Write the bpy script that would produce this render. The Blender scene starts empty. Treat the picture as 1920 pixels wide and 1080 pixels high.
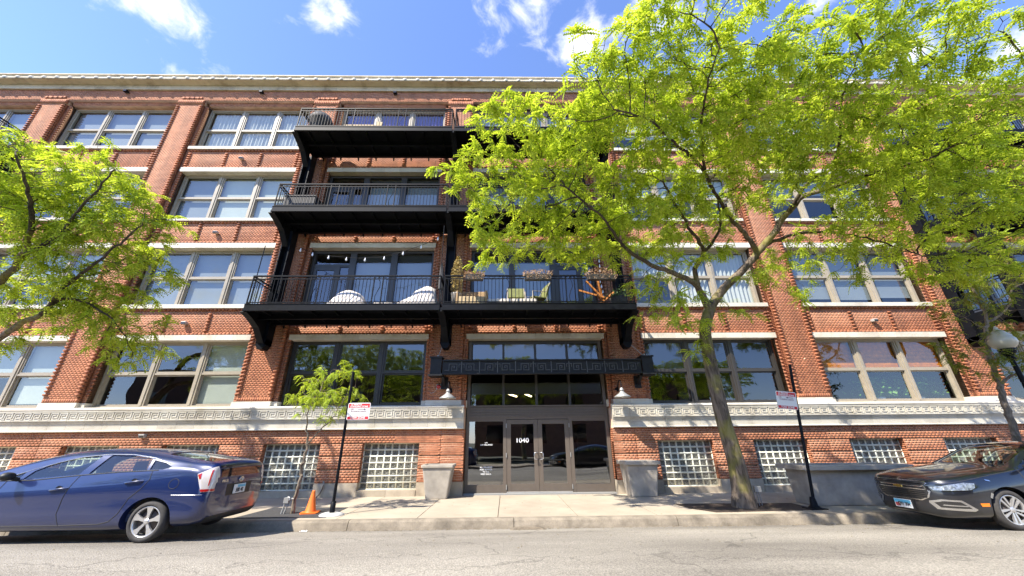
import bpy, bmesh, math, random
import numpy as np
from mathutils import Vector, Matrix
from mathutils.bvhtree import BVHTree

rng = random.Random(7)
NR = np.random.RandomState(11)
SC = bpy.context.scene
COL = SC.collection

# ------------------------------------------------------------------ camera
EYE = 1.34
cam_d = bpy.data.cameras.new('camera')
cam = bpy.data.objects.new('camera', cam_d); COL.objects.link(cam)
cam_d.sensor_width = 36.0; cam_d.lens = 693.29 / 1920 * 36.0
cam_d.clip_start = 0.05; cam_d.clip_end = 3000
_yaw, _pitch, _roll = 0.0184, 0.3939, -0.0095
_fwd = Vector((math.sin(_yaw) * math.cos(_pitch), math.cos(_yaw) * math.cos(_pitch), math.sin(_pitch)))
_rt = Vector((math.cos(_yaw), -math.sin(_yaw), 0)); _up = _rt.cross(_fwd)
_r2 = _rt * math.cos(_roll) + _up * math.sin(_roll); _u2 = -_rt * math.sin(_roll) + _up * math.cos(_roll)
_m = Matrix((_r2, _u2, -_fwd)).transposed().to_4x4(); _m.translation = (-0.9425, -11.4462, EYE)
cam.matrix_world = _m
SC.camera = cam

# ------------------------------------------------------------------ light
SUND = Vector((1.2, 1.0, -1.89)).normalized()          # the way the light travels
SUN_EL = math.asin(-SUND.z)
world = bpy.data.worlds.new('World'); SC.world = world; world.use_nodes = True
wt = world.node_tree; wn = wt.nodes; wl = wt.links
for n in list(wn): wn.remove(n)
def N(tree, typ, **kw):
    n = tree.nodes.new(typ)
    for k, v in kw.items(): setattr(n, k, v)
    return n
def math_node(tree, op, a, b=None, clamp=False):
    n = tree.nodes.new('ShaderNodeMath'); n.operation = op; n.use_clamp = clamp
    for i, v in enumerate((a, b)):
        if v is None: continue
        if isinstance(v, (int, float)): n.inputs[i].default_value = v
        else: tree.links.new(v, n.inputs[i])
    return n.outputs[0]
sky = N(wt, 'ShaderNodeTexSky', sky_type='NISHITA', sun_disc=False)
sky.sun_elevation = SUN_EL
sky.sun_rotation = math.atan2(-SUND.x, -SUND.y)
sky.altitude = 200; sky.air_density = 1.0; sky.dust_density = 0.25; sky.ozone_density = 2.2
wtc = N(wt, 'ShaderNodeTexCoord')
stretch = N(wt, 'ShaderNodeVectorMath', operation='MULTIPLY'); stretch.inputs[1].default_value = (1, 1, 1.7)
wl.new(wtc.outputs['Generated'], stretch.inputs[0])
CLOUDS = [(-0.5996, 0.4111, 0.6866, 0.1394, 1.0), (-0.6221, 0.3964, 0.6752, 0.0917, 0.9), (-0.5703, 0.4314, 0.699, 0.0657, 0.7), (-0.3737, 0.4816, 0.7927, 0.101, 1.0), (-0.3443, 0.4724, 0.8113, 0.0626, 0.9), (-0.604, 0.4823, 0.6345, 0.0657, 0.8), (-0.5582, 0.5017, 0.6608, 0.1056, 0.75), (0.038, 0.5038, 0.863, 0.1842, 0.85), (-0.0255, 0.5164, 0.856, 0.0934, 0.75), (0.181, 0.5453, 0.8185, 0.1288, 1.05), (0.2348, 0.5241, 0.8187, 0.0933, 0.9), (0.3295, 0.4702, 0.8188, 0.1494, 0.8), (0.5599, 0.412, 0.7189, 0.065, 0.9), (0.7599, 0.3687, 0.5354, 0.0694, 1.05), (0.6902, 0.4101, 0.5962, 0.0556, 1.0), (0.6485, 0.4299, 0.6282, 0.0454, 0.6), (0.2174, 0.5549, 0.803, 0.082, 0.8), (0.1368, 0.572, 0.8088, 0.0489, 0.7)]
acc = None
for (cx, cy, cz, cr, cw) in CLOUDS:
    d = N(wt, 'ShaderNodeVectorMath', operation='DISTANCE'); wl.new(stretch.outputs[0], d.inputs[0])
    d.inputs[1].default_value = (cx, cy, cz * 1.7)
    g = math_node(wt, 'MULTIPLY', math_node(wt, 'SUBTRACT', 1.0, math_node(wt, 'DIVIDE', d.outputs['Value'], cr), True), cw)
    acc = g if acc is None else math_node(wt, 'MAXIMUM', acc, g)
# broken fair-weather cloud over the rest of the sky
nz0 = N(wt, 'ShaderNodeTexNoise'); nz0.inputs['Scale'].default_value = 2.3; nz0.inputs['Detail'].default_value = 2
wl.new(stretch.outputs[0], nz0.inputs['Vector'])
rest = math_node(wt, 'MULTIPLY', math_node(wt, 'SUBTRACT', nz0.outputs['Fac'], 0.62, True), 4.0)
sepw = N(wt, 'ShaderNodeSeparateXYZ'); wl.new(wtc.outputs['Generated'], sepw.inputs[0])
back = math_node(wt, 'MULTIPLY', math_node(wt, 'SUBTRACT', 0.05, sepw.outputs['Y'], True), 3.0, True)
rest = math_node(wt, 'MULTIPLY', rest, back)
acc = math_node(wt, 'MAXIMUM', acc, rest)
nz = N(wt, 'ShaderNodeTexNoise'); nz.inputs['Scale'].default_value = 11; nz.inputs['Detail'].default_value = 9; nz.inputs['Roughness'].default_value = 0.62
nz.inputs['Distortion'].default_value = 0.35
wl.new(stretch.outputs[0], nz.inputs['Vector'])
mask = math_node(wt, 'ADD', acc, math_node(wt, 'MULTIPLY', math_node(wt, 'SUBTRACT', nz.outputs['Fac'], 0.5), 2.6))
ramp = N(wt, 'ShaderNodeMapRange', interpolation_type='SMOOTHSTEP'); ramp.inputs['From Min'].default_value = 0.34; ramp.inputs['From Max'].default_value = 1.25
wl.new(mask, ramp.inputs['Value'])
gate = math_node(wt, 'MULTIPLY', ramp.outputs[0], math_node(wt, 'MULTIPLY', acc, 5.0, True))
cmix = N(wt, 'ShaderNodeMixRGB'); cmix.inputs[2].default_value = (4.0, 4.05, 4.2, 1)
skyc = N(wt, 'ShaderNodeMixRGB', blend_type='MULTIPLY'); skyc.inputs[0].default_value = 1; skyc.inputs[2].default_value = (0.84, 0.87, 1.08, 1)
wl.new(sky.outputs[0], skyc.inputs[1]); wl.new(skyc.outputs[0], cmix.inputs[1]); wl.new(gate, cmix.inputs[0])
bg = N(wt, 'ShaderNodeBackground'); bg.inputs['Strength'].default_value = 0.15
wo = N(wt, 'ShaderNodeOutputWorld'); wl.new(cmix.outputs[0], bg.inputs[0]); wl.new(bg.outputs[0], wo.inputs[0])

sun_d = bpy.data.lights.new('sun', 'SUN'); sun_d.energy = 4.4; sun_d.angle = math.radians(0.53); sun_d.color = (1.0, 0.93, 0.82)
sun = bpy.data.objects.new('sun', sun_d); COL.objects.link(sun)
sun.rotation_euler = SUND.to_track_quat('-Z', 'Y').to_euler(); sun.location = (-20, -20, 30)

SC.view_settings.view_transform = 'Standard'; SC.view_settings.look = 'None'
SC.view_settings.gamma = 1; SC.view_settings.use_curve_mapping = False
SC.view_settings.exposure = 1.33
SC.cycles.max_bounces = 8; SC.cycles.diffuse_bounces = 3; SC.cycles.glossy_bounces = 4
SC.cycles.transmission_bounces = 6; SC.cycles.transparent_max_bounces = 16
SC.cycles.caustics_reflective = False; SC.cycles.caustics_refractive = False
SC.cycles.use_denoising = True
SC.cycles.sample_clamp_indirect = 6

# ------------------------------------------------------------------ materials
MATS = {}
def new_mat(name):
    m = bpy.data.materials.new(name); m.use_nodes = True
    t = m.node_tree; b = t.nodes['Principled BSDF']; MATS[name] = m
    return m, t, b
def simple(name, col, rough=0.6, metal=0.0, noise=0.0, scale=8.0, bump=0.0, bscale=60.0, coat=0.0, emis=None, spec=0.5, col2=None, detail=4):
    m, t, b = new_mat(name)
    b.inputs['Base Color'].default_value = (*col, 1); b.inputs['Roughness'].default_value = rough
    b.inputs['Metallic'].default_value = metal; b.inputs['Coat Weight'].default_value = coat
    b.inputs['Coat Roughness'].default_value = 0.03
    b.inputs['Specular IOR Level'].default_value = spec
    if noise or bump or col2:
        tc = N(t, 'ShaderNodeTexCoord')
        g = N(t, 'ShaderNodeNewGeometry')
    if noise or col2:
        nn = N(t, 'ShaderNodeTexNoise'); nn.inputs['Scale'].default_value = scale; nn.inputs['Detail'].default_value = detail; nn.inputs['Roughness'].default_value = 0.6
        t.links.new(g.outputs['Position'], nn.inputs['Vector'])
        mx = N(t, 'ShaderNodeMixRGB'); 
        c2 = col2 if col2 else tuple(c * (1 - noise) for c in col)
        c1 = col if col2 else tuple(min(1, c * (1 + noise)) for c in col)
        mx.inputs[1].default_value = (*c1, 1); mx.inputs[2].default_value = (*c2, 1)
        mr = N(t, 'ShaderNodeMapRange'); mr.inputs['From Min'].default_value = 0.32; mr.inputs['From Max'].default_value = 0.68
        t.links.new(nn.outputs['Fac'], mr.inputs['Value']); t.links.new(mr.outputs[0], mx.inputs[0]); t.links.new(mx.outputs[0], b.inputs['Base Color'])
    if bump:
        bn = N(t, 'ShaderNodeTexNoise'); bn.inputs['Scale'].default_value = bscale; bn.inputs['Detail'].default_value = 4
        t.links.new(g.outputs['Position'], bn.inputs['Vector'])
        bp = N(t, 'ShaderNodeBump'); bp.inputs['Strength'].default_value = bump; bp.inputs['Distance'].default_value = 0.01
        t.links.new(bn.outputs['Fac'], bp.inputs['Height']); t.links.new(bp.outputs[0], b.inputs['Normal'])
    if emis:
        b.inputs['Emission Color'].default_value = (*emis[:3], 1); b.inputs['Emission Strength'].default_value = emis[3]
    return m

def brick_mat():
    m, t, b = new_mat('brick')
    g = N(t, 'ShaderNodeNewGeometry'); oi = N(t, 'ShaderNodeObjectInfo')
    r = math_node(t, 'FRACT', math_node(t, 'ADD', g.outputs['Random Per Island'], oi.outputs['Random']))
    cr = N(t, 'ShaderNodeValToRGB'); e = cr.color_ramp.elements
    e[0].position = 0; e[0].color = (0.30, 0.100, 0.050, 1); e[1].position = 1; e[1].color = (0.44, 0.172, 0.086, 1)
    for p, c in ((0.10, (0.365, 0.132, 0.062)), (0.45, (0.405, 0.150, 0.070)), (0.8, (0.43, 0.163, 0.078))):
        x = e.new(p); x.color = (*c, 1)
    t.links.new(r, cr.inputs[0])
    n1 = N(t, 'ShaderNodeTexNoise'); n1.inputs['Scale'].default_value = 0.9; n1.inputs['Detail'].default_value = 6; n1.inputs['Roughness'].default_value = 0.7
    t.links.new(g.outputs['Position'], n1.inputs['Vector'])
    mr = N(t, 'ShaderNodeMapRange'); mr.inputs['From Min'].default_value = 0.3; mr.inputs['From Max'].default_value = 0.7; mr.inputs['To Min'].default_value = 0.72; mr.inputs['To Max'].default_value = 1.16
    t.links.new(n1.outputs['Fac'], mr.inputs['Value'])
    ms = N(t, 'ShaderNodeMapping'); ms.inputs['Scale'].default_value = (3.2, 3.2, 0.22); t.links.new(g.outputs['Position'], ms.inputs[0])
    ns = N(t, 'ShaderNodeTexNoise'); ns.inputs['Scale'].default_value = 1; ns.inputs['Detail'].default_value = 7; ns.inputs['Roughness'].default_value = 0.65; t.links.new(ms.outputs[0], ns.inputs['Vector'])
    msr = N(t, 'ShaderNodeMapRange'); msr.inputs['From Min'].default_value = 0.38; msr.inputs['From Max'].default_value = 0.56; msr.inputs['To Min'].default_value = 0.76; msr.inputs['To Max'].default_value = 1.06
    t.links.new(ns.outputs['Fac'], msr.inputs['Value'])
    mu = N(t, 'ShaderNodeMixRGB', blend_type='MULTIPLY'); mu.inputs[0].default_value = 1
    t.links.new(cr.outputs[0], mu.inputs[1]); t.links.new(math_node(t, 'MULTIPLY', mr.outputs[0], msr.outputs[0]), mu.inputs[2])
    n3 = N(t, 'ShaderNodeTexNoise'); n3.inputs['Scale'].default_value = 45; n3.inputs['Detail'].default_value = 3
    t.links.new(g.outputs['Position'], n3.inputs['Vector'])
    mr3 = N(t, 'ShaderNodeMapRange'); mr3.inputs['To Min'].default_value = 0.75; mr3.inputs['To Max'].default_value = 1.25
    t.links.new(n3.outputs['Fac'], mr3.inputs['Value'])
    mu3 = N(t, 'ShaderNodeMixRGB', blend_type='MULTIPLY'); mu3.inputs[0].default_value = 1
    t.links.new(mu.outputs[0], mu3.inputs[1]); t.links.new(mr3.outputs[0], mu3.inputs[2])
    t.links.new(mu3.outputs[0], b.inputs['Base Color']); b.inputs['Roughness'].default_value = 0.82
    bp = N(t, 'ShaderNodeBump'); bp.inputs['Strength'].default_value = 0.5; bp.inputs['Distance'].default_value = 0.004
    t.links.new(n3.outputs['Fac'], bp.inputs['Height']); t.links.new(bp.outputs[0], b.inputs['Normal'])
    return m
brick_mat()
simple('mortar', (0.50, 0.31, 0.205), 0.95, noise=0.25, scale=3)

def stone_mat(name, c1, c2, c3, rough=0.75):
    m, t, b = new_mat(name)
    g = N(t, 'ShaderNodeNewGeometry'); oi = N(t, 'ShaderNodeObjectInfo')
    n1 = N(t, 'ShaderNodeTexNoise'); n1.inputs['Scale'].default_value = 1.6; n1.inputs['Detail'].default_value = 7; n1.inputs['Roughness'].default_value = 0.68
    t.links.new(g.outputs['Position'], n1.inputs['Vector'])
    cr = N(t, 'ShaderNodeValToRGB'); e = cr.color_ramp.elements
    e[0].position = 0.33; e[0].color = (*c3, 1); e[1].position = 0.66; e[1].color = (*c1, 1); x = e.new(0.47); x.color = (*c2, 1)
    t.links.new(n1.outputs['Fac'], cr.inputs[0])
    r = math_node(t, 'FRACT', math_node(t, 'ADD', g.outputs['Random Per Island'], oi.outputs['Random']))
    mr = N(t, 'ShaderNodeMapRange'); mr.inputs['To Min'].default_value = 0.88; mr.inputs['To Max'].default_value = 1.06
    t.links.new(r, mr.inputs['Value'])
    mu = N(t, 'ShaderNodeMixRGB', blend_type='MULTIPLY'); mu.inputs[0].default_value = 1
    t.links.new(cr.outputs[0], mu.inputs[1]); t.links.new(mr.outputs[0], mu.inputs[2]); t.links.new(mu.outputs[0], b.inputs['Base Color'])
    b.inputs['Roughness'].default_value = rough
    bn = N(t, 'ShaderNodeTexNoise'); bn.inputs['Scale'].default_value = 70; t.links.new(g.outputs['Position'], bn.inputs['Vector'])
    bp = N(t, 'ShaderNodeBump'); bp.inputs['Strength'].default_value = 0.25; bp.inputs['Distance'].default_value = 0.004
    t.links.new(bn.outputs['Fac'], bp.inputs['Height']); t.links.new(bp.outputs[0], b.inputs['Normal'])
    return m
stone_mat('terracotta', (0.56, 0.53, 0.45), (0.50, 0.46, 0.375), (0.36, 0.32, 0.25), 0.5)
stone_mat('cornice_stone', (0.62, 0.54, 0.39), (0.54, 0.46, 0.32), (0.36, 0.29, 0.19))
stone_mat('white_stone', (0.66, 0.62, 0.53), (0.60, 0.55, 0.46), (0.48, 0.43, 0.34))
stone_mat('limestone', (0.44, 0.38, 0.29), (0.37, 0.31, 0.23), (0.25, 0.20, 0.15))

def glass_mat(name, tint=(0.75, 0.8, 0.8), boost=0.10, mul=1.5, rough=0.0, wav=0.0):
    m = bpy.data.materials.new(name); m.use_nodes = True; MATS[name] = m
    t = m.node_tree
    for n in list(t.nodes): t.nodes.remove(n)
    gg = N(t, 'ShaderNodeNewGeometry'); dt = N(t, 'ShaderNodeVectorMath', operation='DOT_PRODUCT')
    t.links.new(gg.outputs['Incoming'], dt.inputs[0]); t.links.new(gg.outputs['Normal'], dt.inputs[1])
    one = math_node(t, 'SUBTRACT', 1.0, math_node(t, 'ABSOLUTE', dt.outputs['Value']), True)
    sch = math_node(t, 'ADD', math_node(t, 'MULTIPLY', math_node(t, 'POWER', one, 5.0), 0.92), 0.075)
    f = math_node(t, 'ADD', math_node(t, 'MULTIPLY', sch, mul), boost, True)
    tr = N(t, 'ShaderNodeBsdfTransparent'); tr.inputs[0].default_value = (*tint, 1)
    gl = N(t, 'ShaderNodeBsdfGlossy'); gl.inputs['Roughness'].default_value = rough; gl.inputs['Color'].default_value = (0.93, 0.96, 1, 1)
    if wav:
        g = N(t, 'ShaderNodeNewGeometry'); n1 = N(t, 'ShaderNodeTexNoise'); n1.inputs['Scale'].default_value = 1.1; n1.inputs['Detail'].default_value = 1
        t.links.new(g.outputs['Position'], n1.inputs['Vector'])
        bp = N(t, 'ShaderNodeBump'); bp.inputs['Strength'].default_value = wav; bp.inputs['Distance'].default_value = 0.05
        t.links.new(n1.outputs['Fac'], bp.inputs['Height']); t.links.new(bp.outputs[0], gl.inputs['Normal'])
    mx = N(t, 'ShaderNodeMixShader'); t.links.new(f, mx.inputs[0]); t.links.new(tr.outputs[0], mx.inputs[1]); t.links.new(gl.outputs[0], mx.inputs[2])
    o = N(t, 'ShaderNodeOutputMaterial'); t.links.new(mx.outputs[0], o.inputs[0])
    return m
glass_mat('window_glass', (0.86, 0.90, 0.88), 0.01, 1.2, 0.0, 0.08)
glass_mat('door_glass', (0.45, 0.46, 0.46), 0.10, 1.6, 0.0, 0.06)
glass_mat('car_glass', (0.66, 0.74, 0.69), 0.0, 1.25)
simple('taupe_frame', (0.33, 0.285, 0.215), 0.45, noise=0.08, scale=6)
simple('bronze_frame', (0.040, 0.036, 0.032), 0.4)
simple('door_frame', (0.115, 0.093, 0.075), 0.42, noise=0.06)
simple('black_steel', (0.0065, 0.0075, 0.010), 0.5, noise=0.3, scale=5, spec=0.12)
simple('canopy_iron', (0.013, 0.0135, 0.0145), 0.5, noise=0.2, spec=0.3)
simple('canopy_relief', (0.075, 0.075, 0.073), 0.4, noise=0.2)
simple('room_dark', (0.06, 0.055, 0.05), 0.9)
simple('room_ceiling', (0.30, 0.29, 0.27), 0.9)
simple('blind_white', (0.46, 0.48, 0.43), 0.8, noise=0.04, scale=2)
simple('blind_grey', (0.22, 0.24, 0.26), 0.8, noise=0.05, scale=2)
simple('blind_wood', (0.78, 0.26, 0.012), 0.6, noise=0.25, scale=9)
simple('curtain_white', (0.50, 0.50, 0.47), 0.85)
simple('curtain_purple', (0.13, 0.075, 0.30), 0.85, noise=0.2, scale=4)
simple('chrome', (0.75, 0.75, 0.75), 0.18, metal=1)
simple('white_print', (0.85, 0.85, 0.85), 0.6)
simple('galvanised', (0.38, 0.38, 0.37), 0.5, metal=0.4)
simple('light_housing', (0.42, 0.40, 0.37), 0.5)
simple('dark_lens', (0.02, 0.02, 0.02), 0.15)
simple('red_lamp', (0.45, 0.02, 0.015), 0.2, coat=0.5)
simple('strip_lamp', (1, 0.9, 0.6), 0.5, emis=(1.0, 0.82, 0.45, 3.0))

def asphalt_mat():
    m, t, b = new_mat('asphalt')
    g = N(t, 'ShaderNodeNewGeometry')
    big = N(t, 'ShaderNodeTexNoise'); big.inputs['Scale'].default_value = 0.55; big.inputs['Detail'].default_value = 5
    mp = N(t, 'ShaderNodeMapping'); mp.inputs['Scale'].default_value = (0.35, 1.6, 1)
    t.links.new(g.outputs['Position'], mp.inputs[0]); t.links.new(mp.outputs[0], big.inputs['Vector'])
    fine = N(t, 'ShaderNodeTexNoise'); fine.inputs['Scale'].default_value = 62; fine.inputs['Detail'].default_value = 3; fine.inputs['Roughness'].default_value = 0.7
    t.links.new(g.outputs['Position'], fine.inputs['Vector'])
    vo = N(t, 'ShaderNodeTexVoronoi'); vo.inputs['Scale'].default_value = 85; t.links.new(g.outputs['Position'], vo.inputs['Vector'])
    cr = N(t, 'ShaderNodeValToRGB'); e = cr.color_ramp.elements
    e[0].position = 0.30; e[0].color = (0.165, 0.148, 0.124, 1); e[1].position = 0.68; e[1].color = (0.345, 0.315, 0.265, 1)
    t.links.new(big.outputs['Fac'], cr.inputs[0])
    mr = N(t, 'ShaderNodeMapRange'); mr.inputs['From Min'].default_value = 0.3; mr.inputs['From Max'].default_value = 0.7; mr.inputs['To Min'].default_value = 0.42; mr.inputs['To Max'].default_value = 1.5
    t.links.new(fine.outputs['Fac'], mr.inputs['Value'])
    mu = N(t, 'ShaderNodeMixRGB', blend_type='MULTIPLY'); mu.inputs[0].default_value = 1
    t.links.new(cr.outputs[0], mu.inputs[1]); t.links.new(mr.outputs[0], mu.inputs[2])
    # tar-black creeping cracks
    wv = N(t, 'ShaderNodeTexVoronoi', feature='DISTANCE_TO_EDGE'); wv.inputs['Scale'].default_value = 0.55
    mp2 = N(t, 'ShaderNodeMapping'); mp2.inputs['Scale'].default_value = (0.45, 1.3, 1)
    dn = N(t, 'ShaderNodeTexNoise'); dn.inputs['Scale'].default_value = 1.6; dn.inputs['Detail'].default_value = 8
    t.links.new(g.outputs['Position'], dn.inputs['Vector'])
    ad = N(t, 'ShaderNodeVectorMath', operation='MULTIPLY_ADD'); ad.inputs[1].default_value = (1.3, 1.3, 0)
    t.links.new(dn.outputs['Color'], ad.inputs[0]); t.links.new(g.outputs['Position'], ad.inputs[2])
    t.links.new(ad.outputs[0], mp2.inputs[0]); t.links.new(mp2.outputs[0], wv.inputs['Vector'])
    ck = N(t, 'ShaderNodeMapRange'); ck.inputs['From Min'].default_value = 0.0; ck.inputs['From Max'].default_value = 0.012; ck.inputs['To Min'].default_value = 0.45; ck.inputs['To Max'].default_value = 1.0
    t.links.new(wv.outputs['Distance'], ck.inputs['Value'])
    mu2 = N(t, 'ShaderNodeMixRGB', blend_type='MULTIPLY'); mu2.inputs[0].default_value = 0.7
    t.links.new(mu.outputs[0], mu2.inputs[1]); t.links.new(ck.outputs[0], mu2.inputs[2])
    t.links.new(mu2.outputs[0], b.inputs['Base Color']); b.inputs['Roughness'].default_value = 0.85
    bp = N(t, 'ShaderNodeBump'); bp.inputs['Strength'].default_value = 0.75; bp.inputs['Distance'].default_value = 0.012
    hh = math_node(t, 'ADD', math_node(t, 'MULTIPLY', vo.outputs['Distance'], 0.7), fine.outputs['Fac'])
    t.links.new(hh, bp.inputs['Height']); t.links.new(bp.outputs[0], b.inputs['Normal'])
asphalt_mat()
def concrete_mat(name, c1, c2, sc=1.0, speck=0.25):
    m, t, b = new_mat(name)
    g = N(t, 'ShaderNodeNewGeometry'); oi = N(t, 'ShaderNodeObjectInfo')
    n1 = N(t, 'ShaderNodeTexNoise'); n1.inputs['Scale'].default_value = 0.8 * sc; n1.inputs['Detail'].default_value = 8; n1.inputs['Roughness'].default_value = 0.65
    n2 = N(t, 'ShaderNodeTexNoise'); n2.inputs['Scale'].default_value = 90; n2.inputs['Detail'].default_value = 2
    for n in (n1, n2): t.links.new(g.outputs['Position'], n.inputs['Vector'])
    cr = N(t, 'ShaderNodeValToRGB'); e = cr.color_ramp.elements
    e[0].position = 0.3; e[0].color = (*c2, 1); e[1].position = 0.62; e[1].color = (*c1, 1)
    t.links.new(n1.outputs['Fac'], cr.inputs[0])
    mr = N(t, 'ShaderNodeMapRange'); mr.inputs['To Min'].default_value = 1 - speck; mr.inputs['To Max'].default_value = 1 + speck
    t.links.new(n2.outputs['Fac'], mr.inputs['Value'])
    mr2 = N(t, 'ShaderNodeMapRange'); mr2.inputs['To Min'].default_value = 0.9; mr2.inputs['To Max'].default_value = 1.08
    t.links.new(oi.outputs['Random'], mr2.inputs['Value'])
    mu = N(t, 'ShaderNodeMixRGB', blend_type='MULTIPLY'); mu.inputs[0].default_value = 1
    t.links.new(cr.outputs[0], mu.inputs[1]); t.links.new(math_node(t, 'MULTIPLY', mr.outputs[0], mr2.outputs[0]), mu.inputs[2])
    t.links.new(mu.outputs[0], b.inputs['Base Color']); b.inputs['Roughness'].default_value = 0.9
    bp = N(t, 'ShaderNodeBump'); bp.inputs['Strength'].default_value = 0.3; bp.inputs['Distance'].default_value = 0.006
    t.links.new(n2.outputs['Fac'], bp.inputs['Height']); t.links.new(bp.outputs[0], b.inputs['Normal'])
concrete_mat('sidewalk_concrete', (0.42, 0.36, 0.275), (0.31, 0.26, 0.195))
concrete_mat('kerb_concrete', (0.29, 0.245, 0.185), (0.12, 0.10, 0.075), 3.5, 0.4)
simple('pit_asphalt', (0.045, 0.045, 0.047), 0.9, noise=0.35, scale=25, bump=0.6, bscale=120)
simple('soil', (0.045, 0.03, 0.02), 1.0, noise=0.4, scale=30, bump=1.0, bscale=60)
simple('planter_grey', (0.36, 0.32, 0.265), 0.8, noise=0.2, scale=3, bump=0.15, bscale=200)

# ------------------------------------------------------------------ geometry helpers
def link(o, parent=None):
    COL.objects.link(o)
    if parent is not None: o.parent = parent
    return o
def tag(o, label=None, cat=None, group=None, kind=None):
    if label: o['label'] = label
    if cat: o['category'] = cat
    if group: o['group'] = group
    if kind: o['kind'] = kind
    return o
def empty(name, loc=(0, 0, 0), rz=0.0, parent=None):
    o = bpy.data.objects.new(name, None); o.location = loc; o.rotation_euler = (0, 0, rz); o.empty_display_size = 0.2
    return link(o, parent)
def mesh_np(name, verts, faces, mats, midx=None, smooth=False):
    """verts (n,3); faces list or (m,k) array"""
    me = bpy.data.meshes.new(name)
    verts = np.asarray(verts, dtype=np.float32)
    if isinstance(faces, np.ndarray):
        m, k = faces.shape
        me.vertices.add(len(verts)); me.vertices.foreach_set('co', verts.ravel())
        me.loops.add(m * k); me.loops.foreach_set('vertex_index', faces.astype(np.int32).ravel())
        me.polygons.add(m)
        me.polygons.foreach_set('loop_start', np.arange(0, m * k, k, dtype=np.int32))
        me.polygons.foreach_set('loop_total', np.full(m, k, dtype=np.int32))
        if midx is not None: me.polygons.foreach_set('material_index', np.asarray(midx, dtype=np.int32))
        me.update(calc_edges=True)
    else:
        me.from_pydata(verts.tolist(), [], faces)
        if midx is not None: me.polygons.foreach_set('material_index', np.asarray(midx, dtype=np.int32))
        me.update()
    if smooth: me.polygons.foreach_set('use_smooth', np.ones(len(me.polygons), dtype=bool))
    for mt in (mats if isinstance(mats, (list, tuple)) else [mats]): me.materials.append(MATS[mt] if isinstance(mt, str) else mt)
    return me
_BF = np.array([[0, 3, 2, 1], [4, 5, 6, 7], [0, 1, 5, 4], [1, 2, 6, 5], [2, 3, 7, 6], [3, 0, 4, 7]])
def boxes_np(B):
    """B (n,6) x0,x1,y0,y1,z0,z1 -> verts, faces"""
    B = np.asarray(B, dtype=np.float64).reshape(-1, 6); n = len(B)
    ix = [0, 1, 1, 0, 0, 1, 1, 0]; iy = [2, 2, 3, 3, 2, 2, 3, 3]; iz = [4, 4, 4, 4, 5, 5, 5, 5]
    V = np.stack([B[:, ix], B[:, iy], B[:, iz]], -1).reshape(-1, 3)
    F = (_BF[None] + 8 * np.arange(n)[:, None, None]).reshape(-1, 4)
    return V, F
def boxes(name, B, mat, parent=None, loc=None):
    V, F = boxes_np(B); o = bpy.data.objects.new(name, mesh_np(name, V, F, mat))
    if loc: o.location = loc
    return link(o, parent)
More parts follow.
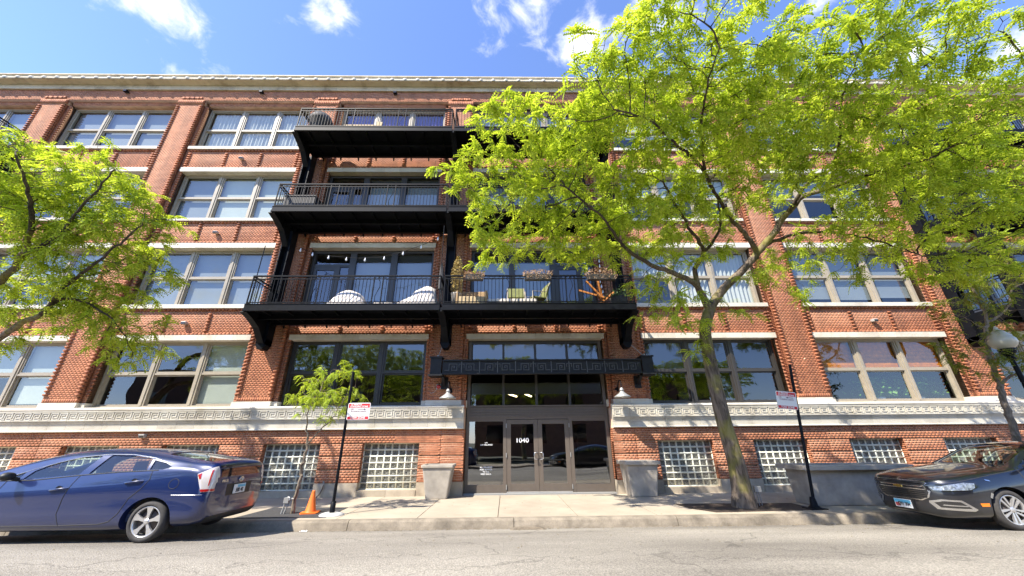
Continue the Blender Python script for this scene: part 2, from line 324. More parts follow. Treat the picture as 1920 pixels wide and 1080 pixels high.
class MB:
    """collects shapes for ONE mesh object"""
    def __init__(s): s.v = []; s.f = []; s.m = []; s.sm = []
    def add(s, v, f, mi=0, smooth=False):
        b = len(s.v); s.v += [tuple(p) for p in v]; s.f += [tuple(i + b for i in q) for q in f]; s.m += [mi] * len(f); s.sm += [smooth] * len(f); return s
    def box(s, x0, x1, y0, y1, z0, z1, mi=0):
        V, F = boxes_np([(x0, x1, y0, y1, z0, z1)]); return s.add(V.tolist(), F.tolist(), mi)
    def beam(s, a, b, w, h=None, mi=0, up=(0, 0, 1)):
        h = w if h is None else h; a = Vector(a); b = Vector(b); d = (b - a).normalized(); u = Vector(up)
        if abs(d.dot(u)) > 0.98: u = Vector((0, 1, 0))
        r = d.cross(u).normalized(); u = r.cross(d); v = []
        for p in (a, b):
            for sx, sy in ((-1, -1), (1, -1), (1, 1), (-1, 1)): v.append(p + r * sx * w / 2 + u * sy * h / 2)
        return s.add(v, [(0, 3, 2, 1), (4, 5, 6, 7), (0, 1, 5, 4), (1, 2, 6, 5), (2, 3, 7, 6), (3, 0, 4, 7)], mi)
    def tube(s, pts, rad, n=8, mi=0, cap=True, smooth=True):
        pts = [Vector(p) for p in pts]; R = rad if isinstance(rad, (list, tuple)) else [rad] * len(pts)
        v = []; ref = None
        for i, p in enumerate(pts):
            d = (pts[min(i + 1, len(pts) - 1)] - pts[max(i - 1, 0)]).normalized()
            if ref is None: ref = d.orthogonal().normalized()
            ref = (ref - d * ref.dot(d)).normalized(); q = d.cross(ref)
            for k in range(n):
                a = 2 * math.pi * k / n; v.append(p + (ref * math.cos(a) + q * math.sin(a)) * R[i])
        f = [(i * n + k, i * n + (k + 1) % n, (i + 1) * n + (k + 1) % n, (i + 1) * n + k) for i in range(len(pts) - 1) for k in range(n)]
        s.add(v, f, mi, smooth)
        if cap:
            s.add(v[:n], [tuple(range(n))[::-1]], mi); s.add(v[-n:], [tuple(range(n))], mi)
        return s
    def lathe(s, c, prof, n=20, mi=0, smooth=True):
        v = []; c = Vector(c)
        for (r, z) in prof:
            for k in range(n):
                a = 2 * math.pi * k / n; v.append(c + Vector((r * math.cos(a), r * math.sin(a), z)))
        f = [(i * n + k, i * n + (k + 1) % n, (i + 1) * n + (k + 1) % n, (i + 1) * n + k) for i in range(len(prof) - 1) for k in range(n)]
        return s.add(v, f, mi, smooth)
    def prism(s, poly, axis, a, b, mi=0):
        """poly in the two other axes, extruded a..b along axis"""
        n = len(poly); v = []
        for t in (a, b):
            for (p, q) in poly: v.append({'x': (t, p, q), 'y': (p, t, q), 'z': (p, q, t)}[axis])
        f = [tuple(range(n))[::-1], tuple(range(n, 2 * n))] + [(i, (i + 1) % n, n + (i + 1) % n, n + i) for i in range(n)]
        return s.add(v, f, mi)
    def mesh(s, name, mats):
        me = bpy.data.meshes.new(name); me.from_pydata([tuple(p) for p in s.v], [], s.f)
        for mt in (mats if isinstance(mats, (list, tuple)) else [mats]): me.materials.append(MATS[mt] if isinstance(mt, str) else mt)
        me.polygons.foreach_set('material_index', s.m); me.polygons.foreach_set('use_smooth', s.sm); me.update()
        return me
    def build(s, name, mats, parent=None, loc=None, bevel=0.0, seg=1, rz=0.0):
        o = bpy.data.objects.new(name, s.mesh(name, mats))
        if loc: o.location = loc
        if rz: o.rotation_euler = (0, 0, rz)
        if bevel:
            md = o.modifiers.new('bevel', 'BEVEL'); md.width = bevel; md.segments = seg; md.limit_method = 'ANGLE'
        return link(o, parent)
def copy_tree(o, parent=None):
    c = o.copy(); COL.objects.link(c)
    if parent is not None: c.parent = parent
    for ch in [x for x in o.children]: copy_tree(ch, c)
    return c
def inst(name, me, parent, loc=(0, 0, 0), scale=None, rz=0.0):
    o = bpy.data.objects.new(name, me); o.location = loc
    if scale: o.scale = scale
    if rz: o.rotation_euler = (0, 0, rz)
    return link(o, parent)
def text(name, body, size, loc, rot, mat, parent, align='CENTER', extrude=0.001, sx=1.0, bold=0.0, shear=0.0):
    c = bpy.data.curves.new(name, 'FONT'); c.body = body; c.size = size; c.align_x = align; c.align_y = 'CENTER'; c.extrude = extrude; c.offset = bold; c.shear = shear
    c.resolution_u = 3
    c.materials.append(MATS[mat])
    t = bpy.data.objects.new('tmp', c); COL.objects.link(t)
    dg = bpy.context.evaluated_depsgraph_get(); me = bpy.data.meshes.new_from_object(t.evaluated_get(dg)); me.name = name
    bpy.data.objects.remove(t); bpy.data.curves.remove(c)
    o = bpy.data.objects.new(name, me); o.location = loc; o.rotation_euler = rot; o.scale = (sx, 1, 1)
    return link(o, parent)
FRONT = (math.pi / 2, 0, 0)

# ================================================================== ground
def strip(name, prof, mat, x0=-160, x1=160, nx=80, kind='structure'):
    xs = np.linspace(x0, x1, nx + 1); V = []; F = []
    for x in xs:
        for (y, z) in prof: V.append((x, y, z))
    n = len(prof)
    for i in range(nx):
        for j in range(n - 1): F.append((i * n + j, (i + 1) * n + j, (i + 1) * n + j + 1, i * n + j + 1))
    o = bpy.data.objects.new(name, mesh_np(name, V, F, mat)); link(o); tag(o, kind=kind); return o
def road_z(y):
    ys = [-12.6, -11.3, -9.5, -7.5, -6.0, -4.85, -4.1, -3.6, -3.33]; zs = [-0.17, -0.03, 0.03, 0.05, 0.035, -0.005, -0.07, -0.125, -0.165]
    return float(np.interp(y, ys, zs))
simple('ground_earth', (0.10, 0.095, 0.05), 1.0, noise=0.3, scale=0.5)
gd = MB(); gd.add([(-1500, -1500, -0.42), (1500, -1500, -0.42), (1500, 1500, -0.42), (-1500, 1500, -0.42)], [(0, 1, 2, 3)])
tag(gd.build('ground', 'ground_earth'), kind='structure')
rp = [(y, road_z(y)) for y in (-3.30, -3.45, -3.6, -3.85, -4.1, -4.45, -4.85, -5.4, -6.0, -6.8, -7.5, -8.5, -9.5, -10.4, -11.3, -12.0, -12.6)]
strip('road', rp, 'asphalt')
# sidewalk bed with separate concrete slabs and kerb stones
sw = strip('sidewalk', [(0.2, -0.03), (-3.16, -0.03)], 'kerb_concrete'); strip('far_sidewalk', [(-12.75, -0.02), (-15.2, -0.02)], 'sidewalk_concrete')
slab_w = 1.55
k = 0; xx = -1.105 - slab_w * 14
slabm = MB().box(0.007, slab_w - 0.007, -3.155, 0.0, -0.03, 0.0).mesh('slab', 'sidewalk_concrete')
for i in range(28):
    o = inst('slab', slabm, sw, (xx + i * slab_w, 0, 0.0))
rest_ = MB().box(-160, xx - 0.01, -3.155, 0, -0.03, 0).box(xx + 28 * slab_w + 0.01, 160, -3.155, 0, -0.03, 0).build('far_slab', 'sidewalk_concrete', sw)
kerb = empty('kerb'); tag(kerb, kind='structure')
kp = [(-3.165, -0.3), (-3.165, 0.0), (-3.27, 0.0), (-3.305, -0.012), (-3.325, -0.035), (-3.35, -0.11), (-3.37, -0.2), (-3.37, -0.3)]
kerbm = MB().prism([(p, q) for p, q in kp], 'x', 0.006, 3.094).mesh('kerb_stone', 'kerb_concrete')
for i in range(16): inst('kerb_stone', kerbm, kerb, (-3.9 + 3.1 * (i - 8), 0, 0))
MB().prism(kp, 'x', -160, -3.9 - 8 * 3.1 - 0.01).prism(kp, 'x', -3.9 + 8 * 3.1 + 0.01, 160).build('far_kerb_stone', 'kerb_concrete', kerb)
MB().prism([(-y - 15.92, z) for y, z in kp], 'x', -160, 160).build('far_side_kerb', 'kerb_concrete')['kind'] = 'structure'

# tree pits
def sheet(name, poly, z, mat, th=0.004):
    return MB().prism(poly, 'z', z - th - 0.002, z + 0.004).build(name, mat)
tag(sheet('tree_pit', [(-6.30, -2.97), (-4.47, -3.03), (-4.50, -1.80), (-6.22, -1.70)], 0.002, 'pit_asphalt'), kind='structure')
tag(sheet('tree_pit', [(2.85, -1.85), (5.5, -1.95), (5.45, -2.86), (3.25, -2.98), (2.95, -2.5)], 0.002, 'soil'), kind='structure')
tag(sheet('tree_pit', [(9.6, -1.85), (11.6, -1.95), (11.6, -2.86), (9.6, -2.9)], 0.002, 'soil'), kind='structure')
# manhole cover sunk in the road near the kerb
cast = simple('cast_iron', (0.20, 0.165, 0.12), 0.7, noise=0.3, scale=20, bump=0.6, bscale=90)
mh = MB(); zc = road_z(-3.62)
mh.lathe((-0.55, -3.72, zc + 0.012), [(0.001, 0.0), (0.26, 0.0), (0.265, 0.004), (0.28, 0.004), (0.285, 0.0), (0.33, -0.002), (0.34, -0.03)], 28)
for a in range(-2, 3): mh.box(-0.55 - 0.22, -0.55 + 0.22, -3.72 + a * 0.08 - 0.012, -3.72 + a * 0.08 + 0.012, zc + 0.012, zc + 0.018)
o = mh.build('manhole_cover', 'cast_iron'); tag(o, 'round brown iron manhole cover in the road by the kerb', 'manhole cover')

# ================================================================== the brick building
BAY = 5.6
def px(k): return (k - 3.5) * BAY
K0, K1 = -1, 8                     # bays -1..7, piers -1..8
bld = empty('brick_building', (0, 0, 0))
tag(bld, 'four-storey red brick loft building with white stone bands and wide windows', 'building')
CO = 0.055
bricks = []; mort = []             # arrays of box rows
single = []                        # bricks that become objects
def brick_wall(x0, x1, z0, z1, Y, inset=0.0, thick=0.2, off=0, insetz=0.0, bl=0.1095, co=CO):
    n = max(1, round((z1 - z0) / co)); ch = (z1 - z0) / n
    for j in range(n):
        za, zb = z0 + j * ch + 0.0055, z0 + (j + 1) * ch - 0.0055
        st = x0 - (0.5 * bl if (j + off) % 2 else 0.0)
        m = int(math.ceil((x1 - st) / bl)) + 1
        xs = st + bl * np.arange(m); a = np.maximum(xs + 0.0025, x0); b = np.minimum(xs + bl - 0.0025, x1)
        ok = (b - a) > 0.02
        for aa, bb in zip(a[ok], b[ok]):
            yy = Y + rng.uniform(-0.0004, 0.0004)
            bricks.append((aa, bb, yy, Y + 0.05, za, zb))
    mort.append((x0 + inset, x1 - inset, Y + 0.0010, Y + thick, z0 + insetz, z1 - insetz))
def brick_return(x, s, y0, y1, z0, z1):
    """side face at x, outward normal s"""
    n = max(1, round((z1 - z0) / CO)); ch = (z1 - z0) / n
    for j in range(n):
        za, zb = z0 + j * ch + 0.0035, z0 + (j + 1) * ch - 0.0035
        xa, xb = (x - 0.05, x) if s > 0 else (x, x + 0.05)
        bricks.append((xa, xb, y0 + 0.004, y1 - 0.002, za, zb))
DOORBAYS = {(2, 1), (3, 1), (2, 2), (3, 2), (6, 1), (6, 2)}
# piers
for kk in range(K0, K1 + 1):
    c = px(kk)
    brick_wall(c - 0.5, c + 0.5, 2.62, 14.39, 0.0, inset=0.011, thick=0.31, off=kk)
    # soldier course above the plinth
    for i in range(15):
        bricks.append((c - 0.5 + i * 0.0667 + 0.003, c - 0.5 + (i + 1) * 0.0667 - 0.003, rng.uniform(-0.002, 0.002), 0.05, 2.503, 2.617))
    mort.append((c - 0.49, c + 0.49, 0.009, 0.31, 2.48, 2.62))
    for s in (-1, 1):
        brick_return(c + s * 0.5, s, 0.0, 0.12, 2.5, 14.39)
        brick_wall(c + s * 0.575 - 0.075, c + s * 0.575 + 0.075, 2.5, 14.39, 0.12, inset=0.0, thick=0.2, bl=0.15)
        brick_return(c + s * 0.65, s, 0.12, 0.36, 2.5, 14.39)
        # toothed header columns
        z = 2.70
        while z < 14.34:
            x = c + s * 0.465
            bricks.append((x - 0.05, x + 0.05, -0.050, 0.03, z, z + 0.047))
            x2 = c + s * 0.62
            bricks.append((x2 - 0.028, x2 + 0.045, 0.088, 0.15, z, z + 0.047))
            z += 0.110
    # cap block
    for i in range(14):
        bricks.append((c - 0.52 + i * 0.0743 + 0.003, c - 0.52 + (i + 1) * 0.0743 - 0.003, -0.045, 0.05, 14.405, 14.60))
    mort.append((c - 0.51, c + 0.51, -0.03, 0.3, 14.40, 14.62))
    for i in range(8):
        z = 14.63 + (0.03 if i % 2 else 0)
        bricks.append((c - 0.40 + i * 0.1 + 0.004, c - 0.40 + (i + 1) * 0.1 - 0.004, -0.06 if i % 2 == 0 else -0.04, 0.03, z, z + 0.12))
# frieze
XL, XR = px(K0) - 0.5, px(K1) + 0.5
brick_wall(XL, XR, 14.62, 15.16, 0.0, thick=0.4)
FL = [(4.54, 5.43), (7.86, 8.76), (11.17, 12.06)]
for kk in range(K0, K1):
    a, b = px(kk) + 0.65, px(kk + 1) - 0.65; c = (a + b) / 2
    brick_wall(a, b, 14.42, 14.62, 0.12, thick=0.3)
    for li_, (z0, z1) in enumerate(FL):
        if (kk, li_ + 1) in DOORBAYS: z1 -= 0.46
        brick_wall(a, b, z0, z1, 0.12, thick=0.3, off=kk)
        n = int((b - a) / 0.125); x = a + ((b - a) - n * 0.125) / 2
        for i in range(n):
            bricks.append((x + i * 0.125 + 0.015, x + i * 0.125 + 0.11, 0.066, 0.15, z0 + 0.004, z0 + 0.056))
            bricks.append((x + i * 0.125 + 0.015, x + i * 0.125 + 0.11, 0.066, 0.15, z1 - 0.060, z1 - 0.010))
        for fx in (a + 0.06, a + (b - a) / 3 + 0.04, b - (b - a) / 3 - 0.04, b - 0.06):
            zz = z0 + 0.12
            while zz < z1 - 0.12:
                bricks.append((fx - 0.05, fx + 0.05, 0.068, 0.15, zz, zz + 0.047)); zz += 0.11
# base storey
DX = 2.14                          # half width of the entrance opening
for kk in range(K0, K1):
    c = (px(kk) + px(kk + 1)) / 2
    if kk == 3:
        segs = [(px(kk), c - DX), (c + DX, px(kk + 1))]; wins = []
    else:
        segs = [(px(kk), px(kk + 1))]; wins = [c - 1.39, c + 1.39]
    for (a, b) in segs:
        ins = 0.0
        brick_wall(a, b, 1.335, 1.69, 0.0, inset=0.008, thick=0.4, co=0.0605)
    if kk == 3:
        cuts = [(px(3), c - DX), (c + DX, px(4))]
    else:
        cuts = [(px(kk), wins[0] - 0.8), (wins[0] + 0.8, wins[1] - 0.8), (wins[1] + 0.8, px(kk + 1))]
    for (a, b) in cuts:
        for (z0, z1) in ((0.335, 0.645), (0.675, 0.985), (1.015, 1.315)):
            brick_wall(a, b, z0, z1, 0.0, inset=0.008, thick=0.2, off=int(z0 * 10), co=0.0605)
        mort.append((a + 0.008, b - 0.008, 0.045, 0.2, 0.33, 1.335))
        for w in (a, b):
            s = 1 if w == b else -1
            if min(abs(w - px(q)) for q in range(K0, K1 + 1)) < 0.01: continue
            brick_return(w, s, 0.0, 0.2, 0.335, 1.32)
for s in (-1, 1):
    brick_return(s * DX, -s, 0.0, 0.36, 0.335, 1.69)
    brick_return(s * DX, -s, 0.0, 0.36, 2.26, 2.5)
    brick_wall(s * (DX + 0.08) - 0.08, s * (DX + 0.08) + 0.08, 2.26, 2.5, 0.12, bl=0.16)
B = np.array(bricks); print('bricks', len(B))
# the 300 full bricks nearest the viewer round the entrance are parts of their own
full = (np.abs((B[:, 1] - B[:, 0]) - 0.1045) < 0.002) & (B[:, 2] < 0.02) & (B[:, 5] < 1.7) & (B[:, 3] - B[:, 2] < 0.06)
dist = np.where(full, (B[:, 0] + 0.9) ** 2 + (B[:, 4] - 1.0) ** 2, 1e9)
pick = np.argsort(dist)[:300]; keep = np.ones(len(B), bool); keep[pick] = False
L = 0.1045; H = 0.0495
bm_ = MB().box(-L / 2, L / 2, 0, 0.05, -H / 2, H / 2).mesh('brick', 'brick')
for i in pick:
    r = B[i]; inst('brick', bm_, bld, ((r[0] + r[1]) / 2, r[2], (r[4] + r[5]) / 2))
boxes('brickwork', B[keep], 'brick', bld)['kind'] = 'stuff'
# mortar backing and solid wall behind it
for s in (-1, 1): mort.append((s * 2.6 - 0.46 + 0.008 * s, s * 2.6 + 0.46 + 0.008 * s, 0.06, 0.36, 0.0, 2.5)) if False else None
mort.append((-2.80, -DX - 0.010, 0.05, 0.36, 0.0, 2.5)); mort.append((DX + 0.010, 2.80, 0.05, 0.36, 0.0, 2.5))
boxes('mortar_backing', mort, 'mortar', bld)

# ---- stone base
lim = []
for kk in range(K0, K1):
    c = (px(kk) + px(kk + 1)) / 2
    if kk == 3: rs = [(px(3), c - DX + 0.0, 0.33), (c + DX, px(4), 0.33)]
    else:
        rs = [(px(kk), c - 2.19, 0.33), (c - 2.19, c - 0.59, 0.15), (c - 0.59, c + 0.59, 0.33), (c + 0.59, c + 2.19, 0.15), (c + 2.19, px(kk + 1), 0.33)]
    for (a, b, h) in rs:
        n = max(1, round((b - a) / 0.8)); w = (b - a) / n
        for i in range(n):
            lim.append((a + i * w + 0.003, a + (i + 1) * w - 0.003, -0.03 if h > 0.2 else -0.045, 0.3, -0.03, h))
for r in lim:
    me = MB().box(*r).mesh('base_stone', 'limestone'); inst('base_stone', me, bld)
# ---- terracotta band
def seg_ranges(x0, x1, w):
    n = max(1, round((x1 - x0) / w)); ww = (x1 - x0) / n; return [(x0 + i * ww, x0 + (i + 1) * ww) for i in range(n)]
halves = [(XL, -DX - 0.03), (DX + 0.03, XR)]
KW = 0.51
def key_block(w):
    m = MB(); m.box(-w / 2 + 0.002, w / 2 - 0.002, -0.115, 0.1, 1.985, 2.255)
    m.box(-w / 2 + 0.002, w / 2 - 0.002, -0.135, -0.1, 1.985, 2.015); m.box(-w / 2 + 0.002, w / 2 - 0.002, -0.135, -0.1, 2.225, 2.255)
    t = 0.022; y0, y1 = -0.131, -0.1
    def hb(xa, xb, z): m.box(min(xa, xb), max(xa, xb), y0, y1, z - t / 2, z + t / 2)
    def vb(x, za, zb): m.box(x - t / 2, x + t / 2, y0 + 0.0012, y1, min(za, zb), max(za, zb))
    u = w / 2
    for q in (0, 1):
        o = -w / 2 + q * u; zl, zh = 2.04, 2.20
        vb(o + 0.03, zl, zh + t / 2); hb(o + 0.03, o + u - 0.02, zh); vb(o + u - 0.03, zl + 0.03, zh)
        hb(o + 0.085, o + u - 0.03, zl + 0.035); vb(o + 0.085, zl + 0.035, zl + 0.105); hb(o + 0.085, o + u - 0.085, zl + 0.105)
        hb(o + 0.0, o + 0.05, zl)
        hb(o + u - 0.04, o + u, zl)
    return m.mesh('key_block', 'terracotta')
km = {}
for (h0, h1) in halves:
    for (a, b) in seg_ranges(h0, h1, KW):
        w = round(b - a, 4)
        if w not in km:
            km[w] = (key_block(w),
                     MB().box(-w / 2 + 0.002, w / 2 - 0.002, -0.07, 0.1, 1.738, 1.848).mesh('band_tile', 'terracotta'),
                     MB().prism([(0.1, 1.852), (0.1, 1.982), (-0.105, 1.982), (-0.095, 1.94), (-0.075, 1.90), (-0.07, 1.852)], 'x', -w / 2 + 0.002, w / 2 - 0.002).mesh('band_tile', 'terracotta'))
        c = (a + b) / 2
        inst('key_block', km[w][0], bld, (c, 0, 0)); inst('band_tile', km[w][2], bld, (c, 0, 0))
        inst('band_tile', km[w][1], bld, (c, 0, 0))
    lp = MB().prism([(0.1, 1.692), (0.1, 1.736), (-0.085, 1.736), (-0.098, 1.725), (-0.098, 1.705), (-0.085, 1.692)], 'x', h0, h1)
    lp.prism([(0.36, 2.257), (0.36, 2.375), (0.02, 2.36), (-0.12, 2.33), (-0.15, 2.315), (-0.15, 2.285), (-0.13, 2.257)], 'x', h0, h1)
    lp.build('band_ledge', 'white_stone', bld)
# plinth stones
for kk in range(K0, K1 + 1):
    c = px(kk)
    if kk in (3, 4):
        pass
    for (a, b) in ((c - 0.53, c - 0.02), (c - 0.016, c + 0.53)):
        me = MB().prism([(0.3, 2.30), (0.3, 2.498), (-0.012, 2.498), (-0.012, 2.44), (-0.035, 2.36), (-0.05, 2.30)], 'x', a, b).mesh('plinth_stone', 'white_stone')
        inst('plinth_stone', me, bld)
    for s in (-1, 1):
        me = MB().box(c + s * 0.605 - 0.073, c + s * 0.605 + 0.073, 0.085, 0.36, 2.30, 2.497).mesh('plinth_stone', 'white_stone'); inst('plinth_stone', me, bld)
# ---- cornice
cw = 0.533
prof_low = [(0.3, 15.155), (0.3, 15.40), (-0.055, 15.40), (-0.055, 15.19), (-0.075, 15.18), (-0.075, 15.155)]
prof_mid = [(0.3, 15.402), (0.3, 15.46), (-0.335, 15.46), (-0.335, 15.43), (-0.30, 15.425), (-0.17, 15.415), (-0.10, 15.402)]
prof_top = [(0.3, 15.462), (0.3, 15.80), (-0.28, 15.80), (-0.28, 15.755), (-0.25, 15.74), (-0.235, 15.70), (-0.235, 15.462)]
cm1 = MB().prism(prof_low, 'x', -cw / 2 + 0.002, cw / 2 - 0.002).mesh('cornice_block', 'cornice_stone')
cm2 = MB().prism(prof_mid, 'x', -cw / 2 + 0.001, cw / 2 - 0.001)
cm2 = cm2.mesh('cornice_block', 'cornice_stone')
cm3 = MB().prism(prof_top, 'x', -cw / 2 + 0.001, cw / 2 - 0.001).mesh('cornice_block', 'cornice_stone')
ros = MB(); ros.lathe((0, 0, 0), [(0.095, 0.0), (0.09, 0.04), (0.065, 0.08), (0.03, 0.10), (0.0, 0.105)], 12)
ros = ros.mesh('rosette', 'white_stone')
nn = int((XR - XL) / cw) + 1
for i in range(nn):
    c = XL + (i + 0.5) * cw
    inst('cornice_block', cm1, bld, (c, 0, 0)); q = inst('cornice_block', cm2, bld, (c, 0, 0)); inst('cornice_block', cm3, bld, (c, 0, 0))
    r = inst('rosette', ros, bld, (c, -0.30, 15.478)); r.rotation_euler = (math.radians(35), 0, 0)
MB().box(XL, XL + nn * cw, -0.352, -0.3, 15.458, 15.482).build('cornice_lip', 'white_stone', bld)
XR2 = XL + nn * cw
# ---- mass of the building: side walls, roof, floors, partitions, back wall
simple('roof_felt', (0.06, 0.06, 0.06), 0.9)
MB().box(XL, XR2, 0.3, 14, 15.0, 15.3).build('roof', 'roof_felt', bld)
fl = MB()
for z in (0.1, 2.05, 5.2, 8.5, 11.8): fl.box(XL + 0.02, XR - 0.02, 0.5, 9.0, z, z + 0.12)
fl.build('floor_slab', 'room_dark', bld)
ce = MB()
for z in (4.75, 8.05, 11.35, 14.7): ce.box(XL + 0.02, XR - 0.02, 0.5, 8.9, z, z + 0.05)
ce.build('ceiling_panel', 'room_ceiling', bld)
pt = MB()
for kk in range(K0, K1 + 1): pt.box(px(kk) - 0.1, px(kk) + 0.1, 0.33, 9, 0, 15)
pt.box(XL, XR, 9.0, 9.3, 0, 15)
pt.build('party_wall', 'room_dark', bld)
MB().box(XL - 0.3, XL, 0.0, 14, 0, 15.4).box(XR, XR2, 0.05, 14, 0, 15.4).box(XL, XR, 13.7, 14, 0, 15.3).build('side_wall', 'mortar', bld)

# ================================================================== windows
# frame: m material; panes and blinds given per pane
def window(kk, z0, z1, frame_mat, blinds, wide=None, nm='window'):
    a, b = px(kk) + 0.65, px(kk + 1) - 0.65
    w = b - a; h = z1 - z0; c = (a + b) / 2
    Y = 0.30
    root = bpy.data.objects.new('window', win_frame_mesh(w, h, frame_mat)); root.location = (c, Y, z0); link(root, bld)
    pw = (w - 0.16 - 0.34) / 3
    mm = win_parts(h, frame_mat)
    for s in (-1, 1): inst('mullion', mm['mull'], root, (s * (pw / 2 + 0.085), 0, 0))
    mid = h * 0.5
    for i in range(3):
        x = (i - 1) * (pw + 0.17)
        inst('meeting_rail', mm['rail'], root, (x, 0, mid))
        inst('sash', mm['sash_u'], root, (x, 0.035, mid)); inst('sash', mm['sash_l'], root, (x, 0.075, 0.06))
        inst('glass_pane', mm['pane_u'], root, (x, 0.052, mid)); inst('glass_pane', mm['pane_l'], root, (x, 0.092, 0.06))
        bl = blinds[i] if blinds and i < len(blinds) else None
        if bl:
            mat, z_lo, style = bl
            if z_lo < 0.99: z_lo = min(0.97, max(0.1, z_lo + rng.uniform(-0.07, 0.07)))
            zt = h - 0.06; zb = zt - (zt - 0.06) * z_lo
            if style == 'flat':
                me = MB().box(-pw / 2, pw / 2, 0, 0.008, zb, zt).mesh('blind', mat)
            elif style == 'slat':
                m = MB(); q = zb
                while q < zt: m.box(-pw / 2, pw / 2, -0.012 + rng.uniform(-0.003, 0.003), 0.012, q, q + 0.026 + rng.uniform(-0.002, 0.002)); q += 0.038
                me = m.mesh('blind', mat)
            else:
                m = MB(); n = 40; v = []
                ph = rng.uniform(0, 6)
                for i2 in range(n + 1):
                    x2 = -pw / 2 + pw * i2 / n; y2 = 0.035 * math.sin(i2 * 1.35 + ph) + 0.012 * math.sin(i2 * 0.4)
                    v += [(x2, y2, zb), (x2, y2, zt)]
                m.add(v, [(2 * j, 2 * j + 2, 2 * j + 3, 2 * j + 1) for j in range(n)], 0, True)
                me = m.mesh('blind', mat)
            nmz = {'flat': 'blind', 'slat': 'blind', 'drape': 'curtain'}[style]
            inst(nmz, me, root, (x, 0.17, 0))
    return root
_wf = {}; _wp = {}
def win_frame_mesh(w, h, mat):
    k_ = (round(w, 3), round(h, 3), mat)
    if k_ not in _wf:
        m = MB(); m.box(-w / 2, -w / 2 + 0.08, 0, 0.14, 0, h).box(w / 2 - 0.08, w / 2, 0, 0.14, 0, h)
        m.box(-w / 2 + 0.08, w / 2 - 0.08, 0.0, 0.14, h - 0.06, h).box(-w / 2 + 0.08, w / 2 - 0.08, 0, 0.14, 0, 0.055)
        _wf[k_] = m.mesh('window', mat)
    return _wf[k_]
def win_parts(h, mat, w=4.3):
    k_ = (round(h, 3), mat)
    if k_ not in _wp:
        pw = (w - 0.16 - 0.34) / 3; mid = h * 0.5; d = {}
        m = MB(); m.box(-0.085, 0.085, 0.01, 0.14, 0.055, h - 0.06).box(-0.03, 0.03, -0.012, 0.02, 0.056, h - 0.061); d['mull'] = m.mesh('mullion', mat)
        d['rail'] = MB().box(-pw / 2, pw / 2, 0.02, 0.11, -0.028, 0.028).mesh('meeting_rail', mat)
        hu = h - 0.06 - mid; hl = mid - 0.06
        for nm_, hh in (('u', hu), ('l', hl)):
            s = MB(); z0_ = 0.028 if nm_ == 'u' else 0.0; z1_ = hh if nm_ == 'u' else hh - 0.028
            s.box(-pw / 2, -pw / 2 + 0.045, 0, 0.035, z0_, z1_).box(pw / 2 - 0.045, pw / 2, 0, 0.035, z0_, z1_)
            s.box(-pw / 2 + 0.045, pw / 2 - 0.045, 0, 0.035, z1_ - 0.04, z1_).box(-pw / 2 + 0.045, pw / 2 - 0.045, 0.0, 0.035, z0_, z0_ + 0.045)
            d['sash_' + nm_] = s.mesh('sash', mat)
            d['pane_' + nm_] = MB().add([(-pw / 2 + 0.045, 0, z0_ + 0.045), (pw / 2 - 0.045, 0, z0_ + 0.045), (pw / 2 - 0.045, 0, z1_ - 0.04), (-pw / 2 + 0.045, 0, z1_ - 0.04)], [(0, 1, 2, 3)]).mesh('glass_pane', 'window_glass')
        _wp[k_] = d
    return _wp[k_]
T, D = 'taupe_frame', 'bronze_frame'
W, G_, WD, CW, CP = 'blind_white', 'blind_grey', 'blind_wood', 'curtain_white', 'curtain_purple'
fw = lambda m, f: (m, f, 'flat')
LV = [(2.375, 4.37), (5.56, 7.67), (8.87, 10.98), (12.19, 14.38)]
specs = {
 (-1, 0): (T, [fw(W, .6)] * 3), (0, 0): (T, [fw(W, .95), fw(W, .55), fw(W, 0.95)]), (1, 0): (T, [None, None, fw(W, 1.0)]),
 (2, 0): (D, [None] * 3), (4, 0): (D, [None] * 3), (5, 0): (T, [(WD, .5, 'slat'), (WD, .5, 'slat'), (WD, .5, 'slat')]), (6, 0): (T, [None, None, None]), (7, 0): (T, [None] * 3),
 (0, 1): (T, [fw(W, .7), fw(W, .5), fw(W, .5)]), (1, 1): (T, [fw(G_, 1), fw(G_, 1), fw(G_, 1)]), (4, 1): (T, [(CW, .5, 'drape'), (CW, 1, 'drape'), (CW, 1, 'drape')]), (5, 1): (T, [fw(G_, .9)] * 3),
 (0, 2): (T, [fw(G_, .6)] * 3), (1, 2): (T, [fw(G_, 1), fw(W, 1), fw(W, 1)]), (4, 2): (T, [fw(W, .5)] * 3), (5, 2): (T, [fw(G_, .4)] * 3),
 (-1, 3): (T, [fw(G_, .8)] * 3), (0, 3): (T, [fw(G_, 1)] * 3), (1, 3): (T, [(CW, 1, 'drape')] * 3),
 (2, 3): (T, [(CP, 1, 'drape')] * 3), (3, 3): (T, [(CW, 1, 'drape')] * 3), (4, 3): (T, [fw(W, .6)] * 3), (5, 3): (T, [fw(G_, .6)] * 3),
}
def stone_row(nm, a, b, z0, z1, y0, mat, w=0.54):
    row = empty(nm, (0, 0, 0), parent=bld)
    for (p, q) in seg_ranges(a, b, w):
        inst('stone_block', MB().box(p + 0.0025, q - 0.0025, y0, 0.34, z0, z1).mesh('stone_block', mat), row)
    return row
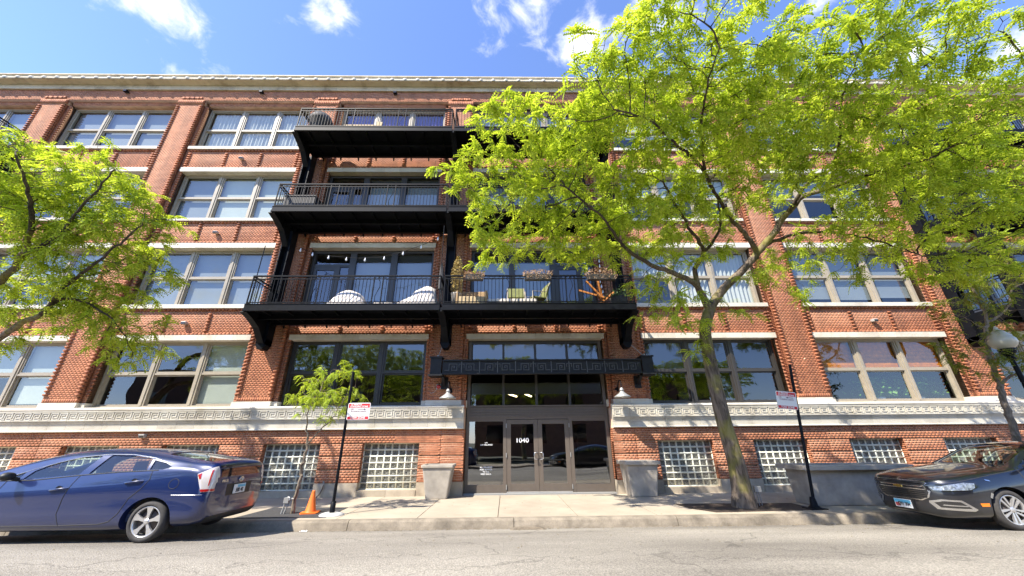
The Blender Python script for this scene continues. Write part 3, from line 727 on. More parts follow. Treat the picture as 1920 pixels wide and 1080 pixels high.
for kk in range(K0, K1):
    a, b = px(kk) + 0.60, px(kk + 1) - 0.60
    for (z0, z1) in ((4.37, 4.54), (7.67, 7.86), (10.98, 11.17)):
        stone_row('lintel', a, b, z0 + 0.001, z1, 0.055, 'white_stone')
    for (z0, z1) in ((5.43, 5.56), (8.76, 8.87), (12.06, 12.19)):
        li = [i for i, v in enumerate((5.43, 8.76, 12.06)) if v == z0][0] + 1
        if (kk, li) in DOORBAYS: continue
        stone_row('sill', a, b, z0, z1 - 0.001, 0.02, 'white_stone', 1.1)
    for lv, (z0, z1) in enumerate(LV):
        if kk == 3 and lv == 0: continue
        if (kk, lv) in DOORBAYS: continue
        fm, bl = specs.get((kk, lv), (T, [fw(G_, .5), None, fw(G_, .7)]))
        window(kk, z0, z1, fm, bl)
    if 1 == 1:   # head board over the top-floor windows
        pass
MB().box(XL, XR, 0.30, 0.50, 14.38, 14.62).build('head_board', 'mortar', bld)
# door-and-window fronts behind the balconies
def balcony_front(kk, lv, door_left=True):
    z0, z1 = LV[lv]; a, b = px(kk) + 0.65, px(kk + 1) - 0.65; w = b - a; c = (a + b) / 2
    zb = z0 - 0.50                     # doors run down to the deck
    h = z1 - zb; Y = 0.30; m = MB()
    m.box(-w / 2, -w / 2 + 0.1, 0, 0.14, 0, h).box(w / 2 - 0.1, w / 2, 0, 0.14, 0, h).box(-w / 2 + 0.1, w / 2 - 0.1, 0, 0.14, h - 0.10, h).box(-w / 2 + 0.1, w / 2 - 0.1, 0, 0.14, 0, 0.08)
    root = m.build('balcony_front', D, bld, (c, Y, zb))
    pw = (w - 0.2 - 0.44) / 3; s = -1 if door_left else 1
    for q in (-1, 1): inst('mullion', MB().box(-0.11, 0.11, 0.005, 0.15, 0.08, h - 0.10).mesh('mullion', D), root, (q * (pw / 2 + 0.11), 0, 0))
    for i in (-1, 0, 1):
        x = i * (pw + 0.22)
        if i == s:
            zt = h - 0.62
            inst('transom_bar', MB().box(-pw / 2, pw / 2, 0.02, 0.13, zt, zt + 0.10).mesh('transom_bar', D), root, (x, 0, 0))
            inst('glass_pane', quad(pw, zt + 0.10, h - 0.10), root, (x, 0.07, 0))
            dw = pw * 0.68
            d = MB(); d.box(-dw / 2, -dw / 2 + 0.11, 0.03, 0.09, 0.08, zt).box(dw / 2 - 0.11, dw / 2, 0.03, 0.09, 0.08, zt).box(-dw / 2 + 0.11, dw / 2 - 0.11, 0.03, 0.09, zt - 0.12, zt).box(-dw / 2 + 0.11, dw / 2 - 0.11, 0.03, 0.09, 0.08, 0.32)
            xd = x - (pw - dw) / 2
            dd = inst('balcony_door', d.mesh('balcony_door', D), root, (xd, 0, 0))
            inst('glass_pane', quad(dw - 0.22, 0.32, zt - 0.12), root, (xd, 0.06, 0)); inst('glass_pane', quad(pw - dw - 0.08, 0.1, zt), root, (x + dw / 2 + 0.04, 0.06, 0))
            inst('door_post', MB().box(-0.04, 0.04, 0.02, 0.12, 0.08, zt).mesh('door_post', D), root, (xd + dw / 2 + 0.04, 0, 0))
        else:
            inst('glass_pane', quad(pw, 0.08, h - 0.10), root, (x, 0.06, 0))
            inst('blind', MB().box(-pw / 2, pw / 2, 0, 0.01, h * 0.30 if lv == 1 else h * 0.45, h - 0.42).mesh('blind', G_), root, (x, 0.2, 0))
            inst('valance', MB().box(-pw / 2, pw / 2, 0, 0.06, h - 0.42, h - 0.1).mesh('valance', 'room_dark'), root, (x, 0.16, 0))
    return root
_q = {}
def quad(w, z0, z1, mat='window_glass'):
    k_ = (round(w, 4), round(z0, 4), round(z1, 4), mat)
    if k_ not in _q: _q[k_] = MB().add([(-w / 2, 0, z0), (w / 2, 0, z0), (w / 2, 0, z1), (-w / 2, 0, z1)], [(0, 1, 2, 3)]).mesh('glass_pane', mat)
    return _q[k_]
for (kk, lv) in sorted(DOORBAYS): balcony_front(kk, lv, kk in (2, 6))

# glass block windows of the basement
gbm, gt, gb_ = new_mat('glass_block')
gb_.inputs['Base Color'].default_value = (0.30, 0.34, 0.31, 1); gb_.inputs['Roughness'].default_value = 0.28; gb_.inputs['Specular IOR Level'].default_value = 0.5
g = N(gt, 'ShaderNodeNewGeometry'); v = N(gt, 'ShaderNodeTexNoise'); v.inputs['Scale'].default_value = 22; v.inputs['Detail'].default_value = 2; v.inputs['Distortion'].default_value = 1.5
gt.links.new(g.outputs['Position'], v.inputs['Vector'])
cr = N(gt, 'ShaderNodeValToRGB'); cr.color_ramp.elements[0].position = 0.38; cr.color_ramp.elements[0].color = (0.04, 0.040, 0.034, 1); cr.color_ramp.elements[1].position = 0.68; cr.color_ramp.elements[1].color = (0.24, 0.23, 0.18, 1)
gt.links.new(v.outputs['Fac'], cr.inputs[0]); gt.links.new(cr.outputs[0], gb_.inputs['Base Color'])
bp = N(gt, 'ShaderNodeBump'); bp.inputs['Strength'].default_value = 0.8; bp.inputs['Distance'].default_value = 0.03
gt.links.new(v.outputs['Fac'], bp.inputs['Height']); gt.links.new(bp.outputs[0], gb_.inputs['Normal'])
simple('block_grout', (0.74, 0.73, 0.60), 0.6)
GW, GH, NX, NZ = 1.6, 1.17, 8, 7
cwid, chei = GW / NX, GH / NZ
blk = MB()
bw, bh = cwid / 2 - 0.019, chei / 2 - 0.018
blk.add([(-bw, 0.02, -bh), (bw, 0.02, -bh), (bw, 0.02, bh), (-bw, 0.02, bh), (-bw * .8, -0.004, -bh * .78), (bw * .8, -0.004, -bh * .78), (bw * .8, -0.004, bh * .78), (-bw * .8, -0.004, bh * .78), (0, 0.006, 0)],
        [(0, 1, 5, 4), (1, 2, 6, 5), (2, 3, 7, 6), (3, 0, 4, 7), (4, 5, 8), (5, 6, 8), (6, 7, 8), (7, 4, 8)])
blkm = blk.mesh('glass_block', 'glass_block')
single_w = {(2, 0), (2, 1), (4, 0), (4, 1), (5, 0)}
for kk in range(K0, K1):
    if kk == 3: continue
    c = (px(kk) + px(kk + 1)) / 2
    for wi, s in enumerate((-1, 1)):
        root = empty('glass_block_window', (c + s * 1.39, 0.17, 0.155), parent=bld)
        gr = [(-GW / 2, GW / 2, 0.012, 0.08, 0, GH)]
        for i in range(NX + 1): x = -GW / 2 + i * cwid; gr.append((x - 0.019, x + 0.019, -0.006, 0.05, 0, GH))
        for j in range(NZ + 1): z = j * chei; gr.append((-GW / 2, GW / 2, -0.0075, 0.05, z - 0.018, z + 0.018))
        boxes('grout_grid', gr, 'block_grout', root)
        pts = [(-GW / 2 + (i + .5) * cwid, (j + .5) * chei) for i in range(NX) for j in range(NZ)]
        if (kk, wi) in single_w:
            for (x, z) in pts: inst('glass_block', blkm, root, (x, 0, z))
        else:
            V = np.array(blk.v); VV = []; FF = []
            m = MB()
            for (x, z) in pts: m.add((V + [x, 0, z]).tolist(), blk.f)
            m.build('glass_blocks', 'glass_block', root)['kind'] = 'stuff'

# ================================================================== entrance
ent = empty('entrance', (0, 0.30, 0), parent=bld)
hw = DX - 0.012
for a_ in (-hw, hw - 0.09): MB().box(a_, a_ + 0.09, 0, 0.14, 0.0, 4.37).build('entrance_post', 'door_frame', ent)
tb = MB()
zt = 1.965
tb.box(-hw + 0.09, hw - 0.09, 0.0, 0.16, zt, 2.36)
for q in (2.03, 2.10, 2.17, 2.26): tb.box(-hw + 0.09, hw - 0.09, -0.022, 0.01, q, q + 0.035)
tb.box(-hw + 0.02, hw - 0.02, -0.05, 0.01, 2.325, 2.358)
tb.build('entrance_header', 'door_frame', ent)
xm = 0.98
for s in (-1, 1):
    sd = MB(); sd.box(s * xm - 0.05 if s > 0 else -xm - 0.05, s * xm + 0.05 if s > 0 else -xm + 0.05, 0.0, 0.12, 0.0, zt)
    a, b = (xm + 0.05, hw - 0.09) if s > 0 else (-hw + 0.09, -xm - 0.05)
    sd.box(a, b, 0.01, 0.12, 0.02, 0.22).box(a, b, 0.02, 0.1, zt - 0.06, zt)
    c = (a + b) / 2
    inst('sidelight_glass', quad(b - a, 0.22, zt - 0.06, 'door_glass'), ent, (c, 0.05, 0))
    sd.build('sidelight_frame', 'door_frame', ent)
MB().box(-hw, hw, -0.20, 0.12, -0.02, 0.018).build('threshold', 'galvanised', ent)
for s in (-1, 1):
    d = MB(); w = xm - 0.055
    x0, x1 = (0.003, w) if s > 0 else (-w, -0.003)
    d.box(x0, x0 + 0.125, 0.01, 0.065, 0.03, zt - 0.012).box(x1 - 0.125, x1, 0.01, 0.065, 0.03, zt - 0.012)
    d.box(x0 + 0.125, x1 - 0.125, 0.01, 0.065, 0.03, 0.24).box(x0 + 0.125, x1 - 0.125, 0.01, 0.065, zt - 0.14, zt - 0.012)
    leaf = d.build('door', 'door_frame', ent, bevel=0.004)
    # handles on the entrance: chrome D pulls, push bars, hinges, kick strips
    inst('door_glass', quad(x1 - x0 - 0.25, 0.24, zt - 0.14, 'door_glass'), ent, ((x0 + x1) / 2, 0.04, 0))
    hd = MB(); hx = s * 0.045; ox = s * 0.125
    hd.tube([(hx, 0.0, 0.86), (hx, -0.07, 0.86), (ox, -0.08, 0.88), (ox, -0.08, 1.02), (ox - s * 0.02, -0.08, 1.045), (hx, -0.075, 1.045), (hx, 0.0, 1.045)], 0.0115, 8)
    hd.build('door_handle', 'chrome', ent)
    MB().box((x0 + 0.12), (x1 - 0.12), 0.07, 0.10, 0.83, 0.855).build('push_bar', 'chrome', ent)
    hn = MB(); xh = s * (xm - 0.045)
    for z in (0.16, 0.98, 1.78): hn.tube([(xh, -0.012, z - 0.06), (xh, -0.012, z + 0.06)], 0.012, 6)
    hn.build('hinge', 'galvanised', ent)
    MB().box(x0, x1, -0.012, 0.01, 0.022, 0.05).build('kick_strip', 'chrome', ent)
# transom lights: bars and panes
tz = [2.36, 3.0, 4.27]
tr = MB(); cols = np.linspace(-hw + 0.09, hw - 0.09, 5)
for x in cols[1:-1]: tr.box(x - 0.035, x + 0.035, 0.01, 0.12, 2.36, 4.27)
tr.box(-hw + 0.09, hw - 0.09, 0.0, 0.13, 4.27, 4.37)
tr.build('transom_bar', D, ent)
for i in range(4):
    c = (cols[i] + cols[i + 1]) / 2; w = cols[i + 1] - cols[i] - 0.07
    inst('transom_glass', quad(w, 2.36, 2.69, 'window_glass'), ent, (c, 0.06, 0))
    inst('transom_glass', quad(w, 3.02, 4.27, 'window_glass'), ent, (c, 0.06, 0))
    inst('dark_panel', MB().box(-w / 2, w / 2, 0.03, 0.09, 2.69, 3.02).mesh('dark_panel', 'dark_lens'), ent, (c, 0, 0))
MB().beam((-1.05, 1.6, 2.95), (-0.55, 2.6, 2.9), 0.05, 0.04).beam((-0.45, 1.6, 2.95), (0.0, 2.6, 2.9), 0.05, 0.04).build('ceiling_strip_light', 'strip_lamp', ent)
text('house_number', '1040', 0.178, (-0.47, 0.025, 1.37), FRONT, 'white_print', ent, sx=1.12, bold=0.002)
for i, (s_, sz) in enumerate((('SURVEILLANCE', 0.052),)):
    text('door_notice', s_, sz, (-1.52, 0.03, 1.26), FRONT, 'white_print', ent, bold=0.001)
text('door_notice', '1040', 0.045, (-1.53, 0.03, 1.315), FRONT, 'white_print', ent)
for i, s_ in enumerate(('ALL DELIVERIES', 'MUST BE MADE', 'TO THE', 'WEST DOCK')):
    text('door_notice', s_, 0.052, (-1.52, 0.03, 0.665 - i * 0.058), FRONT, 'white_print', ent, bold=0.001)

# ================================================================== steel balconies
DECK = [None, 5.01, 8.33, 11.70]
BF = -1.45                          # front edge of the decks
balm = MB().box(-0.0065, 0.0065, -0.0065, 0.0065, 0.05, 0.80).mesh('baluster', 'black_steel')
_bc = {}
def balcony(x0, x1, lv, label, group):
    zd = DECK[lv]; c = (x0 + x1) / 2; hw_ = (x1 - x0) / 2
    b = empty('balcony', (c, 0, zd)); tag(b, label, 'balcony', group)
    key = round(hw_, 3)
    if key not in _bc:
        d = {}
        m = MB()                                             # channel along the front with its lower flange
        m.box(-hw_, hw_, BF, BF + 0.03, -0.17, 0.0).box(-hw_, hw_, BF - 0.035, BF + 0.03, -0.195, -0.17).box(-hw_, hw_, BF - 0.012, BF + 0.03, 0.0, 0.02)
        d['front_channel'] = m.mesh('front_channel', 'black_steel')
        m = MB()
        for s in (-1, 1): m.box(s * (hw_ - 0.015) - 0.015, s * (hw_ - 0.015) + 0.015, BF + 0.03, -0.06, -0.17, 0.0)
        for y in (-0.78, -0.20): m.box(-hw_ + 0.03, hw_ - 0.03, y - 0.05, y + 0.05, -0.235, -0.222).box(-hw_ + 0.03, hw_ - 0.03, y - 0.01, y + 0.01, -0.222, -0.06)
        for i in range(8):
            x = -hw_ + 0.4 + i * (2 * hw_ - 0.8) / 7
            m.prism([(BF + 0.05, -0.05), (BF + 0.05, -0.12), (-0.20, -0.16), (-0.055, -0.30), (-0.055, -0.22), (-0.1, -0.05)], 'x', x - 0.02, x + 0.02)
        d['deck_beams'] = m.mesh('deck_beams', 'black_steel')
        d['deck'] = MB().box(-hw_ + 0.03, hw_ - 0.03, BF + 0.03, -0.09, -0.058, -0.012).mesh('deck', 'black_steel')
        m = MB(); m.box(-hw_ + 0.02, hw_ - 0.02, -0.025, 0.025, 0.87, 0.91); d['rail_f'] = m.mesh('top_rail', 'black_steel')
        d['mid_f'] = MB().box(-hw_ + 0.02, hw_ - 0.02, -0.012, 0.012, 0.785, 0.81).mesh('middle_rail', 'black_steel')
        d['bot_f'] = MB().box(-hw_ + 0.02, hw_ - 0.02, -0.012, 0.012, 0.055, 0.08).mesh('bottom_rail', 'black_steel')
        sd_ = BF + 0.03; L_ = -0.10 - sd_
        for nm_, za, zb, t in (('rail_s', 0.87, 0.91, 0.02), ('mid_s', 0.785, 0.81, 0.011), ('bot_s', 0.055, 0.08, 0.011)):
            d[nm_] = MB().box(-t, t, sd_ + 0.02, -0.1, za, zb).mesh({'rail_s': 'top_rail', 'mid_s': 'middle_rail', 'bot_s': 'bottom_rail'}[nm_], 'black_steel')
        # running scroll between the two upper rails
        def scroll(len_, along):
            m = MB(); n = int(len_ / 0.15); st = len_ / n
            for i in range(n):
                x = (i + .5) * st
                pts = []
                for k in range(9):
                    a = -2.4 + k * 0.62; r = 0.030 * (1 - k * 0.07)
                    pts.append((x - 0.02 + r * math.cos(a), 0, 0.848 + r * 0.75 * math.sin(a)))
                pts = [(x - st * .5, 0, 0.822)] + pts
                if along == 'y': pts = [(0, p[0], p[2]) for p in pts]
                m.tube(pts, 0.0055, 3, cap=False)
            return m
        m = scroll(2 * hw_ - 0.1, 'x'); d['scroll_f'] = m.mesh('scroll_frieze', 'black_steel')
        m = scroll(L_ - 0.1, 'y'); d['scroll_s'] = m.mesh('scroll_frieze', 'black_steel')
        m = MB()
        def curl(pts): m.tube(pts, 0.011, 5)
        m = MB(); m.box(-0.015, 0.015, -0.015, 0.015, 0.0, 0.88)
        d['post'] = m.mesh('post', 'black_steel')
        m = MB(); m.tube([(0.0, 0, 0.80), (0.05, 0, 0.70), (0.06, 0, 0.55), (0.0, 0, 0.40), (-0.05, 0, 0.25), (-0.04, 0, 0.12), (0.0, 0, 0.06)], 0.010, 5)
        m.lathe((0.0, 0, 0.845), [(0.0, -0.025), (0.022, -0.012), (0.022, 0.012), (0, 0.025)], 8)
        d['scroll_bar'] = m.mesh('scroll_bar', 'black_steel')
        _bc[key] = d
    d = _bc[key]; yf = BF + 0.03
    inst('front_channel', d['front_channel'], b); q = inst('deck_beams', d['deck_beams'], b); inst('deck', d['deck'], b)
    inst('top_rail', d['rail_f'], b, (0, yf, 0)); inst('middle_rail', d['mid_f'], b, (0, yf, 0)); inst('bottom_rail', d['bot_f'], b, (0, yf, 0))
    inst('scroll_frieze', d['scroll_f'], b, (-hw_ + 0.05, yf, 0))['kind'] = 'stuff'
    posts = [-hw_ + 0.03, -hw_ / 3 - 0.13, -hw_ / 3 + 0.13, hw_ / 3 - 0.13, hw_ / 3 + 0.13, hw_ - 0.03]
    for x in posts: inst('post', d['post'], b, (x, yf, 0))
    for x in (-hw_ / 3, hw_ / 3): inst('scroll_bar', d['scroll_bar'], b, (x, yf, 0))
    for j in range(3):
        a, e_ = posts[2 * j], posts[2 * j + 1]; n = int((e_ - a) / 0.105)
        for i in range(1, n): inst('baluster', balm, b, (a + (e_ - a) * i / n, yf, 0))
    for s in (-1, 1):
        x = s * (hw_ - 0.03)
        inst('top_rail', d['rail_s'], b, (x, 0, 0)); inst('middle_rail', d['mid_s'], b, (x, 0, 0)); inst('bottom_rail', d['bot_s'], b, (x, 0, 0))
        inst('scroll_frieze', d['scroll_s'], b, (x, BF + 0.1, 0))['kind'] = 'stuff'
        inst('post', d['post'], b, (x, -0.10, 0))
        for i in range(1, 12): inst('baluster', balm, b, (x, yf + (1.32) * i / 12, 0))
    return b
fl_name = {1: 'second', 2: 'third', 3: 'top'}
GB = 'steel balconies on the facade'
balcony(-8.37, -2.835, 1, 'black steel balcony with string lights and white covered furniture, second storey', GB)
balcony(-2.765, 2.83, 1, 'black steel balcony with flower boxes and chairs above the entrance canopy', GB)
balcony(-8.37, -2.835, 2, 'black steel balcony with dark wicker box, third storey left of the tree', GB)
balcony(-2.765, 2.83, 2, 'third storey black balcony half hidden by tree leaves, above the flower box balcony', GB)
balcony(-8.37, -2.835, 3, 'top storey black balcony in front of the purple curtains', GB)
balcony(-2.765, 2.83, 3, 'top storey black balcony with blue chairs beside the tree crown', GB)
balcony(14.03, 19.57, 1, 'black balcony beside the street lamp globe at the right edge, second storey', GB)
balcony(14.03, 19.57, 2, 'third storey black balcony at the right edge behind the big tree crown', GB)
balcony(14.03, 19.57, 3, 'top storey black balcony at the right edge almost hidden by leaves', GB)
balcony(-25.1, -19.62, 3, 'top storey black balcony at the upper left corner over the tree', GB)

def steel_column(c, ztop, levels, label, y0=-0.36, y1=-0.05, foot=4.12, girder=True, hwid=0.15):
    r = empty('steel_column', (c, 0, 0)); tag(r, label, 'steel column', 'steel columns that carry the balconies')
    m = MB()
    m.box(-hwid, -hwid + 0.028, y0, y1, foot, ztop).box(hwid - 0.028, hwid, y0, y1, foot, ztop).box(-hwid + 0.028, hwid - 0.028, y1 - 0.1, y1 - 0.07, foot + 0.02, ztop)
    z = foot + 0.3
    m.prism([(-hwid, foot + 0.16), (-hwid, foot), (-0.07, foot - 0.14), (0.07, foot - 0.14), (hwid, foot), (hwid, foot + 0.16)], 'y', y0, y1 - 0.02)
    m.build('column_shaft', 'black_steel', r)
    bo = MB(); z = foot + 0.3
    while z < ztop - 0.2:
        for s in (-1, 1): bo.lathe((s * (hwid - 0.012), y0, z), [(0.0, 0.02), (0.014, 0.012), (0.014, -0.012), (0.0, -0.02)], 6)
        z += 0.42
    bo.build('bolts', 'black_steel', r)['kind'] = 'stuff'
    if girder:
        for lv in levels:
            zd = DECK[lv]
            g = MB()
            g.prism([(BF + 0.02, zd - 0.10), (BF + 0.02, zd - 0.20), (-1.1, zd - 0.30), (-0.75, zd - 0.46), (y0, zd - 0.84), (y0, zd - 0.10)], 'x', -0.035, 0.035)
            pts = [(BF + 0.02, zd - 0.205), (-1.1, zd - 0.305), (-0.75, zd - 0.465), (y0 - 0.002, zd - 0.85)]
            for (p, q) in zip(pts, pts[1:]): g.beam((0, p[0], p[1]), (0, q[0], q[1]), 0.19, 0.02)
            g.build('bracket_girder', 'black_steel', r)
    return r
steel_column(-8.37, 11.55, (1, 2, 3), 'black steel column and brackets at the left end of the central balconies')
steel_column(-2.80, 11.55, (1, 2, 3), 'black steel column and brackets between the two central balcony stacks')
steel_column(2.80, 11.55, (1, 2, 3), 'black steel column and brackets at the right end of the central balconies')
steel_column(14.02, 11.55, (1, 2, 3), 'black steel column against the pier at the right edge, left of the balcony stack')
steel_column(-19.60, 11.75, (3,), 'black steel column end under the upper left corner balcony')
q = steel_column(14.08, 11.5, (), 'black outer steel column in front of the right edge balconies', y0=-1.80, y1=-1.50, foot=4.3, girder=False)

# ================================================================== entrance canopy
cn = empty('entrance_canopy', (0, 0, 0)); tag(cn, 'dark iron canopy beam with a Greek key relief over the entrance doors', 'canopy')
XA, XB = -2.80, 3.06
m = MB(); m.box(XA, XB, -0.52, -0.46, 3.20, 3.56)
m.box(XA, XB, -0.57, -0.46, 3.545, 3.585).box(XA - 0.03, XB + 0.03, -0.59, -0.44, 3.155, 3.195).build('canopy_beam', 'canopy_iron', cn)
n = 11; pw = (XB - XA - 0.06) / n
for mir in (1, -1):
    t = MB(); hh = 0.31; s = mir
    def seg(x0_, z0_, x1_, z1_):
        t.box(min(s * x0_, s * x1_) - 0.008, max(s * x0_, s * x1_) + 0.008, -0.542 - rng.uniform(0, 0.002), -0.515, min(z0_, z1_) - 0.008, max(z0_, z1_) + 0.008)
    P_ = [(-pw / 2 + 0.04, -0.09), (-0.10, -0.09), (-0.10, 0.09), (0.13, 0.09), (0.13, -0.09), (-0.02, -0.09), (-0.02, 0.03), (0.055, 0.03), (0.055, -0.02), (0.02, -0.02)]
    for (p, q_) in zip(P_, P_[1:]): seg(*p, *q_)
    seg(0.19, 0.09, pw / 2 - 0.03, 0.09); seg(0.19, 0.09, 0.19, 0.0)
    if mir == 1: meP = t.mesh('key_panel', 'canopy_relief')
    else: meN = t.mesh('key_panel', 'canopy_relief')
ribm = MB().box(-0.012, 0.012, -0.545, -0.51, -0.165, 0.165).mesh('panel_rib', 'canopy_relief')
for i in range(n):
    x = XA + 0.03 + pw * (i + .5)
    inst('key_panel', meP if i % 2 == 0 else meN, cn, (x, 0, 3.37))
    if i: inst('panel_rib', ribm, cn, (XA + 0.03 + pw * i, 0, 3.37))
for s, xe in ((-1, XA - 0.19), (1, XB + 0.19)):
    m = MB(); m.box(xe - 0.16, xe + 0.16, -0.56, -0.18, 3.17, 3.64).box(xe - 0.19, xe + 0.19, -0.60, -0.14, 3.64, 3.68).box(xe - 0.2, xe + 0.2, -0.61, -0.13, 3.12, 3.17)
    m.build('end_box', 'canopy_iron', cn)
    m = MB(); xb = xe - s * 0.20
    m.beam((xb, -0.06, 2.92), (xb, -0.45, 3.14), 0.07, 0.09).box(xb - 0.10, xb + 0.10, -0.06, -0.035, 2.80, 3.16).beam((xb, -0.06, 3.12), (xb, -0.45, 3.13), 0.08, 0.05)
    m.build('wall_bracket', 'canopy_iron', cn)
    m = MB(); m.tube([(xe - s * 0.02, -0.4, 3.69), (s * 2.86, -0.30, 4.12)], 0.010, 6).lathe((xe - s * 0.02, -0.4, 3.67), [(0.0, 0.1), (0.03, 0.08), (0.03, 0.0), (0, 0)], 8)
    m.build('tie_rod', 'galvanised', cn)
m = MB(); m.box(XA, XB, -0.46, -0.12, 3.49, 3.52)
m.build('canopy_soffit', 'canopy_iron', cn)

# gooseneck lamps
def barn_lamp(x, label):
    r = empty('wall_lamp', (x, -0.50, 2.49)); tag(r, label, 'wall lamp', 'gooseneck lamps beside the entrance')
    m = MB(); m.lathe((0, 0, 0), [(0.235, 0.0), (0.24, 0.012), (0.13, 0.085), (0.075, 0.13), (0.062, 0.15), (0.058, 0.16), (0.058, 0.16)], 24)
    m.lathe((0, 0, 0), [(0.0, 0.135), (0.07, 0.12), (0.228, 0.004), (0.235, 0.0)], 24)
    m.build('shade', 'galvanised', r)
    m = MB(); m.lathe((0, 0, 0.15), [(0.05, 0.0), (0.05, 0.03), (0.065, 0.045), (0.065, 0.06), (0.045, 0.075), (0.045, 0.1), (0.02, 0.12)], 14)
    m.build('lamp_cap', 'galvanised', r)
    m = MB(); m.tube([(0, 0, 0.25), (0, 0.0, 0.40), (0, 0.05, 0.48), (0, 0.16, 0.50), (0, 0.28, 0.44), (0, 0.36, 0.33), (0, 0.42, 0.28), (0, 0.47, 0.28)], 0.016, 8)
    m.build('gooseneck', 'black_steel', r)
    m = MB(); m.lathe((0, 0, 0.02), [(0, -0.03), (0.04, -0.01), (0.045, 0.03), (0.03, 0.07)], 12); m.build('bulb', 'white_print', r)
    m = MB(); m.box(-0.05, 0.05, 0.46, 0.49, 0.22, 0.34); m.build('wall_plate', 'black_steel', r)
barn_lamp(-2.60, 'galvanised cone lamp on a gooseneck left of the entrance')
barn_lamp(2.40, 'galvanised cone lamp on a gooseneck right of the entrance')
r = empty('alarm_beacon', (-2.96, -0.01, 2.88)); tag(r, 'small round red alarm light on the brick pier left of the entrance', 'alarm light')
m = MB(); m.lathe((0, 0, 0), [(0.0, 0.0), (0.065, 0.0), (0.065, 0.03), (0.055, 0.06), (0.03, 0.078), (0, 0.084)], 16)
o = m.build('lens', 'red_lamp', r); o.rotation_euler = (math.pi / 2, 0, 0); o.location = (0, -0.02, 0)
m = MB(); m.box(-0.07, 0.07, -0.03, -0.002, -0.07, 0.07).tube([(-0.05, -0.02, -0.06), (-0.13, -0.03, -0.16), (-0.22, -0.03, -0.19), (-0.28, -0.02, -0.12)], 0.007, 5); m.build('back_box', 'galvanised', r)

# floodlights
def floodlight(x, y, z, label, dark=False):
    r = empty('floodlight', (x, y, z)); tag(r, label, 'floodlight', 'floodlights on the facade')
    m = MB(); m.prism([(0.0, 0.035), (0, -0.035), (-0.12, -0.055), (-0.13, 0.03), (-0.09, 0.05)], 'x', -0.075, 0.075)
    m.build('housing', 'light_housing' if not dark else 'black_steel', r, bevel=0.008)
    m = MB(); m.box(-0.03, 0.03, -0.0, 0.02, -0.05, 0.05); m.build('wall_plate', 'galvanised', r)
    m = MB(); m.box(-0.06, 0.06, -0.136, -0.125, -0.045, 0.015); m.build('lens', 'dark_lens', r)
names = {1: ('second', 4.93), 2: ('third', 8.27), 3: ('top', 11.6)}
posd = {0: 'far left bay', 1: 'bay left of the balconies', 4: 'bay right of the balconies', 5: 'bay right of the big tree trunk'}
for kk in (0, 1, 4, 5):
    for lv in (1, 2, 3):
        floodlight((px(kk) + px(kk + 1)) / 2, 0.10, names[lv][1], 'small pale floodlight under the %s storey window, %s' % (names[lv][0], posd[kk]))
posd.update({2: 'left balcony stack', 3: 'entrance bay'})
for kk in range(0, 6):
    floodlight((px(kk) + px(kk + 1)) / 2, -0.02, 15.02, 'small dark floodlight under the cornice above the %s' % posd[kk], True)
r = empty('vent_box', (-11.2, -0.01, 1.58)); tag(r, 'small grey light box on the base brick band above the blue car', 'light box')
MB().prism([(0, 0.05), (0, -0.04), (-0.06, -0.05), (-0.1, 0.02), (-0.1, 0.05)], 'x', -0.08, 0.08).build('housing', 'light_housing', r)
MB().box(-0.06, 0.06, -0.085, -0.078, -0.04, 0.01).build('lens', 'dark_lens', r)

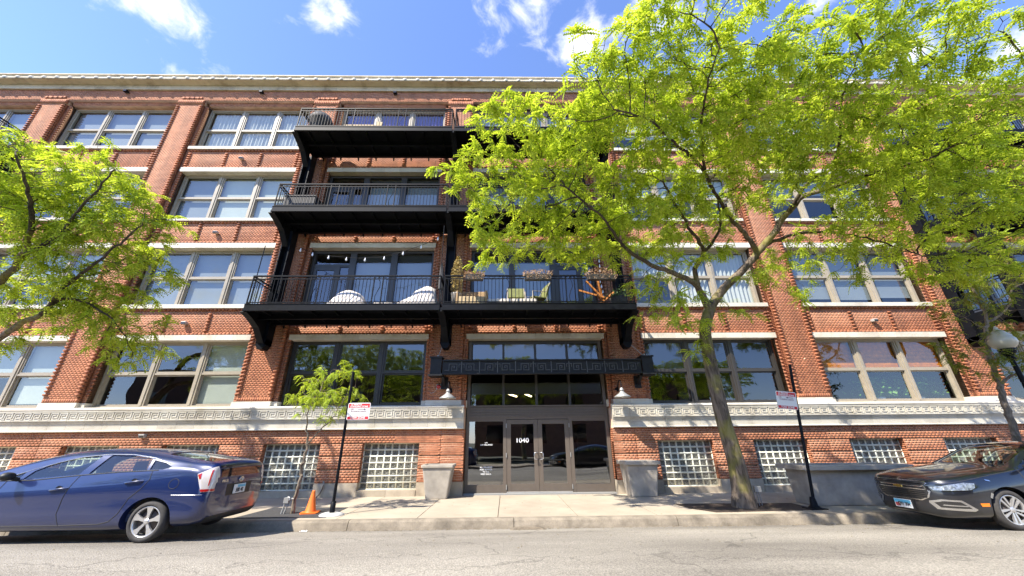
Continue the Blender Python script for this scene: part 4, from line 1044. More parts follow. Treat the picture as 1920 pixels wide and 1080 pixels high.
# ================================================================== street furniture
simple('sign_white', (0.72, 0.72, 0.70), 0.5); simple('sign_red', (0.55, 0.02, 0.03), 0.5); simple('sign_dark', (0.10, 0.03, 0.05), 0.5)
simple('sign_back', (0.4, 0.4, 0.4), 0.5, metal=0.6); simple('sign_pinkgrey', (0.38, 0.30, 0.32), 0.5)
def rounded(w, h, r, n=4):
    P_ = []
    for (cx, cy, a0) in ((w / 2 - r, h / 2 - r, 0), (-w / 2 + r, h / 2 - r, 90), (-w / 2 + r, -h / 2 + r, 180), (w / 2 - r, -h / 2 + r, 270)):
        for k in range(n + 1):
            a = math.radians(a0 + 90 * k / n); P_.append((cx + r * math.cos(a), cy + r * math.sin(a)))
    return P_
def parking_sign(x, y, top, w, h, zc, side, rz, lean, label, arrow, base_kind):
    r = empty('parking_sign', (x, y, 0), rz=0); tag(r, label, 'parking sign', 'street signs on black poles')
    m = MB(); m.tube([(0, 0, 0.02), (lean, 0, top)], 0.032, 6); m.build('pole', 'black_steel', r)
    if base_kind == 'plate':
        m = MB(); m.lathe((0, 0, 0), [(0.24, 0.004), (0.23, 0.022), (0.17, 0.045), (0.10, 0.05), (0.0, 0.05)], 14); m.build('concrete_footing', 'concrete_pale', r)
        m = MB(); m.lathe((0, 0, 0.05), [(0.055, 0.0), (0.055, 0.19), (0.03, 0.2)], 8); m.build('sleeve', 'black_steel', r)
    else:
        m = MB(); m.box(-0.17, 0.17, -0.14, 0.14, 0.0, 0.02).lathe((0, 0, 0.02), [(0.13, 0.0), (0.07, 0.05), (0.055, 0.16), (0.045, 0.2), (0.03, 0.2)], 10); m.build('base_plate', 'black_steel', r)
    s = empty('sign_panel', (side * (w / 2 + 0.02) * math.cos(rz) + lean * zc / top, side * (w / 2 + 0.02) * math.sin(rz) - 0.045, zc), rz, r)
    s.rotation_euler = (0, math.atan2(lean, top), rz)
    MB().prism(rounded(w, h, 0.03), 'y', 0.0, 0.004).build('sign_back', 'sign_back', s)
    MB().prism(rounded(w, h, 0.03), 'y', -0.004, 0.0).build('sign_face', 'sign_white', s)
    MB().box(-w / 2 + 0.015, w / 2 - 0.015, -0.0065, -0.003, h / 2 - 0.105, h / 2 - 0.018).build('red_band', 'sign_red', s)
    MB().box(-w / 2 + 0.015, w / 2 - 0.015, -0.0065, -0.003, -h / 2 + 0.012, -h / 2 + 0.072).build('red_band', 'sign_red', s)
    t = w / 0.51
    def tx(b_, sz, px_, pz_, mat): text('lettering', b_, sz, (px_ * t, -0.008, pz_), FRONT, mat, s, sx=t * 1.05, bold=0.0015)
    tx('15 MINUTE', 0.048, -0.07, h / 2 - 0.040, 'sign_white'); tx('STANDING ZONE', 0.048, -0.0, h / 2 - 0.082, 'sign_white')
    tx('USE', 0.042, -0.16, h / 2 - 0.135, 'sign_pinkgrey'); tx('FLASHING LIGHTS', 0.042, 0.0, h / 2 - 0.18, 'sign_pinkgrey')
    tx('TOW ZONE', 0.058, 0.0, -h / 2 + 0.042, 'sign_white')
    a0, a1 = (-0.02 * t, 0.17 * t)
    if arrow < 0: a0, a1 = a1, a0
    zz = h / 2 - 0.135; d = 1 if a1 > a0 else -1
    MB().box(min(a0, a1 - d * .02), max(a0, a1 - d * .02), -0.0075, -0.004, zz - 0.005, zz + 0.005).prism([(a1, zz), (a1 - d * 0.05, zz + 0.016), (a1 - d * 0.05, zz - 0.016)][::d], 'y', -0.0075, -0.004).build('arrow', 'sign_dark', s)
    return r
simple('concrete_pale', (0.5, 0.49, 0.46), 0.9, noise=0.15, bump=0.3)
parking_sign(-4.47, -2.74, 2.86, 0.50, 0.36, 1.99, 1, math.radians(-3), 0.0, 'red and white standing zone sign on a black pole by the orange cone', 1, 'plate')
parking_sign(5.45, -2.72, 2.98, 0.42, 0.39, 2.16, -1, math.radians(-8), 0.36, 'red and white standing zone sign on a leaning pole right of the big tree', -1, 'dark')

# traffic cone
cone_o = simple('cone_orange', (0.85, 0.17, 0.02), 0.5, noise=0.08, scale=10)
r = empty('traffic_cone', (-5.03, -2.47, 0.006), 0.2); tag(r, 'plain orange traffic cone beside the sapling', 'traffic cone')
m = MB(); pr = [(0.115, 0.02), (0.10, 0.045), (0.03, 0.40), (0.028, 0.415), (0.018, 0.415), (0.018, 0.37)]; m.lathe((0, 0, 0), pr, 22); m.build('cone_body', 'cone_orange', r)
MB().prism(rounded(0.34, 0.32, 0.04), 'z', 0.0, 0.022).build('cone_base', 'cone_orange', r)

# square tapered planters
def planter(x, y, wt, wb_, dt, db, h, label, rim=0.07, rimo=0.045, rz=0.0, fill='soil', cat='planter'):
    r = empty('planter', (x, y, 0), rz); tag(r, label, cat, 'grey planters along the building')
    def ring(w, d, z, rr=0.04): return [(p, q, z) for p, q in rounded(w, d, rr, 3)]
    m = MB(); n = 16
    L_ = [ring(wb_, db, 0.01), ring(wb_ + 0.012, db + 0.012, 0.05), ring(wt - 0.02, dt - 0.02, h - rim)]
    v = sum(L_, []); f = [(i * n + k, i * n + (k + 1) % n, (i + 1) * n + (k + 1) % n, (i + 1) * n + k) for i in range(len(L_) - 1) for k in range(n)]
    m.add(v, f); m.add(L_[0], [tuple(range(n))[::-1]])
    m.build('planter_body', 'planter_grey', r)
    m = MB(); L_ = [ring(wt - 0.03, dt - 0.03, h - rim), ring(wt + rimo, dt + rimo, h - rim + 0.005), ring(wt + rimo, dt + rimo, h - 0.01), ring(wt + rimo - 0.02, dt + rimo - 0.02, h), ring(wt - 0.06, dt - 0.06, h), ring(wt - 0.07, dt - 0.07, h - 0.12)]
    v = sum(L_, []); f = [(i * n + k, i * n + (k + 1) % n, (i + 1) * n + (k + 1) % n, (i + 1) * n + k) for i in range(len(L_) - 1) for k in range(n)]
    m.add(v, f); m.build('planter_rim', 'planter_grey', r)
    m = MB(); m.add(ring(wt - 0.07, dt - 0.07, h - 0.10), [tuple(range(n))]); m.build('planter_soil', fill, r)
planter(-2.74, -0.42, 0.80, 0.55, 0.62, 0.46, 0.80, 'tapered grey square planter left of the entrance doors')
planter(2.63, -0.40, 0.86, 0.66, 0.72, 0.56, 0.84, 'tapered grey planter in front of the brick right of the entrance doors', rim=0.09, rimo=0.10)
planter(6.80, -2.10, 2.26, 2.16, 0.70, 0.62, 0.80, 'long low grey planter between the leaning sign and the black car', rim=0.10, rimo=0.24)

# small outlet box on a stake by the tree
r = empty('outlet_box', (4.62, -2.25, 0)); tag(r, 'small grey outlet box on two stakes beside the big tree trunk', 'outlet box')
MB().box(-0.075, 0.075, -0.03, 0.03, 0.26, 0.38).build('box', 'galvanised', r, bevel=0.006)
for s in (-0.03, 0.03): MB().tube([(s, 0, 0.0), (s, 0, 0.27)], 0.011, 6).build('stake', 'galvanised', r)
# bent pipes next to the sapling
r = empty('pipe_stub', (-5.60, -2.52, 0)); tag(r, 'pair of bent grey pipes coming out of the tree pit by the sapling', 'pipes')
MB().tube([(0, 0, 0), (0.03, 0, 0.15), (0.05, 0, 0.26), (0.08, 0, 0.31), (0.12, -0.02, 0.30), (0.13, -0.03, 0.25)], 0.017, 8).build('pipe', 'galvanised', r)
MB().tube([(0.05, 0, 0), (0.09, 0, 0.13), (0.13, 0, 0.24), (0.17, 0, 0.28), (0.21, -0.02, 0.27)], 0.015, 8).build('pipe', 'galvanised', r)
MB().box(0.02, 0.12, -0.05, 0.02, 0.20, 0.30).build('pipe_clamp', 'galvanised', r)
r = empty('drain_pipe', (-5.93, -0.03, 0)); tag(r, 'short rusty hooked pipe on the stone base between glass block windows', 'pipe')
simple('rust_pipe', (0.14, 0.10, 0.07), 0.6, noise=0.3)
MB().tube([(-0.10, -0.06, 0.0), (-0.02, -0.04, 0.10), (0.02, -0.03, 0.22), (0.03, -0.03, 0.30)], 0.016, 8).build('pipe', 'rust_pipe', r)
MB().tube([(0.03, -0.03, 0.30), (0.03, -0.04, 0.36), (0.01, -0.05, 0.39)], 0.022, 8).build('pipe_cap', 'galvanised', r)
# litter
m = MB()
for i in range(14):
    a = rng.uniform(0, 6.28); x = rng.gauss(0, .05); y = rng.gauss(0, .02); s = rng.uniform(.01, .03)
    m.add([(x, y, 0.002), (x + s, y, 0.012), (x + s, y + s, 0.004), (x, y + s, 0.02)], [(0, 1, 2, 3)])
o = m.build('paper_scrap', 'white_print', None, (-4.62, -3.52, road_z(-3.52) + 0.002)); tag(o, 'scrap of white paper in the gutter below the cone', 'litter')

# street lamp with acorn globe
r = empty('street_lamp', (10.95, -2.95, 0)); tag(r, 'black street lamp with a cream acorn globe behind the young tree', 'street lamp')
globe, gtr, gbs = new_mat('lamp_globe'); gbs.inputs['Base Color'].default_value = (0.46, 0.43, 0.33, 1); gbs.inputs['Roughness'].default_value = 0.25
m = MB(); m.tube([(0, 0, 0), (0, 0, 0.5), (0, 0, 3.0)], [0.075, 0.055, 0.045], 12); m.lathe((0, 0, 0), [(0.18, 0.0), (0.18, 0.12), (0.12, 0.2), (0.1, 0.5), (0.07, 0.6)], 12); m.build('lamp_post', 'black_steel', r)
m = MB(); m.lathe((0, 0, 3.0), [(0.05, 0.0), (0.09, 0.04), (0.06, 0.09), (0.10, 0.14), (0.14, 0.19), (0.15, 0.26), (0.13, 0.29)], 16); m.build('lamp_collar', 'black_steel', r)
m = MB(); m.lathe((0, 0, 3.27), [(0.13, 0.0), (0.20, 0.06), (0.235, 0.15), (0.225, 0.23), (0.19, 0.28)], 20); m.build('globe', 'lamp_globe', r)
m = MB(); m.lathe((0, 0, 3.55), [(0.195, 0.0), (0.19, 0.03), (0.15, 0.09), (0.09, 0.16), (0.04, 0.20), (0.03, 0.25), (0.0, 0.29)], 20); m.build('globe_top', 'lamp_globe', r)

# ================================================================== things on the balconies
simple('white_cover', (0.66, 0.60, 0.54), 0.8, noise=0.06, scale=5)
simple('green_fabric', (0.16, 0.17, 0.05), 0.8, noise=0.2, scale=12); simple('tan_wicker', (0.36, 0.24, 0.12), 0.8, noise=0.25, scale=30)
simple('dark_wicker', (0.05, 0.047, 0.045), 0.7, noise=0.3, scale=40); simple('orange_wood', (0.45, 0.17, 0.035), 0.5, noise=0.3, scale=10)
simple('dry_flower', (0.42, 0.26, 0.13), 0.9, noise=0.35, scale=30); simple('straw', (0.42, 0.31, 0.10), 0.9, noise=0.4, scale=20)
simple('blue_plastic', (0.015, 0.035, 0.22), 0.4); simple('pale_wood', (0.5, 0.37, 0.2), 0.7, noise=0.2)
simple('leaf_green', (0.07, 0.13, 0.03), 0.6, noise=0.4, scale=20)
def blob_cover(x, y, z, prof, w, d, label):
    """draped cover: prof = heights along its length"""
    n = len(prof) - 1; rows = 9; v = []; f = []
    for i, h in enumerate(prof):
        for j in range(rows):
            t = -1 + 2 * j / (rows - 1); yy = t * d / 2 * (1 if abs(t) < 1 else 1.02)
            hh = h * (1 - abs(t) ** 3.5) + 0.012 * math.sin(i * 2.1 + j * 1.7) + rng.uniform(-0.012, 0.012)
            if j in (0, rows - 1): hh = 0.0
            v.append((-w / 2 + w * i / n + 0.01 * math.sin(j * 3 + i), yy, max(0.0, hh)))
    for i in range(n):
        for j in range(rows - 1): f.append((i * rows + j, (i + 1) * rows + j, (i + 1) * rows + j + 1, i * rows + j + 1))
    m = MB(); m.add(v, f, 0, True)
    o = m.build('furniture_cover', 'white_cover', None, (x, y, z)); tag(o, label, 'furniture cover')
    return o
z2 = DECK[1] - 0.012
blob_cover(-5.62, -0.95, z2, [0, .28, .46, .56, .60, .60, .58, .52, .44, .22, 0], 1.20, 0.75, 'white covered low furniture behind the railing, left on the second storey balcony')
blob_cover(-3.62, -0.95, z2, [0.0, .20, .27, .34, .46, .58, .68, .72, .72, .66, 0], 1.30, 0.75, 'white cover rising to the right beside the centre column')
for x, yy, s in ((-4.72, -1.05, .16), (-4.42, -1.1, .14)):
    m = MB(); m.lathe((0, 0, 0), [(0.0, 0.0), (s, 0.0), (s * 1.15, 0.1), (s * .9, 0.17), (0, 0.18)], 12); o = m.build('cushion', 'white_cover', None, (x, yy, z2)); tag(o, 'small white round cushion on the balcony floor between the two covers' if s > .15 else 'smaller white round cushion right of its twin on the balcony floor', 'cushion')
r = empty('patio_umbrella', (-2.98, -0.75, z2)); tag(r, 'folded brown umbrella leaning in the corner by the centre column', 'umbrella')
m = MB(); m.tube([(0.06, 0, 0.0), (-0.02, 0, 1.75)], 0.015, 6); m.build('pole', 'galvanised', r)
m = MB(); m.tube([(0.03, 0, 0.75), (0.02, 0, 1.0), (0.0, 0, 1.4), (-0.01, 0, 1.68)], [0.11, 0.10, 0.06, 0.02], 8); m.build('folded_canopy', 'dark_wicker', r)
# string lights
def string_lights(pts, label, nb):
    r = empty('string_lights', pts[0]); tag(r, label, 'string lights')
    P0 = Vector(pts[0]); m = MB(); m.tube([Vector(p) - P0 for p in pts], 0.007, 4); m.build('cable', 'black_steel', r)
    bm2 = MB().lathe((0, 0, 0), [(0.012, 0.0), (0.014, -0.04), (0.028, -0.07), (0.03, -0.095), (0.015, -0.125), (0, -0.13)], 8).mesh('bulb', 'white_print')
    L_ = [0]
    for p, q in zip(pts, pts[1:]): L_.append(L_[-1] + (Vector(q) - Vector(p)).length)
    for i in range(nb):
        s = (i + .5) / nb * L_[-1]
        for j in range(len(pts) - 1):
            if L_[j] <= s <= L_[j + 1]:
                t = (s - L_[j]) / (L_[j + 1] - L_[j]); inst('bulb', bm2, r, Vector(pts[j]).lerp(Vector(pts[j + 1]), t) - P0); break
string_lights([(-7.95, -0.5, 7.42), (-7.2, -0.75, 7.05), (-6.5, -0.85, 6.86), (-5.6, -0.9, 6.76), (-4.9, -0.9, 6.80), (-4.2, -0.9, 7.0), (-3.5, -0.9, 7.3), (-2.90, -0.9, 7.70)], 'string of white bulbs sagging across the second storey balcony', 9)
string_lights([(2.25, -0.10, 7.6), (2.28, -0.1, 7.0), (2.22, -0.1, 6.4), (2.30, -0.1, 5.9), (2.25, -0.1, 5.3)], 'string of small bulbs hanging down the brick pier right of the flower boxes', 12)
for (x, t, lab) in ((-8.34, 6.98, 'thin black pole at the left corner of the second storey balcony'), (-2.89, 7.70, 'thin black pole beside the centre column that holds the string lights')):
    o = MB().tube([(0, 0, 0), (0.0, 0, t - z2)], 0.013, 6).build('light_pole', 'black_steel', None, (x, -1.32, z2)); tag(o, lab, 'pole')
# railing flower boxes with dry flowers
def scatter_quads(n, fn, s0, s1, seed=1):
    r_ = random.Random(seed); v = []; f = []
    for i in range(n):
        p = Vector(fn(r_)); s = r_.uniform(s0, s1)
        a = Vector((r_.gauss(0, 1), r_.gauss(0, 1), r_.gauss(0, 1))).normalized(); b_ = a.orthogonal().normalized() * s; a = a * s
        k = len(v); v += [p - a * .5 - b_ * .35, p + a * .5 - b_ * .2, p + a * .6 + b_ * .3, p - a * .4 + b_ * .35]; f.append((k, k + 1, k + 2, k + 3))
    return v, f
for i, (xa, xb, dome) in enumerate(((-2.16, -1.56, .0), (-0.43, 0.44, .05), (1.41, 2.34, .09))):
    lab = ('dry pink flower box on the railing nearest the tall straw plant', 'dry flower box on the railing above the green chairs', 'dry flower box on the railing above the orange wooden chair')[i]
    w = xb - xa; r = empty('flower_box', ((xa + xb) / 2, BF - 0.08, DECK[1] + 0.70)); tag(r, lab, 'flower box', 'flower boxes on the railing')
    MB().prism([(-0.09, 0.17), (0.09, 0.17), (0.07, 0.0), (-0.07, 0.0)], 'x', -w / 2 + 0.05, w / 2 - 0.05).build('box', 'dark_wicker', r)
    v, f = scatter_quads(420, lambda q: (lambda t: (t * w / 2, q.uniform(-.10, .10), 0.16 + q.random() * (0.10 + dome * 1.6 * (1 - t * t))))(q.uniform(-1, 1)), .02, .04, i)
    v2, f2 = scatter_quads(130, lambda q: (q.uniform(-w / 2, w / 2), -0.11 + q.uniform(-.02, .02), q.uniform(0.0, 0.17)), .015, .035, i + 9)
    m = MB().add(v, f).add(v2, f2); m.build('dry_flowers', 'dry_flower', r)['kind'] = 'stuff'
    m = MB()
    for s in (-1, 1): m.box(s * w * .3 - .012, s * w * .3 + .012, 0.08, 0.15, 0.10, 0.23)
    m.build('hook', 'galvanised', r)
# tall dry plant in a pot
r = empty('potted_plant', (-2.42, -1.1, z2)); tag(r, 'tall straw-coloured dry plant in a grey pot beside the centre column', 'potted plant')
MB().lathe((0, 0, 0), [(0.0, 0.0), (0.11, 0.0), (0.17, 0.42), (0.18, 0.45), (0.15, 0.45), (0.14, 0.40)], 14).build('pot', 'planter_grey', r)
v, f = scatter_quads(1500, lambda q: (lambda t, a, rr: (rr * math.cos(a), rr * math.sin(a), 0.5 + t * 1.22))(*(lambda t: (t, q.uniform(0, 6.28), (0.04 + 0.17 * math.sin(min(1, (1 - t) * 1.25) * 2.2)) * q.random() ** .5))(q.random())), .02, .05, 5)
MB().add(v, f).build('dry_foliage', 'straw', r)['kind'] = 'stuff'
# wicker bench, cushion slab
r = empty('wicker_armchair', (-1.95, -0.95, z2)); tag(r, 'tan wicker armchair with pale seat on the second storey balcony', 'armchair')
m = MB(); m.box(-0.41, 0.41, 0.18, 0.28, 0.0, 0.66); m.build('backrest', 'tan_wicker', r, bevel=0.02)
m = MB(); m.box(-0.40, 0.40, -0.32, 0.20, 0.05, 0.32); m.build('seat', 'pale_wood', r, bevel=0.03, seg=2)
for s in (-1, 1): MB().box(s * 0.43 - 0.03, s * 0.43 + 0.03, -0.32, 0.28, 0.0, 0.50).build('armrest', 'tan_wicker', r, bevel=0.01)
r = empty('low_bench', (-0.78, -1.05, z2)); tag(r, 'low bench with pale cushion in front of the green chairs', 'bench')
MB().box(-0.74, 0.76, -0.20, 0.20, 0.12, 0.25).build('cushion', 'white_cover', r, bevel=0.03, seg=2); MB().box(-0.75, 0.75, -0.2, 0.2, 0.0, 0.12).build('bench_frame', 'dark_wicker', r)
def garden_chair(x, y, rz, label):
    r = empty('garden_chair', (x, y, z2), rz); tag(r, label, 'garden chair', 'green garden chairs')
    MB().box(-0.25, 0.25, -0.25, 0.22, 0.38, 0.44).build('seat', 'green_fabric', r, bevel=0.02)
    m = MB(); m.beam((-0.12, 0.22, 0.42), (-0.12, 0.36, 0.92), 0.24, 0.05, up=(0, 1, 0)).beam((0.13, 0.22, 0.42), (0.13, 0.36, 0.92), 0.24, 0.05, up=(0, 1, 0)); m.build('backrest', 'green_fabric', r)
    for sx in (-1, 1):
        MB().tube([(sx * 0.27, -0.24, 0.0), (sx * 0.27, -0.24, 0.58), (sx * 0.27, 0.2, 0.60), (sx * 0.27, 0.36, 0.93)], 0.014, 6).build('armrest', 'taupe_frame', r)
        MB().tube([(sx * 0.26, 0.30, 0.0), (sx * 0.26, 0.22, 0.42)], 0.014, 6).build('leg', 'taupe_frame', r)
garden_chair(-0.62, -0.70, 0.0, 'green garden chair facing the street, left one of two on the balcony')
garden_chair(0.02, -0.70, math.radians(-72), 'green garden chair seen from its side, right of its twin')
# orange wooden folding chair
r = empty('folding_chair', (1.85, -0.95, z2)); tag(r, 'orange wooden folding chair with crossed splayed legs on the balcony', 'folding chair')
for i, (a, b_) in enumerate((((-0.55, 0.62), (0.22, 0.36)), ((-0.30, 0.92), (0.20, 0.30)), ((0.05, 1.0), (0.16, 0.25)), ((0.50, 0.52), (0.0, 0.12)), ((-0.02, 0.45), (0.28, 0.08)))):
    MB().beam((a[0], -0.03 * i, a[1]), (b_[0], 0.03 * i - .05, b_[1]), 0.05, 0.05).build('slat', 'orange_wood', r)
MB().beam((0.1, -0.1, 0.08), (0.34, 0.2, 0.22), 0.07, 0.05).build('crosspiece', 'orange_wood', r)
r = empty('potted_plant', (2.48, -1.05, z2)); tag(r, 'green leafy plant in a black pot at the right end of the balcony', 'potted plant')
MB().lathe((0, 0, 0), [(0.0, 0.0), (0.2, 0.0), (0.26, 0.32), (0.22, 0.32)], 14).build('pot', 'dark_wicker', r)
v, f = scatter_quads(420, lambda q: (q.gauss(0, .14), q.gauss(0, .1), 0.32 + abs(q.gauss(0, .13))), .03, .08, 3)
MB().add(v, f).build('foliage', 'leaf_green', r)['kind'] = 'stuff'
# third storey: wicker storage box and a small bicycle; top storey: grill, wood stand, blue chairs
r = empty('storage_box', (-7.80, -0.85, DECK[2] - 0.012)); tag(r, 'dark slatted storage box at the left end of the third storey balcony', 'storage box')
for i in range(9): MB().box(-0.50 + i * 0.112, -0.50 + i * 0.112 + 0.10, -0.26, 0.26, 0.02, 0.66).build('slat', 'dark_wicker', r)
MB().box(-0.52, 0.52, -0.28, 0.28, 0.66, 0.70).build('lid', 'dark_wicker', r)
r = empty('folded_chair', (-5.4, -0.95, DECK[2] - 0.012)); tag(r, 'pale folded chair lying behind the third storey railing', 'folded chair')
for i, (a, b_) in enumerate((((-.6, .12), (.6, .22)), ((-.3, .05), (.55, .42)), ((-.7, .2), (.1, .08)), ((.2, .1), (.62, .5)))):
    MB().beam((a[0], .04 * i, a[1]), (b_[0], .04 * i, b_[1]), .05, .03).build('slat', 'pale_wood', r)
r = empty('barbecue', (-7.9, -0.85, DECK[3] - 0.012)); tag(r, 'black covered barbecue at the left end of the top balcony', 'barbecue')
m = MB(); m.lathe((0, 0, 0), [(0.22, 0.05), (0.26, 0.6), (0.42, 0.75), (0.42, 0.9), (0.33, 1.08), (0.0, 1.16)], 14); m.build('cover', 'dark_wicker', r)
MB().box(-0.28, 0.28, -0.22, 0.22, 0.0, 0.08).build('stand', 'black_steel', r)
r = empty('wooden_bench', (-6.3, -0.85, DECK[3] - 0.012)); tag(r, 'pale wooden bench behind the top balcony railing below purple curtains', 'bench')
MB().box(-0.62, 0.52, -0.18, 0.18, 0.50, 0.56).build('seat', 'pale_wood', r)
for s in (-.52, .42): MB().box(s - .03, s + .03, -.16, .16, 0, .50).build('leg', 'pale_wood', r)
MB().beam((.5, 0, 0), (.62, 0, .86), .2, .06).build('upright', 'pale_wood', r)
for i, (x, lab) in enumerate(((-2.45, 'blue plastic chair next to the centre column on the top balcony'), (-1.85, 'blue plastic chair touching the leaves on the top balcony'))):
    r = empty('plastic_chair', (x, -0.9, DECK[3] - 0.012)); tag(r, lab, 'plastic chair', 'blue plastic chairs')
    MB().box(-.22, .22, -.22, .22, .38, .43).build('seat', 'blue_plastic', r); MB().box(-.22, .22, .18, .23, .43, .86).build('backrest', 'blue_plastic', r, bevel=.02)
    for sx in (-1, 1):
        for sy in (-1, 1): MB().box(sx * .19 - .02, sx * .19 + .02, sy * .19 - .02, sy * .19 + .02, 0, .38).build('leg', 'blue_plastic', r)
# plants behind the ground floor window with the wooden blinds
simple('house_leaf', (0.10, 0.22, 0.03), 0.5, noise=0.5, scale=15)
for i, (x, s, lab) in enumerate(((11.25, .42, 'bushy green house plant behind the middle pane under wooden blinds'), (12.55, .55, 'large green house plant behind the right pane under wooden blinds'))):
    r = empty('house_plant', (x, 0.95, 2.35)); tag(r, lab, 'house plant')
    MB().lathe((0, 0, 0), [(0, 0), (.14, 0), (.2, .22), (.17, .22)], 12).build('pot', 'white_cover', r)
    v, f = scatter_quads(900, lambda q: (q.gauss(0, s * .8), q.gauss(0, .12), .25 + abs(q.gauss(.25, .28))), .05, .13, 30 + i)
    MB().add(v, f).build('foliage', 'house_leaf', r)['kind'] = 'stuff'

# grit, seeds and fallen leaflets in the gutter and on the pavement
simple('litter_brown', (0.16, 0.12, 0.05), 0.9, noise=0.5, scale=30)
r_ = random.Random(77); m = MB()
for i in range(1500):
    x = r_.uniform(-9, 12); t = r_.random()
    if t < 0.6: y = -3.40 - abs(r_.gauss(0, .10)); z = road_z(y)
    elif t < 0.8: y = -3.1 * r_.random(); z = 0.0
    else: y = r_.uniform(-5.6, -3.4); z = road_z(y)
    s_ = r_.uniform(.006, .02); a = r_.uniform(0, 6.28); ca, sa = math.cos(a) * s_, math.sin(a) * s_
    m.add([(x - ca, y - sa, z + .003), (x + sa * .4, y - ca * .4, z + .006), (x + ca, y + sa, z + .004), (x - sa * .4, y + ca * .4, z + .009)], [(0, 1, 2, 3)])
o = m.build('gutter_litter', 'litter_brown'); tag(o, 'brown grit and fallen leaflets along the gutter and pavement', 'litter', kind='stuff')

# ================================================================== trees
def bark_mat(name, c1, c2, moss=0.0):
    m, t, b = new_mat(name)
    g = N(t, 'ShaderNodeNewGeometry')
    mp = N(t, 'ShaderNodeMapping'); mp.inputs['Scale'].default_value = (16, 16, 3.2); t.links.new(g.outputs['Position'], mp.inputs[0])
    n1 = N(t, 'ShaderNodeTexNoise'); n1.inputs['Scale'].default_value = 1; n1.inputs['Detail'].default_value = 6; n1.inputs['Distortion'].default_value = 0.8
    t.links.new(mp.outputs[0], n1.inputs['Vector'])
    cr = N(t, 'ShaderNodeValToRGB'); e = cr.color_ramp.elements; e[0].position = 0.36; e[0].color = (*c2, 1); e[1].position = 0.62; e[1].color = (*c1, 1)
    t.links.new(n1.outputs['Fac'], cr.inputs[0]); out = cr.outputs[0]
    if moss:
        n2 = N(t, 'ShaderNodeTexNoise'); n2.inputs['Scale'].default_value = 2.2; n2.inputs['Detail'].default_value = 7; t.links.new(g.outputs['Position'], n2.inputs['Vector'])
        mr = N(t, 'ShaderNodeMapRange'); mr.inputs['From Min'].default_value = 0.48; mr.inputs['From Max'].default_value = 0.62; mr.inputs['To Max'].default_value = moss
        t.links.new(n2.outputs['Fac'], mr.inputs['Value'])
        mx = N(t, 'ShaderNodeMixRGB'); mx.inputs[2].default_value = (0.26, 0.24, 0.03, 1); t.links.new(mr.outputs[0], mx.inputs[0]); t.links.new(out, mx.inputs[1]); out = mx.outputs[0]
    t.links.new(out, b.inputs['Base Color']); b.inputs['Roughness'].default_value = 0.95
    bp = N(t, 'ShaderNodeBump'); bp.inputs['Strength'].default_value = 1.0; bp.inputs['Distance'].default_value = 0.03
    t.links.new(n1.outputs['Fac'], bp.inputs['Height']); t.links.new(bp.outputs[0], b.inputs['Normal'])
bark_mat('trunk_bark', (0.20, 0.155, 0.115), (0.060, 0.045, 0.032), 0.5)
bark_mat('branch_bark', (0.085, 0.062, 0.045), (0.028, 0.02, 0.015), 0.15)
bark_mat('pale_bark', (0.26, 0.205, 0.15), (0.11, 0.085, 0.06))
def leaf_mat(name, cols, trans=0.5):
    m = bpy.data.materials.new(name); m.use_nodes = True; MATS[name] = m; t = m.node_tree
    b = t.nodes['Principled BSDF']; o = t.nodes['Material Output']
    g = N(t, 'ShaderNodeNewGeometry')
    n1 = N(t, 'ShaderNodeTexNoise'); n1.inputs['Scale'].default_value = 1.1; n1.inputs['Detail'].default_value = 3; t.links.new(g.outputs['Position'], n1.inputs['Vector'])
    r = math_node(t, 'ADD', math_node(t, 'MULTIPLY', g.outputs['Random Per Island'], 0.45), math_node(t, 'MULTIPLY', n1.outputs['Fac'], 0.55))
    cr = N(t, 'ShaderNodeValToRGB'); e = cr.color_ramp.elements; e[0].position = 0.22; e[0].color = (*cols[0], 1); e[1].position = 0.80; e[1].color = (*cols[2], 1); x = e.new(0.5); x.color = (*cols[1], 1)
    t.links.new(r, cr.inputs[0]); t.links.new(cr.outputs[0], b.inputs['Base Color']); b.inputs['Roughness'].default_value = 0.55; b.inputs['Specular IOR Level'].default_value = 0.25
    tr = N(t, 'ShaderNodeBsdfTranslucent')
    hs = N(t, 'ShaderNodeMixRGB', blend_type='MULTIPLY'); hs.inputs[0].default_value = 1; hs.inputs[2].default_value = (1.25, 1.15, 0.6, 1)
    t.links.new(cr.outputs[0], hs.inputs[1]); t.links.new(hs.outputs[0], tr.inputs[0])
    mx = N(t, 'ShaderNodeMixShader'); mx.inputs[0].default_value = trans
    t.links.new(b.outputs[0], mx.inputs[1]); t.links.new(tr.outputs[0], mx.inputs[2]); t.links.new(mx.outputs[0], o.inputs[0])
leaf_mat('locust_leaf', ((0.19, 0.29, 0.028), (0.43, 0.56, 0.055), (0.64, 0.72, 0.13)))
leaf_mat('brown_leaf', ((0.10, 0.15, 0.02), (0.22, 0.30, 0.04), (0.36, 0.30, 0.10)))

